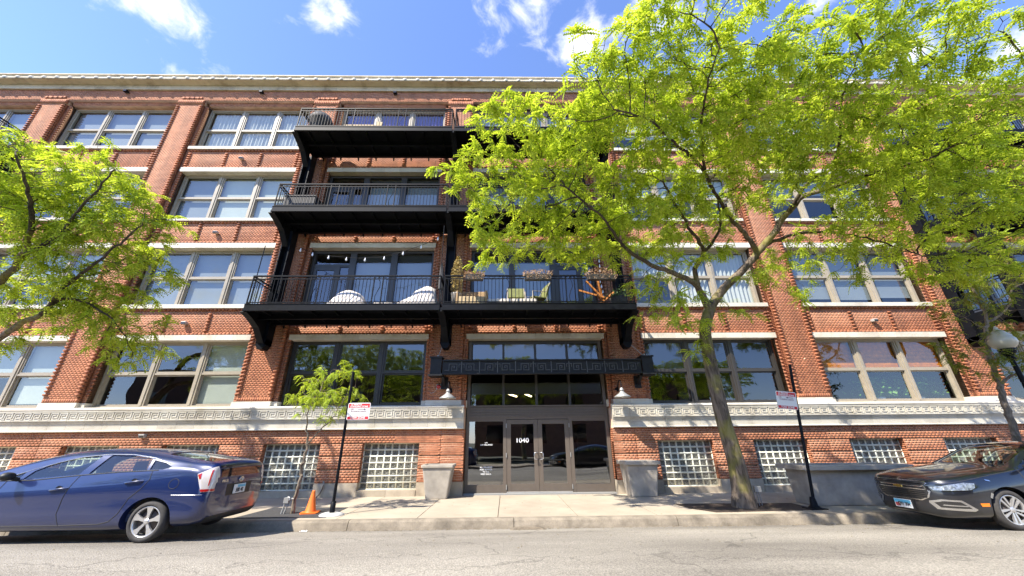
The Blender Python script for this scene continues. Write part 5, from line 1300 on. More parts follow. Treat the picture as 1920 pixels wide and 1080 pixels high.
def catmull(P, step):
    P = [np.array(p, float) for p in P]; out = []
    for i in range(len(P) - 1):
        p0 = P[max(i - 1, 0)]; p1 = P[i]; p2 = P[i + 1]; p3 = P[min(i + 2, len(P) - 1)]
        n = max(1, int(np.linalg.norm((p2 - p1)[:3]) / step))
        for k in range(n):
            t = k / n; out.append(0.5 * ((2 * p1) + (-p0 + p2) * t + (2 * p0 - 5 * p1 + 4 * p2 - p3) * t * t + (-p0 + 3 * p1 - 3 * p2 + p3) * t ** 3))
    out.append(P[-1]); return out
def grow(data, step, infl, kill, dens, seed, iters=90, grav=0.06):
    R = np.random.RandomState(seed)
    pos, par, rad = [], [], []
    for L in data['limbs']:
        pts = catmull(L, step); last = -1
        if pos:
            d = np.linalg.norm(np.array(pos) - pts[0][:3], axis=1); last = int(d.argmin())
            pts = pts[1:]
        for p in pts:
            w = R.normal(0, 0.012, 3) if p[3] < 0.09 else np.zeros(3)
            pos.append(p[:3] + w); par.append(last); rad.append(float(p[3])); last = len(pos) - 1
    nl = len(pos)
    A = []
    for (x, y, z, r, dy) in data['blobs']:
        nc = max(3, int(dens * r * r / 7)); k = 7
        u = R.normal(0, 1, (nc, 3)); u /= np.linalg.norm(u, axis=1)[:, None]; u *= R.rand(nc, 1) ** 0.4 * r
        u[:, 1] = R.normal(0, 1, nc) * min(dy, r * 1.3); u[:, 2] *= 0.9
        cl = min(0.13, r * .35)
        A.append((u[:, None] + R.normal(0, 1, (nc, k, 3)) * [cl, cl, cl * .5]).reshape(-1, 3) + [x, y, z])
    A = np.concatenate(A); nA = len(A)
    P = np.array(pos); best = np.full(nA, 1e9); bi = np.zeros(nA, int); alive = np.ones(nA, bool)
    def upd(i0):
        Q = np.array(pos[i0:])
        for s in range(0, len(Q), 400):
            d = ((A[:, None] - Q[None, s:s + 400]) ** 2).sum(-1); j = d.argmin(1); dm = d[np.arange(nA), j]
            k = dm < best; best[k] = dm[k]; bi[k] = j[k] + i0 + s
    upd(0); nch = {}
    for it in range(iters):
        act = alive & (best < infl * infl)
        if not act.any(): act = alive & (best < (infl * 4) ** 2)
        if not act.any(): break
        ids = bi[act]; vec = A[act] - np.array(pos)[ids]; vec /= np.linalg.norm(vec, axis=1)[:, None] + 1e-9
        u, inv = np.unique(ids, return_inverse=True); acc = np.zeros((len(u), 3)); np.add.at(acc, inv.ravel(), vec)
        i0 = len(pos)
        for q, n in enumerate(u):
            if nch.get(n, 0) > 3: continue
            d = acc[q] / (np.linalg.norm(acc[q]) + 1e-9) + R.normal(0, 0.16, 3) + [0, 0, -grav]; d /= np.linalg.norm(d)
            pos.append(pos[n] + d * step); par.append(int(n)); rad.append(0.0); nch[n] = nch.get(n, 0) + 1
        if len(pos) == i0: break
        upd(i0); alive &= best > kill * kill
        if not alive.any(): break
    n = len(pos); par = np.array(par); P = np.array(pos); acc = np.zeros(n); e = 2.3; ch = np.zeros(n, int)
    r = np.zeros(n)
    for i in range(n - 1, -1, -1):
        r[i] = max(rad[i], acc[i] ** (1 / e), 0.0038)
        if rad[i] > 0: r[i] = rad[i]
        if par[i] >= 0: acc[par[i]] += min(r[i], 0.05) ** e; ch[par[i]] += 1
    return P, par, r, ch, nl
def tubes(P, par, r, sel, ns):
    i = np.where(sel & (par >= 0))[0]; a = P[par[i]]; b = P[i]; d = b - a; L = np.linalg.norm(d, axis=1)[:, None]; d = d / (L + 1e-9)
    ref = np.where(np.abs(d[:, 2:3]) > 0.9, [[1.0, 0, 0]], [[0, 0, 1.0]]); u = np.cross(d, ref); u /= np.linalg.norm(u, axis=1)[:, None]; v = np.cross(d, u)
    # frames are kept fixed in the world so neighbouring rings line up
    ang = np.arange(ns) * 2 * np.pi / ns
    ra = np.minimum(r[par[i]], r[i] * 1.35 + 0.002)[:, None, None]; rb = r[i][:, None, None]
    ring = u[:, None] * np.cos(ang)[None, :, None] + v[:, None] * np.sin(ang)[None, :, None]
    V = np.concatenate([(a - d * r[i][:, None] * 0.3)[:, None] + ring * ra, (b + d * r[i][:, None] * 0.3)[:, None] + ring * rb], 1).reshape(-1, 3)
    k = np.arange(ns); F1 = np.stack([k, (k + 1) % ns, ns + (k + 1) % ns, ns + k], -1)
    F = (F1[None] + (2 * ns * np.arange(len(i)))[:, None, None]).reshape(-1, 4)
    return V, F
def leaflet_proto(n=6, L=0.2, lw=0.036, ll=0.050):
    v = []; f = []
    for k in range(n):
        t = (k + 0.6) / n; x = L * t; z = -0.45 * L * t * t; sc = (1 - 0.45 * abs(t - 0.45))
        for s in (-1, 1):
            b = len(v); tip = ll * sc
            v += [(x, s * 0.003, z), (x + 0.006 + lw * sc * .6, s * tip * .5, z - 0.004), (x + 0.012, s * tip, z - 0.012), (x - lw * sc * .5, s * tip * .5, z - 0.002)]
            f.append((b, b + 1, b + 2, b + 3) if s > 0 else (b, b + 3, b + 2, b + 1))
    return np.array(v), np.array(f)
def leaves(P, par, r, ch, rmax, per, seed, scale=1.0, n=6):
    R = np.random.RandomState(seed); pv, pf = leaflet_proto(n)
    c = np.where((r < rmax) & (par >= 0) & ((ch == 0) | (R.rand(len(r)) < 0.30)))[0]
    c = np.concatenate([np.repeat(c, int(per)), c[R.rand(len(c)) < per - int(per)]])
    m = len(c); base = P[c] + R.normal(0, 0.012, (m, 3))
    d = P[c] - P[par[c]]; d /= np.linalg.norm(d, axis=1)[:, None] + 1e-9
    side = R.normal(0, 1, (m, 3)); side[:, 2] = side[:, 2] * 0.45 + 0.05
    x = d * 0.35 + side * 0.85; x /= np.linalg.norm(x, axis=1)[:, None]
    up = np.array([[0, 0, 1.0]]) + R.normal(0, 0.38, (m, 3)); y = np.cross(up, x); y /= np.linalg.norm(y, axis=1)[:, None]; z = np.cross(x, y)
    s = (scale * R.uniform(0.65, 1.25, m))[:, None, None]
    V = (pv[None, :, 0:1] * x[:, None] + pv[None, :, 1:2] * y[:, None] + pv[None, :, 2:3] * z[:, None]) * s
    V[:, :, 2] -= 0.25 * (pv[None, :, 0] ** 2) / 0.2 * 1.0
    V = (V + base[:, None]).reshape(-1, 3); F = (pf[None] + (len(pv) * np.arange(m))[:, None, None]).reshape(-1, 4)
    return V, F, m
def build_tree(name, data, label, leafm, barks, step=0.16, infl=1.4, kill=0.26, dens=34, seed=3, per=2.0, lscale=1.0, rmax=0.012, thick=0.05, group=None, cat='tree'):
    P, par, r, ch, nl = grow(data, step, infl, kill, dens, seed)
    base = P[0].copy(); base[2] = 0; P = P - base
    root = empty(name, tuple(base)); tag(root, label, cat, group)
    big = r >= thick
    V, F = tubes(P, par, r, big, 14); o = bpy.data.objects.new('trunk', mesh_np('trunk', V, F, barks[0], smooth=True)); link(o, root)
    V1, F1 = tubes(P, par, r, ~big & (r >= 0.014), 7); V2, F2 = tubes(P, par, r, r < 0.014, 4)
    me = mesh_np('branches', np.concatenate([V1, V2]), np.concatenate([F1, F2 + len(V1)]), barks[1], smooth=True)
    o = bpy.data.objects.new('branches', me); o['kind'] = 'stuff'; link(o, root)
    V, F, m = leaves(P, par, r, ch, rmax, per, seed + 5, lscale)
    o = bpy.data.objects.new('crown', mesh_np('crown', V, F, leafm)); o['kind'] = 'stuff'; link(o, root)
    print(name, 'nodes', len(P), 'leaves', m)
    return root
{'blobs':[[1.361,-7.45,8.074,0.364,0.55],[1.712,-7.51,8.121,0.408,0.55],[2.084,-7.18,7.877,0.469,0.55],[1.49,-7.09,7.793,0.472,0.55],[1.09,-6.955,7.702,0.248,0.55],[0.77,-6.748,7.66,0.176,0.55],[1.295,-6.55,7.614,0.553,0.55],[0.868,-6.415,7.566,0.387,0.55],[1.954,-6.55,7.62,0.604,0.55],[2.54,-6.73,7.675,0.543,0.55],[2.181,-7.48,8.108,0.228,0.55],[2.793,-6.1,7.454,0.689,0.55],[2.032,-5.8,7.344,0.764,0.55],[1.165,-5.75,7.318,0.712,0.55],[0.453,-6.1,7.436,0.442,0.55],[0.36,-5.6,7.25,0.61,0.55],[-0.376,-5.85,7.346,0.432,0.55],[-0.807,-5.85,7.343,0.302,0.55],[-1.19,-5.65,7.262,0.33,0.55],[-1.507,-5.85,7.338,0.269,0.55],[-1.421,-5.4,7.146,0.315,0.55],[-0.8,-5.2,7.044,0.574,0.55],[0.013,-5.1,6.992,0.638,0.55],[-1.449,-4.8,6.802,0.451,0.55],[-1.863,-4.8,6.801,0.332,0.55],[-2.258,-4.65,6.7,0.288,0.55],[-1.162,-4.35,6.488,0.553,0.55],[-0.486,-4.4,6.526,0.613,0.55],[0.426,-4.5,6.602,0.732,0.55],[1.352,-4.8,6.812,0.836,0.55],[-0.279,-3.83,6.024,0.638,0.55],[-1.237,-3.695,5.883,0.539,0.55],[0.496,-3.74,5.93,0.642,0.55],[1.258,-3.83,6.024,0.639,0.55],[-1.566,-3.47,5.642,0.286,0.55],[-0.787,-3.425,5.592,0.339,0.55],[0.129,-3.398,5.561,0.288,0.55],[1.052,-3.362,5.52,0.289,0.55],[1.63,-3.47,5.64,0.34,0.55],[2.823,-7.24,7.937,0.28,0.55],[2.951,-6.91,7.717,0.483,0.55],[3.013,-7.36,8.034,0.231,0.55],[3.184,-7.51,8.145,0.2,0.55],[3.541,-6.73,7.686,0.495,0.55],[3.754,-7.06,7.795,0.334,0.55],[3.921,-7.33,8.025,0.26,0.55],[4.004,-7.45,8.116,0.165,0.55],[4.2,-6.64,7.67,0.502,0.55],[3.566,-6.28,7.539,0.625,0.55],[3.371,-5.5,7.221,0.733,0.55],[2.407,-4.9,6.88,0.831,0.55],[3.435,-4.7,6.751,0.725,0.55],[2.235,-4.1,6.297,0.756,0.55],[3.147,-4.01,6.208,0.635,0.55],[4.103,-5.4,7.175,0.684,0.55],[4.301,-5.9,7.398,0.652,0.55],[4.944,-6.28,7.551,0.575,0.55],[4.525,-6.91,7.736,0.291,0.55],[4.725,-7.06,7.808,0.268,0.55],[5.008,-7.42,8.11,0.416,0.55],[5.277,-7.12,7.869,0.476,0.55],[5.52,-7.36,8.072,0.466,0.55],[5.957,-7.42,8.125,0.371,0.55],[5.997,-7.06,7.824,0.528,0.55],[5.632,-6.64,7.685,0.604,0.55],[5.263,-6.28,7.554,0.628,0.55],[5.145,-5.6,7.279,0.673,0.55],[5.944,-5.6,7.284,0.731,0.55],[6.225,-6.28,7.563,0.683,0.55],[6.615,-6.91,7.76,0.44,0.55],[6.822,-6.46,7.638,0.516,0.55],[6.863,-7.09,7.862,0.288,0.55],[7.05,-7.24,7.997,0.237,0.55],[7.486,-7.18,7.951,0.229,0.55],[7.807,-7.27,8.033,0.209,0.55],[8.026,-7.3,8.061,0.132,0.55],[7.176,-7.45,8.167,0.13,0.55],[6.862,-7.36,8.092,0.169,0.55],[6.66,-7.24,7.991,0.189,0.55],[7.388,-6.64,7.703,0.405,0.55],[7.519,-6.91,7.771,0.245,0.55],[8.069,-6.685,7.723,0.222,0.55],[8.279,-6.775,7.75,0.16,0.55],[7.385,-5.8,7.381,0.775,0.55],[7.082,-5.3,7.138,0.753,0.55],[8.197,-5.9,7.427,0.769,0.55],[8.887,-6.1,7.503,0.539,0.55],[9.552,-6.1,7.509,0.432,0.55],[9.483,-5.4,7.205,0.751,0.55],[10.416,-5.3,7.155,0.643,0.55],[8.753,-5.0,6.968,0.836,0.55],[8.064,-4.6,6.694,0.738,0.55],[9.908,-4.5,6.625,0.871,0.55],[11.016,-4.4,6.55,0.754,0.55],[6.631,-4.9,6.896,0.599,0.55],[5.658,-4.9,6.892,0.538,0.55],[4.883,-5.0,6.952,0.473,0.55],[4.579,-4.6,6.684,0.488,0.55],[4.017,-4.1,6.299,0.443,0.55],[7.36,-4.1,6.303,0.637,0.55],[8.632,-3.92,6.121,0.645,0.55],[9.685,-3.92,6.121,0.646,0.55],[10.866,-3.74,5.931,0.655,0.55],[11.735,-3.65,5.832,0.593,0.55],[6.839,-3.83,6.026,0.517,0.55],[7.872,-3.605,5.784,0.394,0.55],[6.634,-3.38,5.534,0.331,0.55],[7.414,-3.29,5.431,0.293,0.55],[6.568,-3.125,5.142,0.241,0.55],[6.291,-2.9,4.585,0.187,0.55],[7.925,-3.1,5.077,0.214,0.55],[6.429,-3.0,4.832,0.187,0.55],[6.999,-3.47,5.635,0.396,0.55],[8.744,-3.47,5.634,0.371,0.55],[9.605,-3.38,5.531,0.466,0.55],[10.528,-3.2,5.321,0.471,0.55],[11.353,-3.2,5.32,0.405,0.55],[9.291,-3.15,5.199,0.242,0.55],[9.974,-3.1,5.072,0.269,0.55],[5.31,-5.1,7.015,0.411,0.55],[2.88,-3.47,5.639,0.393,0.55],[3.408,-3.47,5.638,0.328,0.55],[4.069,-3.47,5.638,0.289,0.55],[2.799,-3.05,4.965,0.398,0.55],[2.264,-3.0,4.843,0.212,0.55],[2.528,-2.8,4.351,0.332,0.55],[3.062,-2.75,4.226,0.345,0.55],[3.596,-2.7,4.101,0.319,0.55],[3.884,-2.7,3.556,0.234,0.55],[3.734,-2.9,4.593,0.266,0.55],[2.693,-3.74,5.93,0.451,0.55],[2.045,-3.74,5.93,0.361,0.55],[3.57,-2.7,3.296,0.128,0.55],[5.081,-3.1,5.083,0.24,0.55],[4.939,-2.75,4.219,0.16,0.55],[5.624,-3.2,5.329,0.187,0.55],[4.467,-3.47,5.637,0.328,0.55]],'limbs':[[[4.173,-2.4,-0.01,0.27],[4.183,-2.4,0.261,0.21],[4.193,-2.4,0.73,0.185],[4.175,-2.4,1.054,0.175],[4.113,-2.4,1.733,0.165],[4.098,-2.4,2.332,0.16],[4.096,-2.4,3.095,0.15],[4.122,-2.424,3.903,0.14],[4.377,-2.46,4.536,0.135]],[[4.377,-2.46,4.536,0.12],[4.785,-2.58,5.011,0.105],[5.193,-2.76,5.373,0.095],[5.627,-3.0,5.827,0.088],[5.94,-3.24,6.212,0.08],[6.271,-3.54,6.679,0.07],[6.571,-3.84,6.986,0.062],[6.87,-4.2,6.923,0.052],[7.306,-4.68,6.93,0.042],[7.699,-5.16,6.81,0.03],[8.1,-5.52,6.794,0.02]],[[4.346,-2.46,4.39,0.1],[4.118,-2.64,4.794,0.085],[3.831,-2.88,5.036,0.07],[3.178,-3.24,5.139,0.058],[2.501,-3.6,5.197,0.05],[1.879,-3.96,5.375,0.042],[1.469,-4.32,5.654,0.033],[1.051,-4.68,5.904,0.024],[0.305,-5.16,6.237,0.018]],[[4.006,-2.76,4.938,0.07],[3.892,-3.0,5.354,0.055],[4.004,-3.36,5.697,0.05],[3.5,-3.84,5.974,0.038],[3.029,-4.32,6.295,0.028],[2.515,-4.92,6.572,0.02]],[[3.998,-3.3,5.654,0.04],[4.177,-3.6,5.893,0.035],[4.173,-3.96,6.093,0.028],[3.946,-4.44,6.506,0.02]],[[5.627,-3.0,5.827,0.07],[5.332,-3.24,6.07,0.058],[4.736,-3.72,6.245,0.05],[4.307,-4.08,6.343,0.044],[3.834,-4.56,6.565,0.038],[3.164,-5.28,6.745,0.033],[2.494,-5.76,6.766,0.026],[1.725,-6.36,6.801,0.02],[0.94,-6.72,6.671,0.012]],[[3.31,-5.16,6.664,0.03],[2.809,-6.24,6.991,0.022],[2.598,-6.96,7.103,0.014],[2.554,-7.44,7.226,0.01]],[[6.296,-3.6,6.719,0.05],[6.466,-4.32,7.175,0.04],[6.648,-4.68,7.159,0.034],[6.212,-5.52,7.366,0.024],[5.741,-6.24,7.606,0.016],[5.353,-7.2,7.75,0.01]],[[6.648,-4.68,7.159,0.025],[6.924,-5.64,7.547,0.02],[6.853,-6.48,7.759,0.014],[7.143,-7.08,7.809,0.01],[7.664,-7.32,7.881,0.006]],[[5.757,-3.06,5.983,0.045],[6.437,-3.36,6.157,0.038],[7.183,-3.6,6.09,0.03],[8.034,-3.72,5.793,0.022],[9.185,-3.6,5.417,0.014]]]}['blobs'] += [[x, y, z, .5, .35] for (x, y, z) in ((0.2, -8.7, 7.8), (1.4, -8.9, 7.9), (2.8, -8.8, 8.0), (2.0, -9.4, 7.9))]
main_tree = build_tree('locust_tree', {'blobs':[[1.361,-7.45,8.074,0.364,0.55],[1.712,-7.51,8.121,0.408,0.55],[2.084,-7.18,7.877,0.469,0.55],[1.49,-7.09,7.793,0.472,0.55],[1.09,-6.955,7.702,0.248,0.55],[0.77,-6.748,7.66,0.176,0.55],[1.295,-6.55,7.614,0.553,0.55],[0.868,-6.415,7.566,0.387,0.55],[1.954,-6.55,7.62,0.604,0.55],[2.54,-6.73,7.675,0.543,0.55],[2.181,-7.48,8.108,0.228,0.55],[2.793,-6.1,7.454,0.689,0.55],[2.032,-5.8,7.344,0.764,0.55],[1.165,-5.75,7.318,0.712,0.55],[0.453,-6.1,7.436,0.442,0.55],[0.36,-5.6,7.25,0.61,0.55],[-0.376,-5.85,7.346,0.432,0.55],[-0.807,-5.85,7.343,0.302,0.55],[-1.19,-5.65,7.262,0.33,0.55],[-1.507,-5.85,7.338,0.269,0.55],[-1.421,-5.4,7.146,0.315,0.55],[-0.8,-5.2,7.044,0.574,0.55],[0.013,-5.1,6.992,0.638,0.55],[-1.449,-4.8,6.802,0.451,0.55],[-1.863,-4.8,6.801,0.332,0.55],[-2.258,-4.65,6.7,0.288,0.55],[-1.162,-4.35,6.488,0.553,0.55],[-0.486,-4.4,6.526,0.613,0.55],[0.426,-4.5,6.602,0.732,0.55],[1.352,-4.8,6.812,0.836,0.55],[-0.279,-3.83,6.024,0.638,0.55],[-1.237,-3.695,5.883,0.539,0.55],[0.496,-3.74,5.93,0.642,0.55],[1.258,-3.83,6.024,0.639,0.55],[-1.566,-3.47,5.642,0.286,0.55],[-0.787,-3.425,5.592,0.339,0.55],[0.129,-3.398,5.561,0.288,0.55],[1.052,-3.362,5.52,0.289,0.55],[1.63,-3.47,5.64,0.34,0.55],[2.823,-7.24,7.937,0.28,0.55],[2.951,-6.91,7.717,0.483,0.55],[3.013,-7.36,8.034,0.231,0.55],[3.184,-7.51,8.145,0.2,0.55],[3.541,-6.73,7.686,0.495,0.55],[3.754,-7.06,7.795,0.334,0.55],[3.921,-7.33,8.025,0.26,0.55],[4.004,-7.45,8.116,0.165,0.55],[4.2,-6.64,7.67,0.502,0.55],[3.566,-6.28,7.539,0.625,0.55],[3.371,-5.5,7.221,0.733,0.55],[2.407,-4.9,6.88,0.831,0.55],[3.435,-4.7,6.751,0.725,0.55],[2.235,-4.1,6.297,0.756,0.55],[3.147,-4.01,6.208,0.635,0.55],[4.103,-5.4,7.175,0.684,0.55],[4.301,-5.9,7.398,0.652,0.55],[4.944,-6.28,7.551,0.575,0.55],[4.525,-6.91,7.736,0.291,0.55],[4.725,-7.06,7.808,0.268,0.55],[5.008,-7.42,8.11,0.416,0.55],[5.277,-7.12,7.869,0.476,0.55],[5.52,-7.36,8.072,0.466,0.55],[5.957,-7.42,8.125,0.371,0.55],[5.997,-7.06,7.824,0.528,0.55],[5.632,-6.64,7.685,0.604,0.55],[5.263,-6.28,7.554,0.628,0.55],[5.145,-5.6,7.279,0.673,0.55],[5.944,-5.6,7.284,0.731,0.55],[6.225,-6.28,7.563,0.683,0.55],[6.615,-6.91,7.76,0.44,0.55],[6.822,-6.46,7.638,0.516,0.55],[6.863,-7.09,7.862,0.288,0.55],[7.05,-7.24,7.997,0.237,0.55],[7.486,-7.18,7.951,0.229,0.55],[7.807,-7.27,8.033,0.209,0.55],[8.026,-7.3,8.061,0.132,0.55],[7.176,-7.45,8.167,0.13,0.55],[6.862,-7.36,8.092,0.169,0.55],[6.66,-7.24,7.991,0.189,0.55],[7.388,-6.64,7.703,0.405,0.55],[7.519,-6.91,7.771,0.245,0.55],[8.069,-6.685,7.723,0.222,0.55],[8.279,-6.775,7.75,0.16,0.55],[7.385,-5.8,7.381,0.775,0.55],[7.082,-5.3,7.138,0.753,0.55],[8.197,-5.9,7.427,0.769,0.55],[8.887,-6.1,7.503,0.539,0.55],[9.552,-6.1,7.509,0.432,0.55],[9.483,-5.4,7.205,0.751,0.55],[10.416,-5.3,7.155,0.643,0.55],[8.753,-5.0,6.968,0.836,0.55],[8.064,-4.6,6.694,0.738,0.55],[9.908,-4.5,6.625,0.871,0.55],[11.016,-4.4,6.55,0.754,0.55],[6.631,-4.9,6.896,0.599,0.55],[5.658,-4.9,6.892,0.538,0.55],[4.883,-5.0,6.952,0.473,0.55],[4.579,-4.6,6.684,0.488,0.55],[4.017,-4.1,6.299,0.443,0.55],[7.36,-4.1,6.303,0.637,0.55],[8.632,-3.92,6.121,0.645,0.55],[9.685,-3.92,6.121,0.646,0.55],[10.866,-3.74,5.931,0.655,0.55],[11.735,-3.65,5.832,0.593,0.55],[6.839,-3.83,6.026,0.517,0.55],[7.872,-3.605,5.784,0.394,0.55],[6.634,-3.38,5.534,0.331,0.55],[7.414,-3.29,5.431,0.293,0.55],[6.568,-3.125,5.142,0.241,0.55],[6.291,-2.9,4.585,0.187,0.55],[7.925,-3.1,5.077,0.214,0.55],[6.429,-3.0,4.832,0.187,0.55],[6.999,-3.47,5.635,0.396,0.55],[8.744,-3.47,5.634,0.371,0.55],[9.605,-3.38,5.531,0.466,0.55],[10.528,-3.2,5.321,0.471,0.55],[11.353,-3.2,5.32,0.405,0.55],[9.291,-3.15,5.199,0.242,0.55],[9.974,-3.1,5.072,0.269,0.55],[5.31,-5.1,7.015,0.411,0.55],[2.88,-3.47,5.639,0.393,0.55],[3.408,-3.47,5.638,0.328,0.55],[4.069,-3.47,5.638,0.289,0.55],[2.799,-3.05,4.965,0.398,0.55],[2.264,-3.0,4.843,0.212,0.55],[2.528,-2.8,4.351,0.332,0.55],[3.062,-2.75,4.226,0.345,0.55],[3.596,-2.7,4.101,0.319,0.55],[3.884,-2.7,3.556,0.234,0.55],[3.734,-2.9,4.593,0.266,0.55],[2.693,-3.74,5.93,0.451,0.55],[2.045,-3.74,5.93,0.361,0.55],[3.57,-2.7,3.296,0.128,0.55],[5.081,-3.1,5.083,0.24,0.55],[4.939,-2.75,4.219,0.16,0.55],[5.624,-3.2,5.329,0.187,0.55],[4.467,-3.47,5.637,0.328,0.55]],'limbs':[[[4.173,-2.4,-0.01,0.27],[4.183,-2.4,0.261,0.21],[4.193,-2.4,0.73,0.185],[4.175,-2.4,1.054,0.175],[4.113,-2.4,1.733,0.165],[4.098,-2.4,2.332,0.16],[4.096,-2.4,3.095,0.15],[4.122,-2.424,3.903,0.14],[4.377,-2.46,4.536,0.135]],[[4.377,-2.46,4.536,0.12],[4.785,-2.58,5.011,0.105],[5.193,-2.76,5.373,0.095],[5.627,-3.0,5.827,0.088],[5.94,-3.24,6.212,0.08],[6.271,-3.54,6.679,0.07],[6.571,-3.84,6.986,0.062],[6.87,-4.2,6.923,0.052],[7.306,-4.68,6.93,0.042],[7.699,-5.16,6.81,0.03],[8.1,-5.52,6.794,0.02]],[[4.346,-2.46,4.39,0.1],[4.118,-2.64,4.794,0.085],[3.831,-2.88,5.036,0.07],[3.178,-3.24,5.139,0.058],[2.501,-3.6,5.197,0.05],[1.879,-3.96,5.375,0.042],[1.469,-4.32,5.654,0.033],[1.051,-4.68,5.904,0.024],[0.305,-5.16,6.237,0.018]],[[4.006,-2.76,4.938,0.07],[3.892,-3.0,5.354,0.055],[4.004,-3.36,5.697,0.05],[3.5,-3.84,5.974,0.038],[3.029,-4.32,6.295,0.028],[2.515,-4.92,6.572,0.02]],[[3.998,-3.3,5.654,0.04],[4.177,-3.6,5.893,0.035],[4.173,-3.96,6.093,0.028],[3.946,-4.44,6.506,0.02]],[[5.627,-3.0,5.827,0.07],[5.332,-3.24,6.07,0.058],[4.736,-3.72,6.245,0.05],[4.307,-4.08,6.343,0.044],[3.834,-4.56,6.565,0.038],[3.164,-5.28,6.745,0.033],[2.494,-5.76,6.766,0.026],[1.725,-6.36,6.801,0.02],[0.94,-6.72,6.671,0.012]],[[3.31,-5.16,6.664,0.03],[2.809,-6.24,6.991,0.022],[2.598,-6.96,7.103,0.014],[2.554,-7.44,7.226,0.01]],[[6.296,-3.6,6.719,0.05],[6.466,-4.32,7.175,0.04],[6.648,-4.68,7.159,0.034],[6.212,-5.52,7.366,0.024],[5.741,-6.24,7.606,0.016],[5.353,-7.2,7.75,0.01]],[[6.648,-4.68,7.159,0.025],[6.924,-5.64,7.547,0.02],[6.853,-6.48,7.759,0.014],[7.143,-7.08,7.809,0.01],[7.664,-7.32,7.881,0.006]],[[5.757,-3.06,5.983,0.045],[6.437,-3.36,6.157,0.038],[7.183,-3.6,6.09,0.03],[8.034,-3.72,5.793,0.022],[9.185,-3.6,5.417,0.014]]]}, 'large honey locust tree with bright green crown and mossy grey trunk right of the entrance', 'locust_leaf', ('trunk_bark', 'branch_bark'), step=0.13, kill=0.15, dens=250, per=7, lscale=1.05, group='street trees')
for L_ in {'blobs':[[-12.199,-4.79,7.752,0.34,0.5],[-11.828,-4.67,7.554,0.366,0.5],[-12.299,-4.52,7.299,0.551,0.5],[-11.542,-4.46,7.2,0.492,0.5],[-12.102,-4.133,6.698,0.746,0.5],[-11.019,-4.4,7.099,0.431,0.5],[-11.189,-4.133,6.7,0.623,0.5],[-10.398,-4.46,7.204,0.37,0.5],[-9.881,-4.58,7.411,0.246,0.5],[-10.223,-4.267,6.904,0.559,0.5],[-9.749,-4.4,7.103,0.346,0.5],[-9.682,-4.067,6.601,0.438,0.5],[-10.491,-3.867,6.29,0.567,0.5],[-11.405,-3.733,6.08,0.695,0.5],[-12.421,-3.667,5.974,0.759,0.5],[-9.479,-3.933,6.395,0.441,0.5],[-8.983,-3.933,6.396,0.252,0.5],[-9.291,-3.733,6.08,0.317,0.5],[-9.957,-3.6,5.867,0.446,0.5],[-10.744,-3.473,5.648,0.511,0.5],[-11.804,-3.282,5.318,0.576,0.5],[-12.723,-3.155,5.096,0.642,0.5],[-10.563,-3.218,5.204,0.514,0.5],[-9.819,-3.155,5.09,0.323,0.5],[-9.056,-3.155,5.088,0.181,0.5],[-9.296,-3.218,5.202,0.206,0.5],[-11.392,-2.964,4.754,0.647,0.5],[-12.288,-2.858,4.521,0.581,0.5],[-12.91,-2.817,4.401,0.387,0.5],[-10.263,-2.9,4.637,0.454,0.5],[-9.727,-2.775,4.267,0.285,0.5],[-10.873,-2.775,4.271,0.491,0.5],[-10.459,-2.608,3.783,0.412,0.5],[-9.943,-2.567,3.66,0.322,0.5],[-10.044,-2.421,3.238,0.257,0.5],[-10.561,-2.483,3.421,0.257,0.5],[-9.712,-2.692,4.023,0.181,0.5],[-11.625,-2.733,4.152,0.284,0.5],[-12.612,-2.629,3.854,0.257,0.5],[-12.902,-2.525,3.554,0.179,0.5],[-11.057,-3.027,4.867,0.517,0.5]],'limbs':[[[-13.882,-2.4,-0.357,0.25],[-14.288,-2.4,0.704,0.19],[-14.356,-2.4,2.227,0.17],[-14.089,-2.46,3.064,0.15],[-13.779,-2.52,3.431,0.12]],[[-13.779,-2.52,3.431,0.085],[-12.875,-2.76,3.702,0.07],[-12.247,-3.0,4.005,0.06],[-11.756,-3.12,4.16,0.05],[-11.053,-3.48,4.679,0.042],[-10.241,-3.84,5.045,0.032],[-9.383,-4.2,5.521,0.022],[-8.802,-4.44,5.78,0.014]],[[-14.027,-2.46,3.064,0.11],[-13.789,-3.0,4.609,0.09],[-12.729,-3.36,4.868,0.075],[-11.901,-3.84,5.451,0.06],[-11.315,-4.44,6.052,0.045],[-11.033,-4.92,6.393,0.03],[-10.887,-5.4,6.814,0.02]],[[-11.834,-3.84,5.315,0.045],[-10.827,-4.2,5.656,0.034],[-9.969,-4.68,6.162,0.024],[-8.915,-5.28,6.517,0.014]],[[-11.756,-3.12,4.16,0.04],[-11.115,-3.24,4.509,0.03],[-10.234,-3.12,4.154,0.02],[-9.748,-2.88,3.578,0.012]]]}['limbs'][1:]:
    for q_ in L_: q_[3] *= 0.72
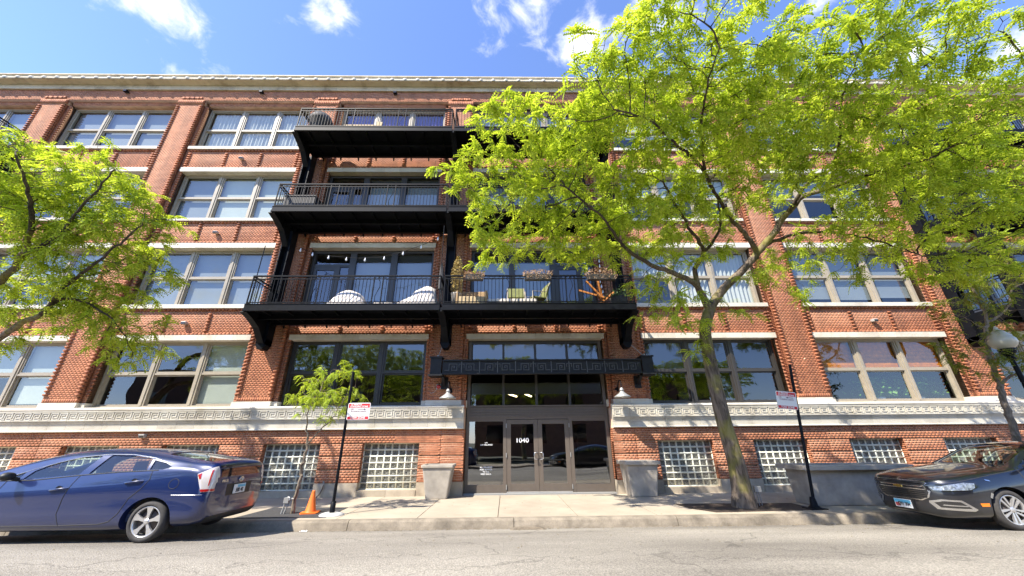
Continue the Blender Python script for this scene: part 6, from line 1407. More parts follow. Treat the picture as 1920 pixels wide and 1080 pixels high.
left_tree = build_tree('locust_tree', {'blobs':[[-12.199,-4.79,7.752,0.34,0.5],[-11.828,-4.67,7.554,0.366,0.5],[-12.299,-4.52,7.299,0.551,0.5],[-11.542,-4.46,7.2,0.492,0.5],[-12.102,-4.133,6.698,0.746,0.5],[-11.019,-4.4,7.099,0.431,0.5],[-11.189,-4.133,6.7,0.623,0.5],[-10.398,-4.46,7.204,0.37,0.5],[-9.881,-4.58,7.411,0.246,0.5],[-10.223,-4.267,6.904,0.559,0.5],[-9.749,-4.4,7.103,0.346,0.5],[-9.682,-4.067,6.601,0.438,0.5],[-10.491,-3.867,6.29,0.567,0.5],[-11.405,-3.733,6.08,0.695,0.5],[-12.421,-3.667,5.974,0.759,0.5],[-9.479,-3.933,6.395,0.441,0.5],[-8.983,-3.933,6.396,0.252,0.5],[-9.291,-3.733,6.08,0.317,0.5],[-9.957,-3.6,5.867,0.446,0.5],[-10.744,-3.473,5.648,0.511,0.5],[-11.804,-3.282,5.318,0.576,0.5],[-12.723,-3.155,5.096,0.642,0.5],[-10.563,-3.218,5.204,0.514,0.5],[-9.819,-3.155,5.09,0.323,0.5],[-9.056,-3.155,5.088,0.181,0.5],[-9.296,-3.218,5.202,0.206,0.5],[-11.392,-2.964,4.754,0.647,0.5],[-12.288,-2.858,4.521,0.581,0.5],[-12.91,-2.817,4.401,0.387,0.5],[-10.263,-2.9,4.637,0.454,0.5],[-9.727,-2.775,4.267,0.285,0.5],[-10.873,-2.775,4.271,0.491,0.5],[-10.459,-2.608,3.783,0.412,0.5],[-9.943,-2.567,3.66,0.322,0.5],[-10.044,-2.421,3.238,0.257,0.5],[-10.561,-2.483,3.421,0.257,0.5],[-9.712,-2.692,4.023,0.181,0.5],[-11.625,-2.733,4.152,0.284,0.5],[-12.612,-2.629,3.854,0.257,0.5],[-12.902,-2.525,3.554,0.179,0.5],[-11.057,-3.027,4.867,0.517,0.5]],'limbs':[[[-13.882,-2.4,-0.357,0.25],[-14.288,-2.4,0.704,0.19],[-14.356,-2.4,2.227,0.17],[-14.089,-2.46,3.064,0.15],[-13.779,-2.52,3.431,0.12]],[[-13.779,-2.52,3.431,0.085],[-12.875,-2.76,3.702,0.07],[-12.247,-3.0,4.005,0.06],[-11.756,-3.12,4.16,0.05],[-11.053,-3.48,4.679,0.042],[-10.241,-3.84,5.045,0.032],[-9.383,-4.2,5.521,0.022],[-8.802,-4.44,5.78,0.014]],[[-14.027,-2.46,3.064,0.11],[-13.789,-3.0,4.609,0.09],[-12.729,-3.36,4.868,0.075],[-11.901,-3.84,5.451,0.06],[-11.315,-4.44,6.052,0.045],[-11.033,-4.92,6.393,0.03],[-10.887,-5.4,6.814,0.02]],[[-11.834,-3.84,5.315,0.045],[-10.827,-4.2,5.656,0.034],[-9.969,-4.68,6.162,0.024],[-8.915,-5.28,6.517,0.014]],[[-11.756,-3.12,4.16,0.04],[-11.115,-3.24,4.509,0.03],[-10.234,-3.12,4.154,0.02],[-9.748,-2.88,3.578,0.012]]]}, 'bright green honey locust crown reaching in from the left edge', 'locust_leaf', ('trunk_bark', 'branch_bark'), step=0.13, kill=0.15, dens=260, per=7.5, lscale=1.05, seed=8, group='street trees')
build_tree('sapling', {'blobs':[[-5.354,-2.5,2.878,0.203,0.22],[-4.851,-2.5,2.875,0.253,0.22],[-4.682,-2.5,2.999,0.178,0.22],[-5.161,-2.5,2.507,0.324,0.22],[-5.693,-2.5,2.694,0.201,0.22],[-5.74,-2.5,2.331,0.173,0.22],[-5.35,-2.5,2.21,0.27,0.22],[-4.943,-2.5,2.326,0.297,0.22],[-4.656,-2.5,2.443,0.224,0.22],[-5.655,-2.5,2.817,0.151,0.22],[-4.71,-2.5,2.03,0.171,0.22],[-5.052,-2.5,1.917,0.146,0.22]],'limbs':[[[-5.38,-2.508,0.013,0.045],[-5.381,-2.508,0.275,0.036],[-5.36,-2.508,0.543,0.032],[-5.349,-2.508,1.038,0.028],[-5.326,-2.508,1.327,0.026],[-5.436,-2.508,1.692,0.016],[-5.451,-2.52,2.034,0.013],[-5.263,-2.52,2.445,0.009]],[[-5.326,-2.508,1.327,0.018],[-5.104,-2.52,1.6,0.014],[-4.889,-2.52,1.857,0.011],[-4.721,-2.52,2.145,0.007]]]}, 'thin young sapling with a small light green crown behind the orange cone', 'locust_leaf', ('pale_bark', 'pale_bark'), step=0.07, infl=0.6, kill=0.10, dens=700, seed=4, thick=0.02, per=6, lscale=0.6, rmax=0.007, group='street trees')
build_tree('young_tree', {'blobs':[[10.112,-2.45,3.521,0.188,0.35],[10.557,-2.45,3.587,0.297,0.35],[10.596,-2.45,3.247,0.266,0.35],[10.193,-2.45,3.116,0.212,0.35],[10.634,-2.45,2.916,0.236,0.35],[10.836,-2.45,2.785,0.235,0.35],[11.115,-2.45,4.742,0.311,0.35],[10.758,-2.45,4.296,0.25,0.35],[11.556,-2.45,5.047,0.358,0.35],[11.756,-2.45,5.602,0.322,0.35],[12.305,-2.45,5.36,0.291,0.35],[12.923,-2.45,5.681,0.324,0.35],[13.122,-2.45,5.358,0.291,0.35],[12.272,-2.45,4.738,0.255,0.35],[12.32,-2.45,4.29,0.251,0.35],[11.828,-2.45,4.44,0.196,0.35],[11.621,-2.45,4.74,0.255,0.35],[10.469,-2.45,4.593,0.225,0.35],[11.308,-2.45,3.176,0.213,0.35],[11.861,-2.45,3.443,0.269,0.35],[11.505,-2.45,2.91,0.237,0.35],[12.227,-2.45,3.859,0.192,0.35],[11.747,-2.45,4.147,0.166,0.35],[12.948,-2.45,6.012,0.298,0.35],[12.254,-2.45,5.847,0.237,0.35]],'limbs':[[[10.738,-2.4,0.4,0.1],[10.787,-2.4,0.883,0.08],[10.839,-2.4,1.251,0.072],[10.913,-2.4,1.643,0.068],[10.989,-2.4,2.197,0.062],[11.101,-2.4,2.534,0.058],[11.123,-2.4,2.961,0.05],[11.291,-2.4,3.499,0.046],[11.479,-2.4,3.948,0.042]],[[11.101,-2.4,2.509,0.035],[11.327,-2.46,2.677,0.028],[11.742,-2.52,2.896,0.024],[12.399,-2.64,3.394,0.016]],[[11.479,-2.4,3.948,0.036],[11.65,-2.4,4.31,0.032],[11.658,-2.4,4.607,0.027],[11.581,-2.46,5.121,0.02],[11.657,-2.52,5.569,0.014]],[[11.56,-2.4,4.077,0.034],[12.095,-2.4,4.337,0.028],[12.456,-2.4,4.635,0.024],[12.718,-2.4,4.987,0.02],[13.279,-2.4,5.253,0.014]],[[11.683,-2.4,4.458,0.015],[12.113,-2.46,4.735,0.012],[12.346,-2.52,4.771,0.008]]]}, 'young bare-limbed tree with brownish leaves at the right edge above the black car', 'brown_leaf', ('pale_bark', 'pale_bark'), step=0.09, infl=0.8, kill=0.15, dens=420, seed=5, thick=0.045, per=6, lscale=0.75, rmax=0.008, group='street trees')

# ================================================================== cars
def paint(name, col, flake=0.25):
    m, t, b = new_mat(name)
    b.inputs['Base Color'].default_value = (*col, 1); b.inputs['Metallic'].default_value = 0.1; b.inputs['Roughness'].default_value = 0.3
    b.inputs['Coat Weight'].default_value = 1.0; b.inputs['Coat Roughness'].default_value = 0.02; b.inputs['Coat IOR'].default_value = 1.5
    g = N(t, 'ShaderNodeNewGeometry'); sp = N(t, 'ShaderNodeSeparateXYZ'); t.links.new(g.outputs['Position'], sp.inputs[0])
    n1 = N(t, 'ShaderNodeTexNoise'); n1.inputs['Scale'].default_value = 6; n1.inputs['Detail'].default_value = 8; t.links.new(g.outputs['Position'], n1.inputs['Vector'])
    # road dust low on the body
    mr = N(t, 'ShaderNodeMapRange'); mr.inputs['From Min'].default_value = 0.62; mr.inputs['From Max'].default_value = 0.10; mr.inputs['To Max'].default_value = 0.85
    t.links.new(sp.outputs['Z'], mr.inputs['Value'])
    dm = math_node(t, 'MULTIPLY', mr.outputs[0], math_node(t, 'ADD', n1.outputs['Fac'], 0.15), True)
    mx = N(t, 'ShaderNodeMixRGB'); mx.inputs[1].default_value = (*col, 1); mx.inputs[2].default_value = (0.12, 0.108, 0.095, 1); t.links.new(math_node(t, 'MULTIPLY', dm, 0.26), mx.inputs[0]); t.links.new(mx.outputs[0], b.inputs['Base Color'])
    rr = N(t, 'ShaderNodeMapRange'); rr.inputs['To Min'].default_value = 0.02; rr.inputs['To Max'].default_value = 0.22; t.links.new(dm, rr.inputs['Value']); t.links.new(rr.outputs[0], b.inputs['Coat Roughness'])
paint('blue_paint', (0.0018, 0.0125, 0.075)); paint('black_paint', (0.003, 0.0045, 0.010))
simple('black_plastic', (0.015, 0.015, 0.016), 0.55); simple('gloss_black', (0.01, 0.01, 0.012), 0.06, coat=1.0)
simple('tyre_rubber', (0.045, 0.042, 0.040), 0.85, noise=0.2, scale=20); simple('alloy', (0.62, 0.61, 0.60), 0.32, metal=0.75, noise=0.05)
simple('disc_metal', (0.10, 0.085, 0.08), 0.6, metal=0.5); simple('seat_cloth', (0.20, 0.17, 0.14), 0.9); simple('trim_dark', (0.03, 0.03, 0.032), 0.8)
simple('lamp_red', (0.40, 0.012, 0.012), 0.08, coat=1.0); simple('lamp_clear', (0.28, 0.30, 0.32), 0.12, metal=0.6, coat=1.0, noise=0.7, scale=26, bump=1.0, bscale=30)
simple('amber', (0.75, 0.20, 0.01), 0.15, coat=1.0); simple('gold_badge', (0.65, 0.45, 0.12), 0.25, metal=0.9)
simple('plate_white', (0.62, 0.64, 0.66), 0.45); simple('plate_blue', (0.10, 0.38, 0.58), 0.45); simple('plate_red', (0.30, 0.05, 0.06), 0.5); simple('silver_trim', (0.65, 0.65, 0.66), 0.22, metal=1)
simple('tail_clear', (0.55, 0.50, 0.47), 0.1, coat=1.0)

def crom(P, t):
    """interpolate rows of P (n,k) at parameter t in 0..n-1"""
    n = len(P); i = min(int(t), n - 2); u = t - i; p0, p1, p2, p3 = P[max(i - 1, 0)], P[i], P[i + 1], P[min(i + 2, n - 1)]
    return 0.5 * ((2 * p1) + (-p0 + p2) * u + (2 * p0 - 5 * p1 + 4 * p2 - p3) * u * u + (-p0 + 3 * p1 - 3 * p2 + p3) * u ** 3)
def section(s):
    x, zb, wb, zl, wl, zm, wm, zk, wk, zr, wr, zt = s
    return np.array([(0, zb), (wb * 0.6, zb), (wb * 0.96, zb + 0.012), (wl, zl), (wm, zm), (wm * 0.999, (zm + zk) / 2), (wk, zk), ((wk + wr) / 2 + 0.018, (zk + zr) / 2 + 0.005), (wr, zr), (wr * 0.62, zt - 0.012), (0, zt)])
def loft(stations, nper=5, sub=4, shrink=None):
    S = np.array([[s[0]] + list(section(s).ravel()) for s in stations], float)
    rows = []
    for i in range(len(S) - 1):
        for k in range(nper): rows.append(crom(S, i + k / nper))
    rows.append(S[-1]); V = []; n = 0
    for r in rows:
        q = r[1:].reshape(-1, 2); pts = []
        for i in range(len(q) - 1):
            for k in range(sub): pts.append(crom(q, i + k / sub))
        pts.append(q[-1]); pts = np.array(pts)
        pts[:, 0] = np.maximum(pts[:, 0], 0); pts[0, 0] = 0; pts[-1, 0] = 0
        full = np.concatenate([pts, (pts[1:-1] * [-1, 1])[::-1]]); n = len(full)
        V += [(r[0], p[0], p[1]) for p in full]
    m = len(rows); F = []
    for i in range(m - 1):
        for j in range(n): F.append((i * n + j, i * n + (j + 1) % n, (i + 1) * n + (j + 1) % n, (i + 1) * n + j))
    h = n // 2
    for base, rev in ((0, False), ((m - 1) * n, True)):
        for j in range(h):
            a, b_, c, d = j, j + 1, (n - j - 1) % n, (n - j) % n
            f = [base + q for q in ((a, b_, c, d))]
            f2 = []
            for q in f:
                if q not in f2: f2.append(q)
            if len(f2) < 3: continue
            F.append(tuple(f2 if rev else f2[::-1]))
    return V, F
def tmp_obj(V, F, mi, smooth=False, nm='tmp'):
    me = bpy.data.meshes.new(nm); me.from_pydata([tuple(map(float, v)) for v in V], [], F)
    for k in ('blue_paint', 'black_plastic'): me.materials.append(MATS[k])
    me.polygons.foreach_set('material_index', [mi] * len(F)); me.polygons.foreach_set('use_smooth', [smooth] * len(F)); me.update()
    bm = bmesh.new(); bm.from_mesh(me); bmesh.ops.remove_doubles(bm, verts=bm.verts, dist=1e-5); bmesh.ops.recalc_face_normals(bm, faces=bm.faces); bm.to_mesh(me); bm.free()
    o = bpy.data.objects.new(nm, me); COL.objects.link(o); return o
def prism_o(poly, axis, a, b):
    m = MB().prism(poly, axis, a, b); return tmp_obj(m.v, m.f, 1)
def boolean(oa, ob, op):
    md = oa.modifiers.new('b', 'BOOLEAN'); md.operation = op; md.object = ob; md.solver = 'EXACT'; md.use_self = True
    dg = bpy.context.evaluated_depsgraph_get(); dg.update()
    me = bpy.data.meshes.new_from_object(oa.evaluated_get(dg)); oa.modifiers.clear(); return me
def rm(o): bpy.data.objects.remove(o, do_unlink=True)
def prism_spec(poly, axis, a, b): return (poly, axis, a, b)
def clip_tri(P, uv, tri):
    """clip the polygon P (3D points) by a triangle given in the uv plane"""
    for i in range(3):
        (x0, y0), (x1, y1) = tri[i], tri[(i + 1) % 3]; out = []
        if not P: return P
        def side(p): u, v = uv(p); return (x1 - x0) * (v - y0) - (y1 - y0) * (u - x0)
        for j in range(len(P)):
            p, q = P[j], P[(j + 1) % len(P)]; sp_, sq = side(p), side(q)
            if sp_ >= -1e-9: out.append(p)
            if (sp_ > 1e-9 and sq < -1e-9) or (sp_ < -1e-9 and sq > 1e-9): out.append(p.lerp(q, sp_ / (sp_ - sq)))
        P = out
    return P
def patch(bodyo, spec, off, mat, name, parent):
    """the piece of the body's skin inside a prism, as an object of its own"""
    from mathutils.geometry import tessellate_polygon
    poly, axis, a, b_ = spec; me = bodyo.data
    ax = 'xyz'.index(axis); o1, o2 = [i for i in range(3) if i != ax]
    uv = lambda p: (p[o1], p[o2])
    tris = []
    for t in tessellate_polygon([[Vector((u, v, 0)) for u, v in poly]]):
        T = [poly[i] for i in t]
        if (T[1][0] - T[0][0]) * (T[2][1] - T[0][1]) - (T[1][1] - T[0][1]) * (T[2][0] - T[0][0]) < 0: T = T[::-1]
        tris.append(T)
    u0, u1 = min(p[0] for p in poly), max(p[0] for p in poly); v0, v1 = min(p[1] for p in poly), max(p[1] for p in poly)
    sgn = 1 if (a + b_) / 2 > 0 else -1
    if axis == 'x': sgn = -1
    if axis == 'z': sgn = 1
    bm = bmesh.new(); vs = me.vertices
    for f in me.polygons:
        c = f.center
        if not (min(a, b_) <= c[ax] <= max(a, b_)) or f.normal[ax] * sgn < 0.02: continue
        P0 = [vs[i].co.copy() for i in f.vertices]
        if max(p[o1] for p in P0) < u0 or min(p[o1] for p in P0) > u1 or max(p[o2] for p in P0) < v0 or min(p[o2] for p in P0) > v1: continue
        N0 = [vs[i].normal.copy() for i in f.vertices]; no = sum(N0, Vector()) / len(N0)
        for T in tris:
            Q = clip_tri(P0, uv, T)
            if len(Q) >= 3:
                try: bm.faces.new([bm.verts.new(p) for p in Q])
                except ValueError: pass
    bmesh.ops.remove_doubles(bm, verts=bm.verts, dist=2e-4); bmesh.ops.dissolve_degenerate(bm, edges=bm.edges, dist=1e-5)
    bm.normal_update()
    body_bvh = BVH_OF[bodyo.name]
    for v in bm.verts:
        h = body_bvh.find_nearest(v.co); nn = v.normal if h[1] is None else v.normal
        v.co += nn * off
    for f in bm.faces: f.smooth = True
    out = bpy.data.meshes.new(name); bm.to_mesh(out); bm.free(); out.materials.append(MATS[mat])
    o = bpy.data.objects.new(name, out); return link(o, parent)
BVH_OF = {}
def multi_prism(items):
    m = MB()
    for (poly, axis, a, b_) in items: m.prism(poly, axis, a, b_)
    return tmp_obj(m.v, m.f, 1)
def surf_line(bvh, pts, axis, rad, mat, name, parent, off=0.0):
    out = []
    for (a, b_) in zip(pts, pts[1:]):
        n = max(2, int(math.dist(a, b_) / 0.05))
        for k in range(n): out.append((a[0] + (b_[0] - a[0]) * k / n, a[1] + (b_[1] - a[1]) * k / n))
    out.append(pts[-1]); P3 = []
    for (p, q) in out:
        if axis == 'y': hit = bvh.ray_cast(Vector((p, 2, q)), Vector((0, -1, 0)))
        elif axis == 'x': hit = bvh.ray_cast(Vector((-1, p, q)), Vector((1, 0, 0)))
        else: hit = bvh.ray_cast(Vector((p, q, 3)), Vector((0, 0, -1)))
        if hit[0] is not None: P3.append(hit[0] + hit[1] * off)
    if len(P3) > 1: return MB().tube(P3, rad, 5).build(name, mat, parent)
def mirror_y(poly): return poly
def ellipse(cx, cz, rx, rz, n=36): return [(cx + rx * math.cos(2 * math.pi * k / n), cz + rz * math.sin(2 * math.pi * k / n)) for k in range(n)]
def wheel(parent, x, y, side, r, rr, style, rz0=0.0):
    w = empty('wheel', (x, y, r), 0, parent)
    def lat(prof, mat, nm, n=40):
        m = MB(); v = []
        for (q, d) in prof:
            for k in range(n):
                a = 2 * math.pi * k / n; v.append((q * math.cos(a), side * d, q * math.sin(a)))
        f = [(i * n + k, i * n + (k + 1) % n, (i + 1) * n + (k + 1) % n, (i + 1) * n + k) for i in range(len(prof) - 1) for k in range(n)]
        m.add(v, f, 0, True); return m.build(nm, mat, w)
    lat([(rr + 0.004, -0.17), (r - 0.03, -0.18), (r - 0.006, -0.15), (r, -0.12), (r, -0.045), (r - 0.008, -0.02), (r - 0.03, -0.004), (r - 0.055, 0.002), (rr + 0.012, -0.004), (rr + 0.002, -0.016)], 'tyre_rubber', 'tyre')
    lat([(rr + 0.004, -0.016), (rr - 0.002, -0.010), (rr - 0.012, -0.014), (rr - 0.020, -0.03), (rr - 0.024, -0.15)], 'alloy', 'rim')
    lat([(0.001, -0.06), (rr * 0.72, -0.06), (rr * 0.72, -0.075)], 'disc_metal', 'brake_disc', 24)
    m = MB()
    ns = 5
    for k in range(ns):
        a = rz0 + 2 * math.pi * k / ns
        ca, sa = math.cos(a), math.sin(a)
        def pt(rad, off, d): return (rad * ca - off * sa, side * d, rad * sa + off * ca)
        if style == 'fan':
            q = [pt(0.03, -0.016, -0.028), pt(0.03, 0.016, -0.028), pt(rr * .55, 0.028, -0.020), pt(rr * .55, -0.018, -0.020), pt(rr - .008, 0.060, -0.014), pt(rr - .008, -0.042, -0.014)]
            qb = [(p[0], p[1] - side * 0.03, p[2]) for p in q]
            m.add(q + qb, [(0, 1, 2, 3), (3, 2, 4, 5), (0, 3, 9, 6), (3, 5, 11, 9), (1, 7, 8, 2), (2, 8, 10, 4)], 0)
        else:
            for off in (-1, 1):
                q = [pt(0.035, off * 0.006, -0.026), pt(0.035, off * 0.026, -0.026), pt(rr - .008, off * 0.058, -0.012), pt(rr - .008, off * 0.022, -0.012)]
                qb = [(p[0], p[1] - side * 0.03, p[2]) for p in q]
                m.add(q + qb, [(0, 1, 2, 3), (0, 3, 7, 4), (1, 5, 6, 2)], 0)
    m.build('spokes', 'alloy', w)
    m = MB(); n = 16
    for (q0, d0, q1, d1) in ((0.0, -0.012, 0.026, -0.014), (0.026, -0.014, 0.045, -0.028)):
        v = [(q * math.cos(2 * math.pi * k / n), side * d, q * math.sin(2 * math.pi * k / n)) for (q, d) in ((q0 + 1e-4, d0), (q1, d1)) for k in range(n)]
        m.add(v, [(k, (k + 1) % n, n + (k + 1) % n, n + k) for k in range(n)], 0, True)
    m.build('hub_cap', 'alloy', w)
    return w

def make_car(name, label, st, paintm, arches, side_wins, top_wins, cabin, loc, rz, cav_z, arch_r=(0.37, 0.335)):
    root = empty(name, loc, rz); tag(root, label, 'car')
    V, F = loft(st); solid = tmp_obj(V, F, 0, True)
    bvh = BVHTree.FromPolygons([Vector(v) for v in V], F)
    sk = solid.copy(); sk.data = solid.data.copy(); COL.objects.link(sk); BVH_OF[sk.name] = bvh          # untouched skin for the patches
    cur = solid
    def cut(pr):
        nonlocal cur
        me = boolean(cur, pr, 'DIFFERENCE'); rm(pr); old = cur; cur = bpy.data.objects.new('cutting', me); COL.objects.link(cur); rm(old)
    # hollow cabin
    cs = []
    for s in st:
        if cabin[0] <= s[0] <= cabin[1]:
            x, zb, wb, zl, wl, zm, wm, zk, wk, zr, wr, zt = s
            cs.append((x, cav_z, wm - .14, cav_z + .05, wm - .10, zm, wm - .09, zk, wk - .06, zr - .035, wr - .035, zt - .04))
    Vc, Fc = loft(cs, 3, 3); cut(tmp_obj(Vc, Fc, 1))
    cut(multi_prism([(ellipse(ax, az, *arch_r), 'y', min(q * .42, q * 1.2), max(q * .42, q * 1.2)) for (ax, az) in arches for q in (-1, 1)]))
    cut(multi_prism([(poly, 'y', -1.2, 1.2) for poly in side_wins]))
    cut(multi_prism([(poly, 'z', 0.80, 2.0) for poly in top_wins]))
    me = cur.data.copy(); me.name = 'body'; me.materials.clear(); me.materials.append(MATS[paintm]); me.materials.append(MATS['trim_dark']); rm(cur)
    body = bpy.data.objects.new('body', me); link(body, root)
    if hasattr(me, 'set_sharp_from_angle'): me.set_sharp_from_angle(angle=math.radians(38))
    for poly in side_wins:
        for s in (-1, 1): patch(sk, (poly, 'y', min(s * .25, s * 1.2), max(s * .25, s * 1.2)), -0.012, 'car_glass', 'side_window', root)
    for poly in top_wins: patch(sk, (poly, 'z', 0.80, 2.0), -0.010, 'car_glass', 'windscreen', root)
    MB().box(st[2][0] + .55, st[-3][0] - .3, -0.55, 0.55, 0.15, 0.20).build('underbody', 'black_plastic', root)
    return root, sk, bvh

#        x,   zb,  wb,   zl,  wl,   zm,  wm,   zk,  wk,   zr,   wr,   zt
PR = [(0.02, .30, .42, .36, .52, .45, .60, .66, .60, .80, .57, .84),
      (0.035, .26, .50, .34, .62, .46, .675, .68, .665, .95, .60, 1.02),
      (0.09, .23, .58, .32, .69, .48, .72, .74, .70, 1.03, .61, 1.078),
      (0.20, .21, .62, .31, .735, .50, .745, .88, .72, 1.07, .59, 1.112),
      (0.40, .19, .64, .30, .75, .54, .755, .96, .72, 1.10, .575, 1.152),
      (0.85, .17, .65, .28, .755, .58, .76, .96, .72, 1.16, .56, 1.222),
      (1.35, .15, .66, .25, .755, .58, .76, .93, .715, 1.215, .545, 1.285),
      (1.95, .15, .66, .24, .75, .56, .76, .90, .71, 1.235, .53, 1.308),
      (2.55, .15, .66, .24, .75, .54, .76, .865, .71, 1.205, .53, 1.285),
      (3.05, .15, .66, .24, .75, .52, .76, .84, .71, 1.11, .54, 1.205),
      (3.50, .15, .66, .24, .75, .52, .76, .82, .71, .99, .58, 1.075),
      (3.90, .16, .65, .26, .75, .52, .755, .78, .70, .87, .62, .95),
      (4.25, .17, .62, .28, .73, .50, .735, .72, .68, .79, .60, .84),
      (4.55, .18, .56, .30, .66, .48, .68, .62, .62, .68, .54, .73),
      (4.72, .20, .44, .32, .52, .44, .56, .54, .50, .57, .42, .60)]
# outlines of the glass in side view, from the rear forwards
fw_ = [(2.98, .875), (2.90, .99), (2.70, 1.085), (2.40, 1.17), (2.06, 1.205), (1.99, 1.195), (2.14, .935)]
rw_ = [(1.99, .945), (1.855, 1.195), (1.84, 1.21), (1.50, 1.20), (1.20, 1.165), (1.13, 1.145), (1.09, .99)]
qw_ = [(1.05, .995), (1.08, 1.13), (0.86, 1.085), (0.72, 1.03), (0.84, .995)]
fq_ = [(3.36, .865), (3.05, .98), (3.02, .975), (3.04, .87)]
pr, psk, pbvh = make_car('parked_car', 'dark blue hatchback parked at the left edge, seen from its rear left side', PR, 'blue_paint',
    [(0.83, 0.28), (3.62, 0.28)], [fw_, rw_, qw_, fq_], [[(3.75, -.60), (3.75, .60), (2.75, .48), (2.75, -.48)], [(0.22, -.50), (1.0, -.46), (1.0, .46), (0.22, .50)]],
    (0.4, 3.9), (-5.58, -4.10, road_z(-4.85) - 0.012), math.pi, 0.25, (0.375, 0.335))
for (x) in (0.83, 3.62):
    for s in (-1, 1): wheel(pr, x, s * 0.745, s, 0.283, 0.205, 'fan', 0.32)
# lamps, panels and writing
def sp(sk_, root, poly, axis, a, b, mat, nm, off=0.003): return patch(sk_, (poly, axis, a, b), off, mat, nm, root)
for s in (-1, 1):
    lo, hi = (0.40, 1.0) if s > 0 else (-1.0, -0.40)
    tl = sp(psk, pr, [(0.27, .915), (0.055, 1.025), (-.05, 1.03), (-.05, .665), (0.10, .66), (0.135, .70)], 'y', lo if s > 0 else -1.0, hi if s > 0 else -0.555, 'tail_clear', 'tail_lamp', 0.006) if False else None
    yl, yh = (0.552, 1.0) if s > 0 else (-1.0, -0.552)
    sp(psk, pr, [(0.255, .925), (0.05, 1.03), (-.05, 1.03), (-.05, .67), (0.13, .67), (0.155, .73)], 'y', yl, yh, 'tail_clear', 'tail_lamp', 0.006)
    sp(psk, pr, [(0.245, .915), (0.20, .935), (0.185, .86), (0.20, .85)], 'y', yl, yh, 'lamp_red', 'tail_lamp_red', 0.010)
    sp(psk, pr, [(0.15, .71), (-.05, .71), (-.05, .675), (0.13, .675)], 'y', yl, yh, 'lamp_red', 'tail_lamp_red', 0.010)
    sp(psk, pr, [(0.085, .97), (0.065, .98), (0.06, .76), (0.07, .75)], 'y', yl, yh, 'lamp_red', 'tail_lamp_red', 0.011)
sp(psk, pr, [(-.5, .86), (.5, .86), (.52, .985), (-.52, .985)], 'x', -.1, .10, 'gloss_black', 'rear_glass', 0.003)
sp(psk, pr, [(-.52, 1.0), (.52, 1.0), (.54, 1.028), (-.54, 1.028)], 'x', -.1, .12, 'black_paint', 'spoiler_trim', 0.012)
sp(psk, pr, [(-.30, .57), (.30, .57), (.32, .745), (-.32, .745)], 'x', -.1, .10, 'black_plastic', 'plate_recess', 0.002)
sp(psk, pr, [(-.62, .20), (.62, .20), (.60, .32), (-.60, .32)], 'x', -.1, .22, 'black_plastic', 'bumper_lower', 0.004)
xr = 0.008
MB().box(-0.008, 0.004, -0.15, 0.15, .585, .725).build('licence_plate', 'plate_white', pr, (xr, 0, 0), bevel=0.003)
MB().box(-0.0095, -0.006, -0.14, 0.06, .675, .715).build('plate_band', 'plate_blue', pr, (xr, 0, 0))
text('plate_number', '580 40', 0.085, (-0.003, 0, .632), (math.pi / 2, 0, -math.pi / 2), 'trim_dark', pr, sx=0.8, bold=0.002)
text('model_lettering', 'PRIUS', 0.048, (0.012, 0.40, .80), (math.pi / 2, 0, -math.pi / 2), 'silver_trim', pr, bold=0.002, extrude=0.004, sx=1.2)
em = MB()
for (ry, rz_) in ((0.055, 0.038), (0.020, 0.036), (0.045, 0.014)):
    em.tube([(0.004, ry * math.cos(a * math.pi / 10), .80 + (0.010 if rz_ == .014 else 0) + rz_ * math.sin(a * math.pi / 10)) for a in range(21)], 0.0055, 6, cap=False)
em.build('emblem', 'silver_trim', pr)
for s in (1,):
    P_ = lambda L_: [(x - 0.0, z) for x, z in L_]
    surf_line(pbvh, P_([(2.10, .925), (2.14, .80), (2.18, .60), (2.18, .40), (2.10, .255)]), 'y', 0.006, 'trim_dark', 'door_seam', pr)
    surf_line(pbvh, P_([(0.99, .99), (0.96, .86), (1.03, .74), (1.18, .60), (1.26, .40), (1.36, .30), (1.50, .265), (2.10, .25), (3.05, .25)]), 'y', 0.006, 'trim_dark', 'door_seam', pr)
    surf_line(pbvh, P_([(3.20, .86), (3.24, .60), (3.16, .28), (3.05, .25)]), 'y', 0.006, 'trim_dark', 'door_seam', pr)
    surf_line(pbvh, P_([(0.55, .64), (0.10, .635)]), 'y', 0.004, 'silver_trim', 'bumper_seam', pr, 0.0)
    surf_line(pbvh, [(0.56 + 0.075 * math.cos(a * math.pi / 8), 0.795 + 0.07 * math.sin(a * math.pi / 8)) for a in range(17)], 'y', 0.0045, 'trim_dark', 'fuel_flap_seam', pr)
    surf_line(pbvh, P_([(3.38, .855), (2.80, .862), (2.14, .922), (1.50, .965), (0.90, .985)]), 'y', 0.008, 'black_plastic', 'window_seal', pr)
    surf_line(pbvh, P_([(3.30, .885), (2.94, 1.01), (2.60, 1.115), (2.30, 1.185), (1.90, 1.222), (1.5, 1.215), (1.1, 1.16), (.80, 1.08)]), 'y', 0.007, 'silver_trim', 'window_trim', pr)
for (x0, x1, z) in ((1.05, 1.32, .825), (2.17, 2.43, .735)):
    h = pbvh.ray_cast(Vector(((x0 + x1) / 2, 2, z)), Vector((0, -1, 0)))[0]
    m = MB(); m.tube([(x0, h.y - .004, z + .012), (x0 + .04, h.y + .026, z + .014), (x1 - .04, h.y + .028, z - .006), (x1, h.y - .004, z - .010)], 0.014, 8); m.build('door_handle', 'blue_paint', pr)
    m = MB(); m.lathe((0, 0, 0), [(0.0, 0.0), (0.05, 0.0), (0.052, 0.002)], 16); o = m.build('handle_cup', 'trim_dark', pr, ((x0 + x1) / 2, h.y + .001, z)); o.rotation_euler = (-math.pi / 2, 0, 0)
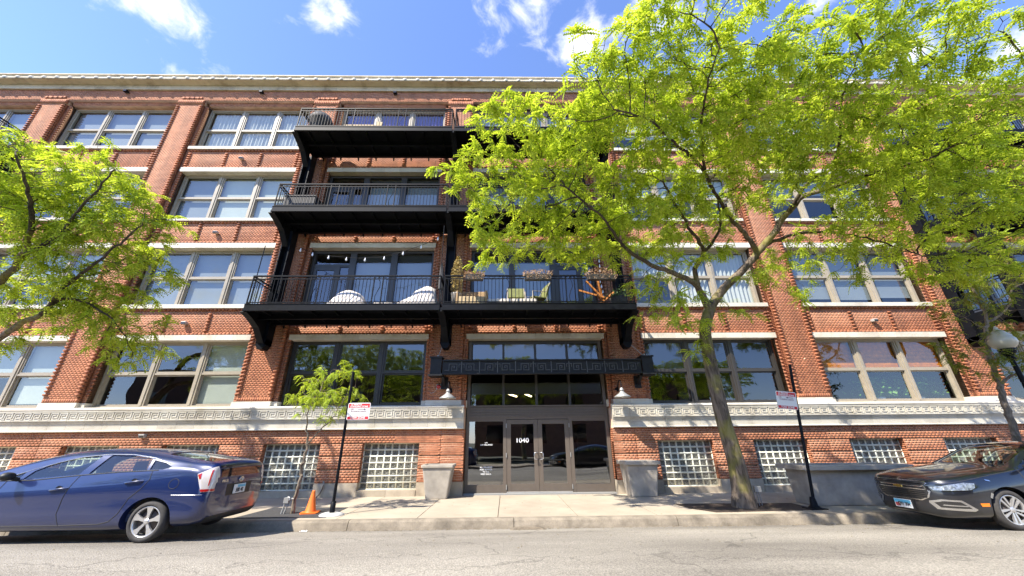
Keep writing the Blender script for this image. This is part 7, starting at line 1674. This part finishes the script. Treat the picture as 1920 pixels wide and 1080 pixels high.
# door mirror
m = MB(); m.tube([(3.02, .72, .875), (3.02, .80, .90)], 0.03, 8); m.build('mirror_arm', 'black_plastic', pr)
m = MB(); prof = [(0.0, -0.07), (0.05, -0.065), (0.075, -0.02), (0.08, 0.03), (0.06, 0.062), (0.0, 0.075)]
v = []; n = 16
for (q, t_) in prof:
    for k in range(n): a = 2 * math.pi * k / n; v.append((3.02 + t_ * .8, .87 + q * 1.25 * math.cos(a), .93 + q * .75 * math.sin(a)))
m.add(v, [(i * n + k, i * n + (k + 1) % n, (i + 1) * n + (k + 1) % n, (i + 1) * n + k) for i in range(len(prof) - 1) for k in range(n)], 0, True)
m.build('door_mirror', 'black_plastic', pr)
MB().tube([(0.78, 0.0, 1.16), (0.60, 0.0, 1.29)], [0.006, 0.003], 6).build('antenna', 'black_plastic', pr)
# interior
def seats(root, xs, z0, zh, sgn):
    for x in xs:
        for y in (-0.33, 0.33):
            m = MB(); m.prism([(x, z0), (x + sgn * .48, z0 + .02), (x + sgn * .50, z0 + .12), (x + .03 * sgn, z0 + .10)] if sgn > 0 else [(x, z0), (x + .03 * sgn, z0 + .10), (x + sgn * .50, z0 + .12), (x + sgn * .48, z0 + .02)], 'y', y - .22, y + .22)
            m.beam((x - .02 * sgn, y, z0 + .05), (x - .17 * sgn, y, zh - .17), .40, .10, up=(0, 1, 0)) if False else m.prism([(x - .02 * sgn, z0), (x + .08 * sgn, z0), (x - .08 * sgn, zh - .16), (x - .18 * sgn, zh - .16)], 'y', y - .21, y + .21)
            m.build('seat', 'seat_cloth', root)
            MB().prism([(x - .10 * sgn, zh - .13), (x - .17 * sgn, zh - .13), (x - .18 * sgn, zh + .02), (x - .11 * sgn, zh + .02)], 'y', y - .11, y + .11).build('head_rest', 'seat_cloth', root, bevel=.01)
seats(pr, (1.30, 2.25), 0.42, 1.06, 1)
MB().tube([(2.90 + .03 * math.sin(a * math.pi / 10), .33 + .16 * math.cos(a * math.pi / 10), .83 + .15 * math.sin(a * math.pi / 10)) for a in range(21)], .012, 6, cap=False).build('steering_wheel', 'trim_dark', pr)
MB().box(2.98, 3.55, -.62, .62, .60, .83).build('dashboard', 'trim_dark', pr)
rm(psk)

# ---- the black saloon, nose towards the left; local x = 0 at the nose
CR = [(0.00, .26, .20, .31, .24, .40, .26, .54, .26, .615, .22, .64),
      (0.03, .20, .33, .28, .38, .42, .41, .58, .40, .655, .34, .685),
      (0.09, .16, .45, .26, .52, .43, .55, .60, .535, .695, .47, .728),
      (0.18, .145, .55, .25, .635, .43, .66, .62, .635, .725, .55, .768),
      (0.32, .14, .61, .25, .72, .44, .735, .65, .705, .75, .60, .805),
      (0.52, .14, .64, .25, .76, .46, .77, .69, .735, .78, .62, .840),
      (0.95, .14, .66, .25, .765, .50, .775, .76, .735, .825, .63, .885),
      (1.28, .14, .67, .25, .77, .52, .775, .82, .73, .87, .62, .93),
      (1.60, .14, .67, .24, .77, .53, .775, .85, .725, .985, .59, 1.065),
      (1.95, .14, .67, .24, .77, .54, .775, .87, .725, 1.125, .555, 1.20),
      (2.40, .14, .67, .24, .77, .55, .775, .885, .725, 1.20, .53, 1.275),
      (3.00, .14, .67, .24, .77, .56, .775, .90, .725, 1.20, .53, 1.28),
      (3.60, .14, .66, .25, .765, .58, .775, .93, .72, 1.11, .53, 1.19),
      (4.10, .16, .65, .27, .755, .60, .765, .93, .70, .99, .56, 1.03),
      (4.60, .18, .60, .28, .71, .60, .72, .84, .67, .92, .58, .95),
      (4.80, .24, .50, .32, .60, .56, .62, .72, .58, .80, .50, .83)]
cfw = [(1.42, .875), (1.78, 1.045), (2.10, 1.165), (2.42, 1.195), (2.42, .905)]
crw = [(2.50, .91), (2.50, 1.195), (3.00, 1.19), (3.35, 1.12), (3.52, 1.0), (3.40, .94)]
cr_, csk, cbvh = make_car('parked_car', 'black four-door saloon with a blue and white front plate parked at the right edge', CR, 'black_paint',
    [(0.99, 0.285), (3.85, 0.285)], [cfw, crw], [[(1.26, -.57), (2.14, -.47), (2.14, .47), (1.26, .57)], [(3.35, -.46), (4.0, -.52), (4.0, .52), (3.35, .46)]],
    (1.28, 4.10), (6.09, -4.08, road_z(-4.85) - 0.012), 0.0, 0.25, (0.375, 0.335))
for x in (0.99, 3.85):
    for s in (-1, 1): wheel(cr_, x, s * 0.757, s, 0.290, 0.208, 'double', 0.9)
def cp(poly, axis, a, b, mat, nm, off=0.003): return patch(csk, (poly, axis, a, b), off, mat, nm, cr_)
for s in (-1, 1):
    yl, yh = (0.40, 1.0) if s > 0 else (-1.0, -0.40)
    hp = [(-.05, .60), (0.16, .655), (0.38, .695), (0.56, .685), (0.53, .61), (0.42, .56), (0.18, .545), (-.05, .535)]
    cp([(x - .03 if i < 1 else x, z) for i, (x, z) in enumerate(hp)], 'y', yl, yh, 'gloss_black', 'headlamp_bezel', 0.004)
    cp([(0.055, .595), (0.18, .635), (0.38, .675), (0.52, .665), (0.49, .605), (0.40, .570), (0.18, .558), (0.07, .55)], 'y', yl, yh, 'lamp_clear', 'headlamp', 0.009)
    cp([(0.02, .385), (0.09, .425), (0.25, .425), (0.40, .30), (0.36, .275), (0.06, .275)], 'y', yl, yh, 'silver_trim', 'fog_lamp_surround', 0.007)
    cp([(0.05, .370), (0.10, .400), (0.235, .400), (0.335, .312), (0.08, .305)], 'y', yl, yh, 'gloss_black', 'fog_lamp', 0.011)
    cp([(0.10, .352), (0.30, .352), (0.29, .338), (0.09, .338)], 'y', yl, yh, 'silver_trim', 'fog_lamp_bar', 0.014)
    cp([(0.46, .39), (0.60, .392), (0.59, .345), (0.47, .345)], 'y', yl, yh, 'amber', 'side_marker', 0.006)
    cp([(0.66, .47), (0.70, .54), (0.735, .52), (0.69, .455)], 'y', yl, yh, 'silver_trim', 'touch_up_patch', 0.004)
    cp([(0.72, .725), (0.79, .712), (0.80, .695), (0.735, .705)], 'y', yl, yh, 'silver_trim', 'fender_badge', 0.006)
gu = [(-.36, .60), (.36, .60), (.43, .64), (.40, .665), (-.40, .665), (-.43, .64)]
gl = [(-.30, .395), (.30, .395), (.40, .44), (.44, .52), (.42, .545), (-.42, .545), (-.44, .52), (-.40, .44)]
def grow_poly(P_, k): return [(a * (1 + k), (b_ - .5) * (1 + k * 2.2) + .5) for a, b_ in P_]
cp([(a * 1.04, (b_ - .632) * 1.35 + .632) for a, b_ in gu], 'x', -.1, .12, 'silver_trim', 'grille_surround', 0.004)
cp(gu, 'x', -.1, .12, 'black_plastic', 'upper_grille', 0.008)
cp([(a * 1.06, (b_ - .475) * 1.17 + .475) for a, b_ in gl], 'x', -.1, .12, 'silver_trim', 'grille_surround', 0.004)
cp(gl, 'x', -.1, .12, 'black_plastic', 'lower_grille', 0.008)
for z in (.425, .455, .485, .515): cp([(-.40, z), (.40, z), (.40, z + .008), (-.40, z + .008)], 'x', -.1, .12, 'gloss_black', 'grille_bar', 0.018)
cp([(-.40, .63), (.40, .63), (.40, .637), (-.40, .637)], 'x', -.1, .12, 'gloss_black', 'grille_bar', 0.016)
cp([(-.52, .20), (.52, .20), (.50, .27), (.30, .30), (-.30, .30), (-.50, .27)], 'x', -.1, .2, 'black_plastic', 'lower_intake', 0.005)
bt = MB(); t = -0.028
bt.prism([(-.085, .562), (-.030, .562), (-.030, .553), (.030, .553), (.030, .562), (.075, .562), (.09, .588), (.030, .588), (.030, .597), (-.030, .597), (-.030, .588), (-.07, .588)], 'x', t, t + .018)
bt.build('bow_tie_badge', 'gold_badge', cr_, bevel=.003)
MB().box(-.045, -.03, -.15, .15, .235, .365).build('licence_plate', 'plate_white', cr_, bevel=.004)
MB().box(-.0475, -.044, -.145, .145, .305, .358).build('plate_band', 'plate_blue', cr_)
MB().box(-.0475, -.044, .06, .135, .25, .305).build('plate_mark', 'plate_red', cr_)
MB().box(-.03, .02, -.17, .17, .22, .38).build('plate_holder', 'black_plastic', cr_)
text('plate_number', 'Q91 304', .075, (-.048, -.02, .292), (math.pi / 2, 0, -math.pi / 2), 'trim_dark', cr_, sx=.78, bold=.002)
for L_, r_ in (([(2.46, .90), (2.48, .60), (2.44, .24)], .006), ([(1.38, .86), (1.36, .60), (1.40, .30), (1.44, .25), (2.44, .24)], .006), ([(1.30, .845), (1.0, .80), (.60, .735), (.20, .665)], .005)):
    for s in (1, -1):
        pts = L_
        out = []
        for (a, b_) in zip(pts, pts[1:]):
            n = max(2, int(math.dist(a, b_) / .05))
            out += [(a[0] + (b_[0] - a[0]) * k / n, a[1] + (b_[1] - a[1]) * k / n) for k in range(n)]
        P3 = []
        for (p, q) in out + [pts[-1]]:
            h = cbvh.ray_cast(Vector((p, 2 * s, q)), Vector((0, -s, 0)))
            if h[0] is not None: P3.append(h[0])
        MB().tube(P3, r_, 5).build('panel_seam', 'trim_dark', cr_)
m = MB(); m.tube([(1.52, -.72, .90), (1.52, -.82, .93)], .028, 8); m.build('mirror_arm', 'black_plastic', cr_)
m = MB(); v = []
for (q, t_) in prof:
    for k in range(n := 16): a = 2 * math.pi * k / 16; v.append((1.52 - t_ * .8, -.88 + q * 1.25 * math.cos(a), .955 + q * .8 * math.sin(a)))
m.add(v, [(i * 16 + k, i * 16 + (k + 1) % 16, (i + 1) * 16 + (k + 1) % 16, (i + 1) * 16 + k) for i in range(len(prof) - 1) for k in range(16)], 0, True); m.build('door_mirror', 'black_paint', cr_)
seats(cr_, (2.55, 3.45), .40, 1.04, -1)
MB().box(1.32, 1.72, -.60, .60, .60, .86).build('dashboard', 'trim_dark', cr_)
MB().tube([(1.95, -.33 + .16 * math.cos(a * math.pi / 10), .84 + .15 * math.sin(a * math.pi / 10)) for a in range(21)], .012, 6, cap=False).build('steering_wheel', 'trim_dark', cr_)
rm(csk)

# ================================================================== across the street (seen in the window panes and doors)
def far_tree(x, y, rz, s, label):
    c = copy_tree(main_tree); c.location = (x, y, 0); c.rotation_euler = (0, 0, rz); c.scale = (s, s, s); c['label'] = label; return c
far_tree(-13.5, -20.5, 2.4, 1.0, 'locust tree across the street mirrored in the left ground floor windows')
far_tree(0.5, -21.5, 3.6, 0.9, 'locust tree across the street mirrored in the transom glass over the doors')
far_tree(13.5, -20.0, 3.0, .85, 'locust tree across the street mirrored in the windows behind the big trunk')
fb = empty('brick_house', (4, -27, 0)); tag(fb, 'plain brown brick building across the street mirrored in the window panes', 'building')
simple('brown_brick', (0.20, 0.105, 0.07), .9, noise=.2, scale=2)
MB().box(-8, 16, -8, 0, 0, 7.2).build('wall', 'brown_brick', fb); MB().box(-8.2, 16.2, -8.2, .15, 7.2, 7.45).build('parapet', 'limestone', fb)
for i in range(6):
    for z in (1.2, 4.3): inst('window', quad(1.8, 0, 1.7, 'gloss_black'), fb, (-6 + i * 4, .01, z), rz=math.pi)
fb2 = empty('brick_house', (-24, -28, 0)); tag(fb2, 'unseen dark brick building added across the street to darken reflections in the left car', 'building')  # second unseen building, added so the car and door glass mirror something dark
simple('dark_brick', (0.12, 0.065, 0.05), .9, noise=.2, scale=2)
MB().box(-16, 14, -8, 0, 0, 8.4).build('wall', 'dark_brick', fb2); MB().box(-16.2, 14.2, -8.2, .15, 8.4, 8.65).build('parapet', 'limestone', fb2)
for i in range(7):
    for z in (1.2, 4.6): inst('window', quad(2.0, 0, 1.9, 'gloss_black'), fb2, (-13 + i * 4, .01, z), rz=math.pi)
fc = copy_tree(pr); fc.location = (-2.6, -11.75, -0.10); fc.rotation_euler = (0, 0, math.pi); fc['label'] = 'blue hatchback parked across the street mirrored in the entrance doors'
fd = copy_tree(cr_); fd.location = (1.6, -11.75, -0.10); fd['label'] = 'black saloon parked across the street mirrored in the right door glass'
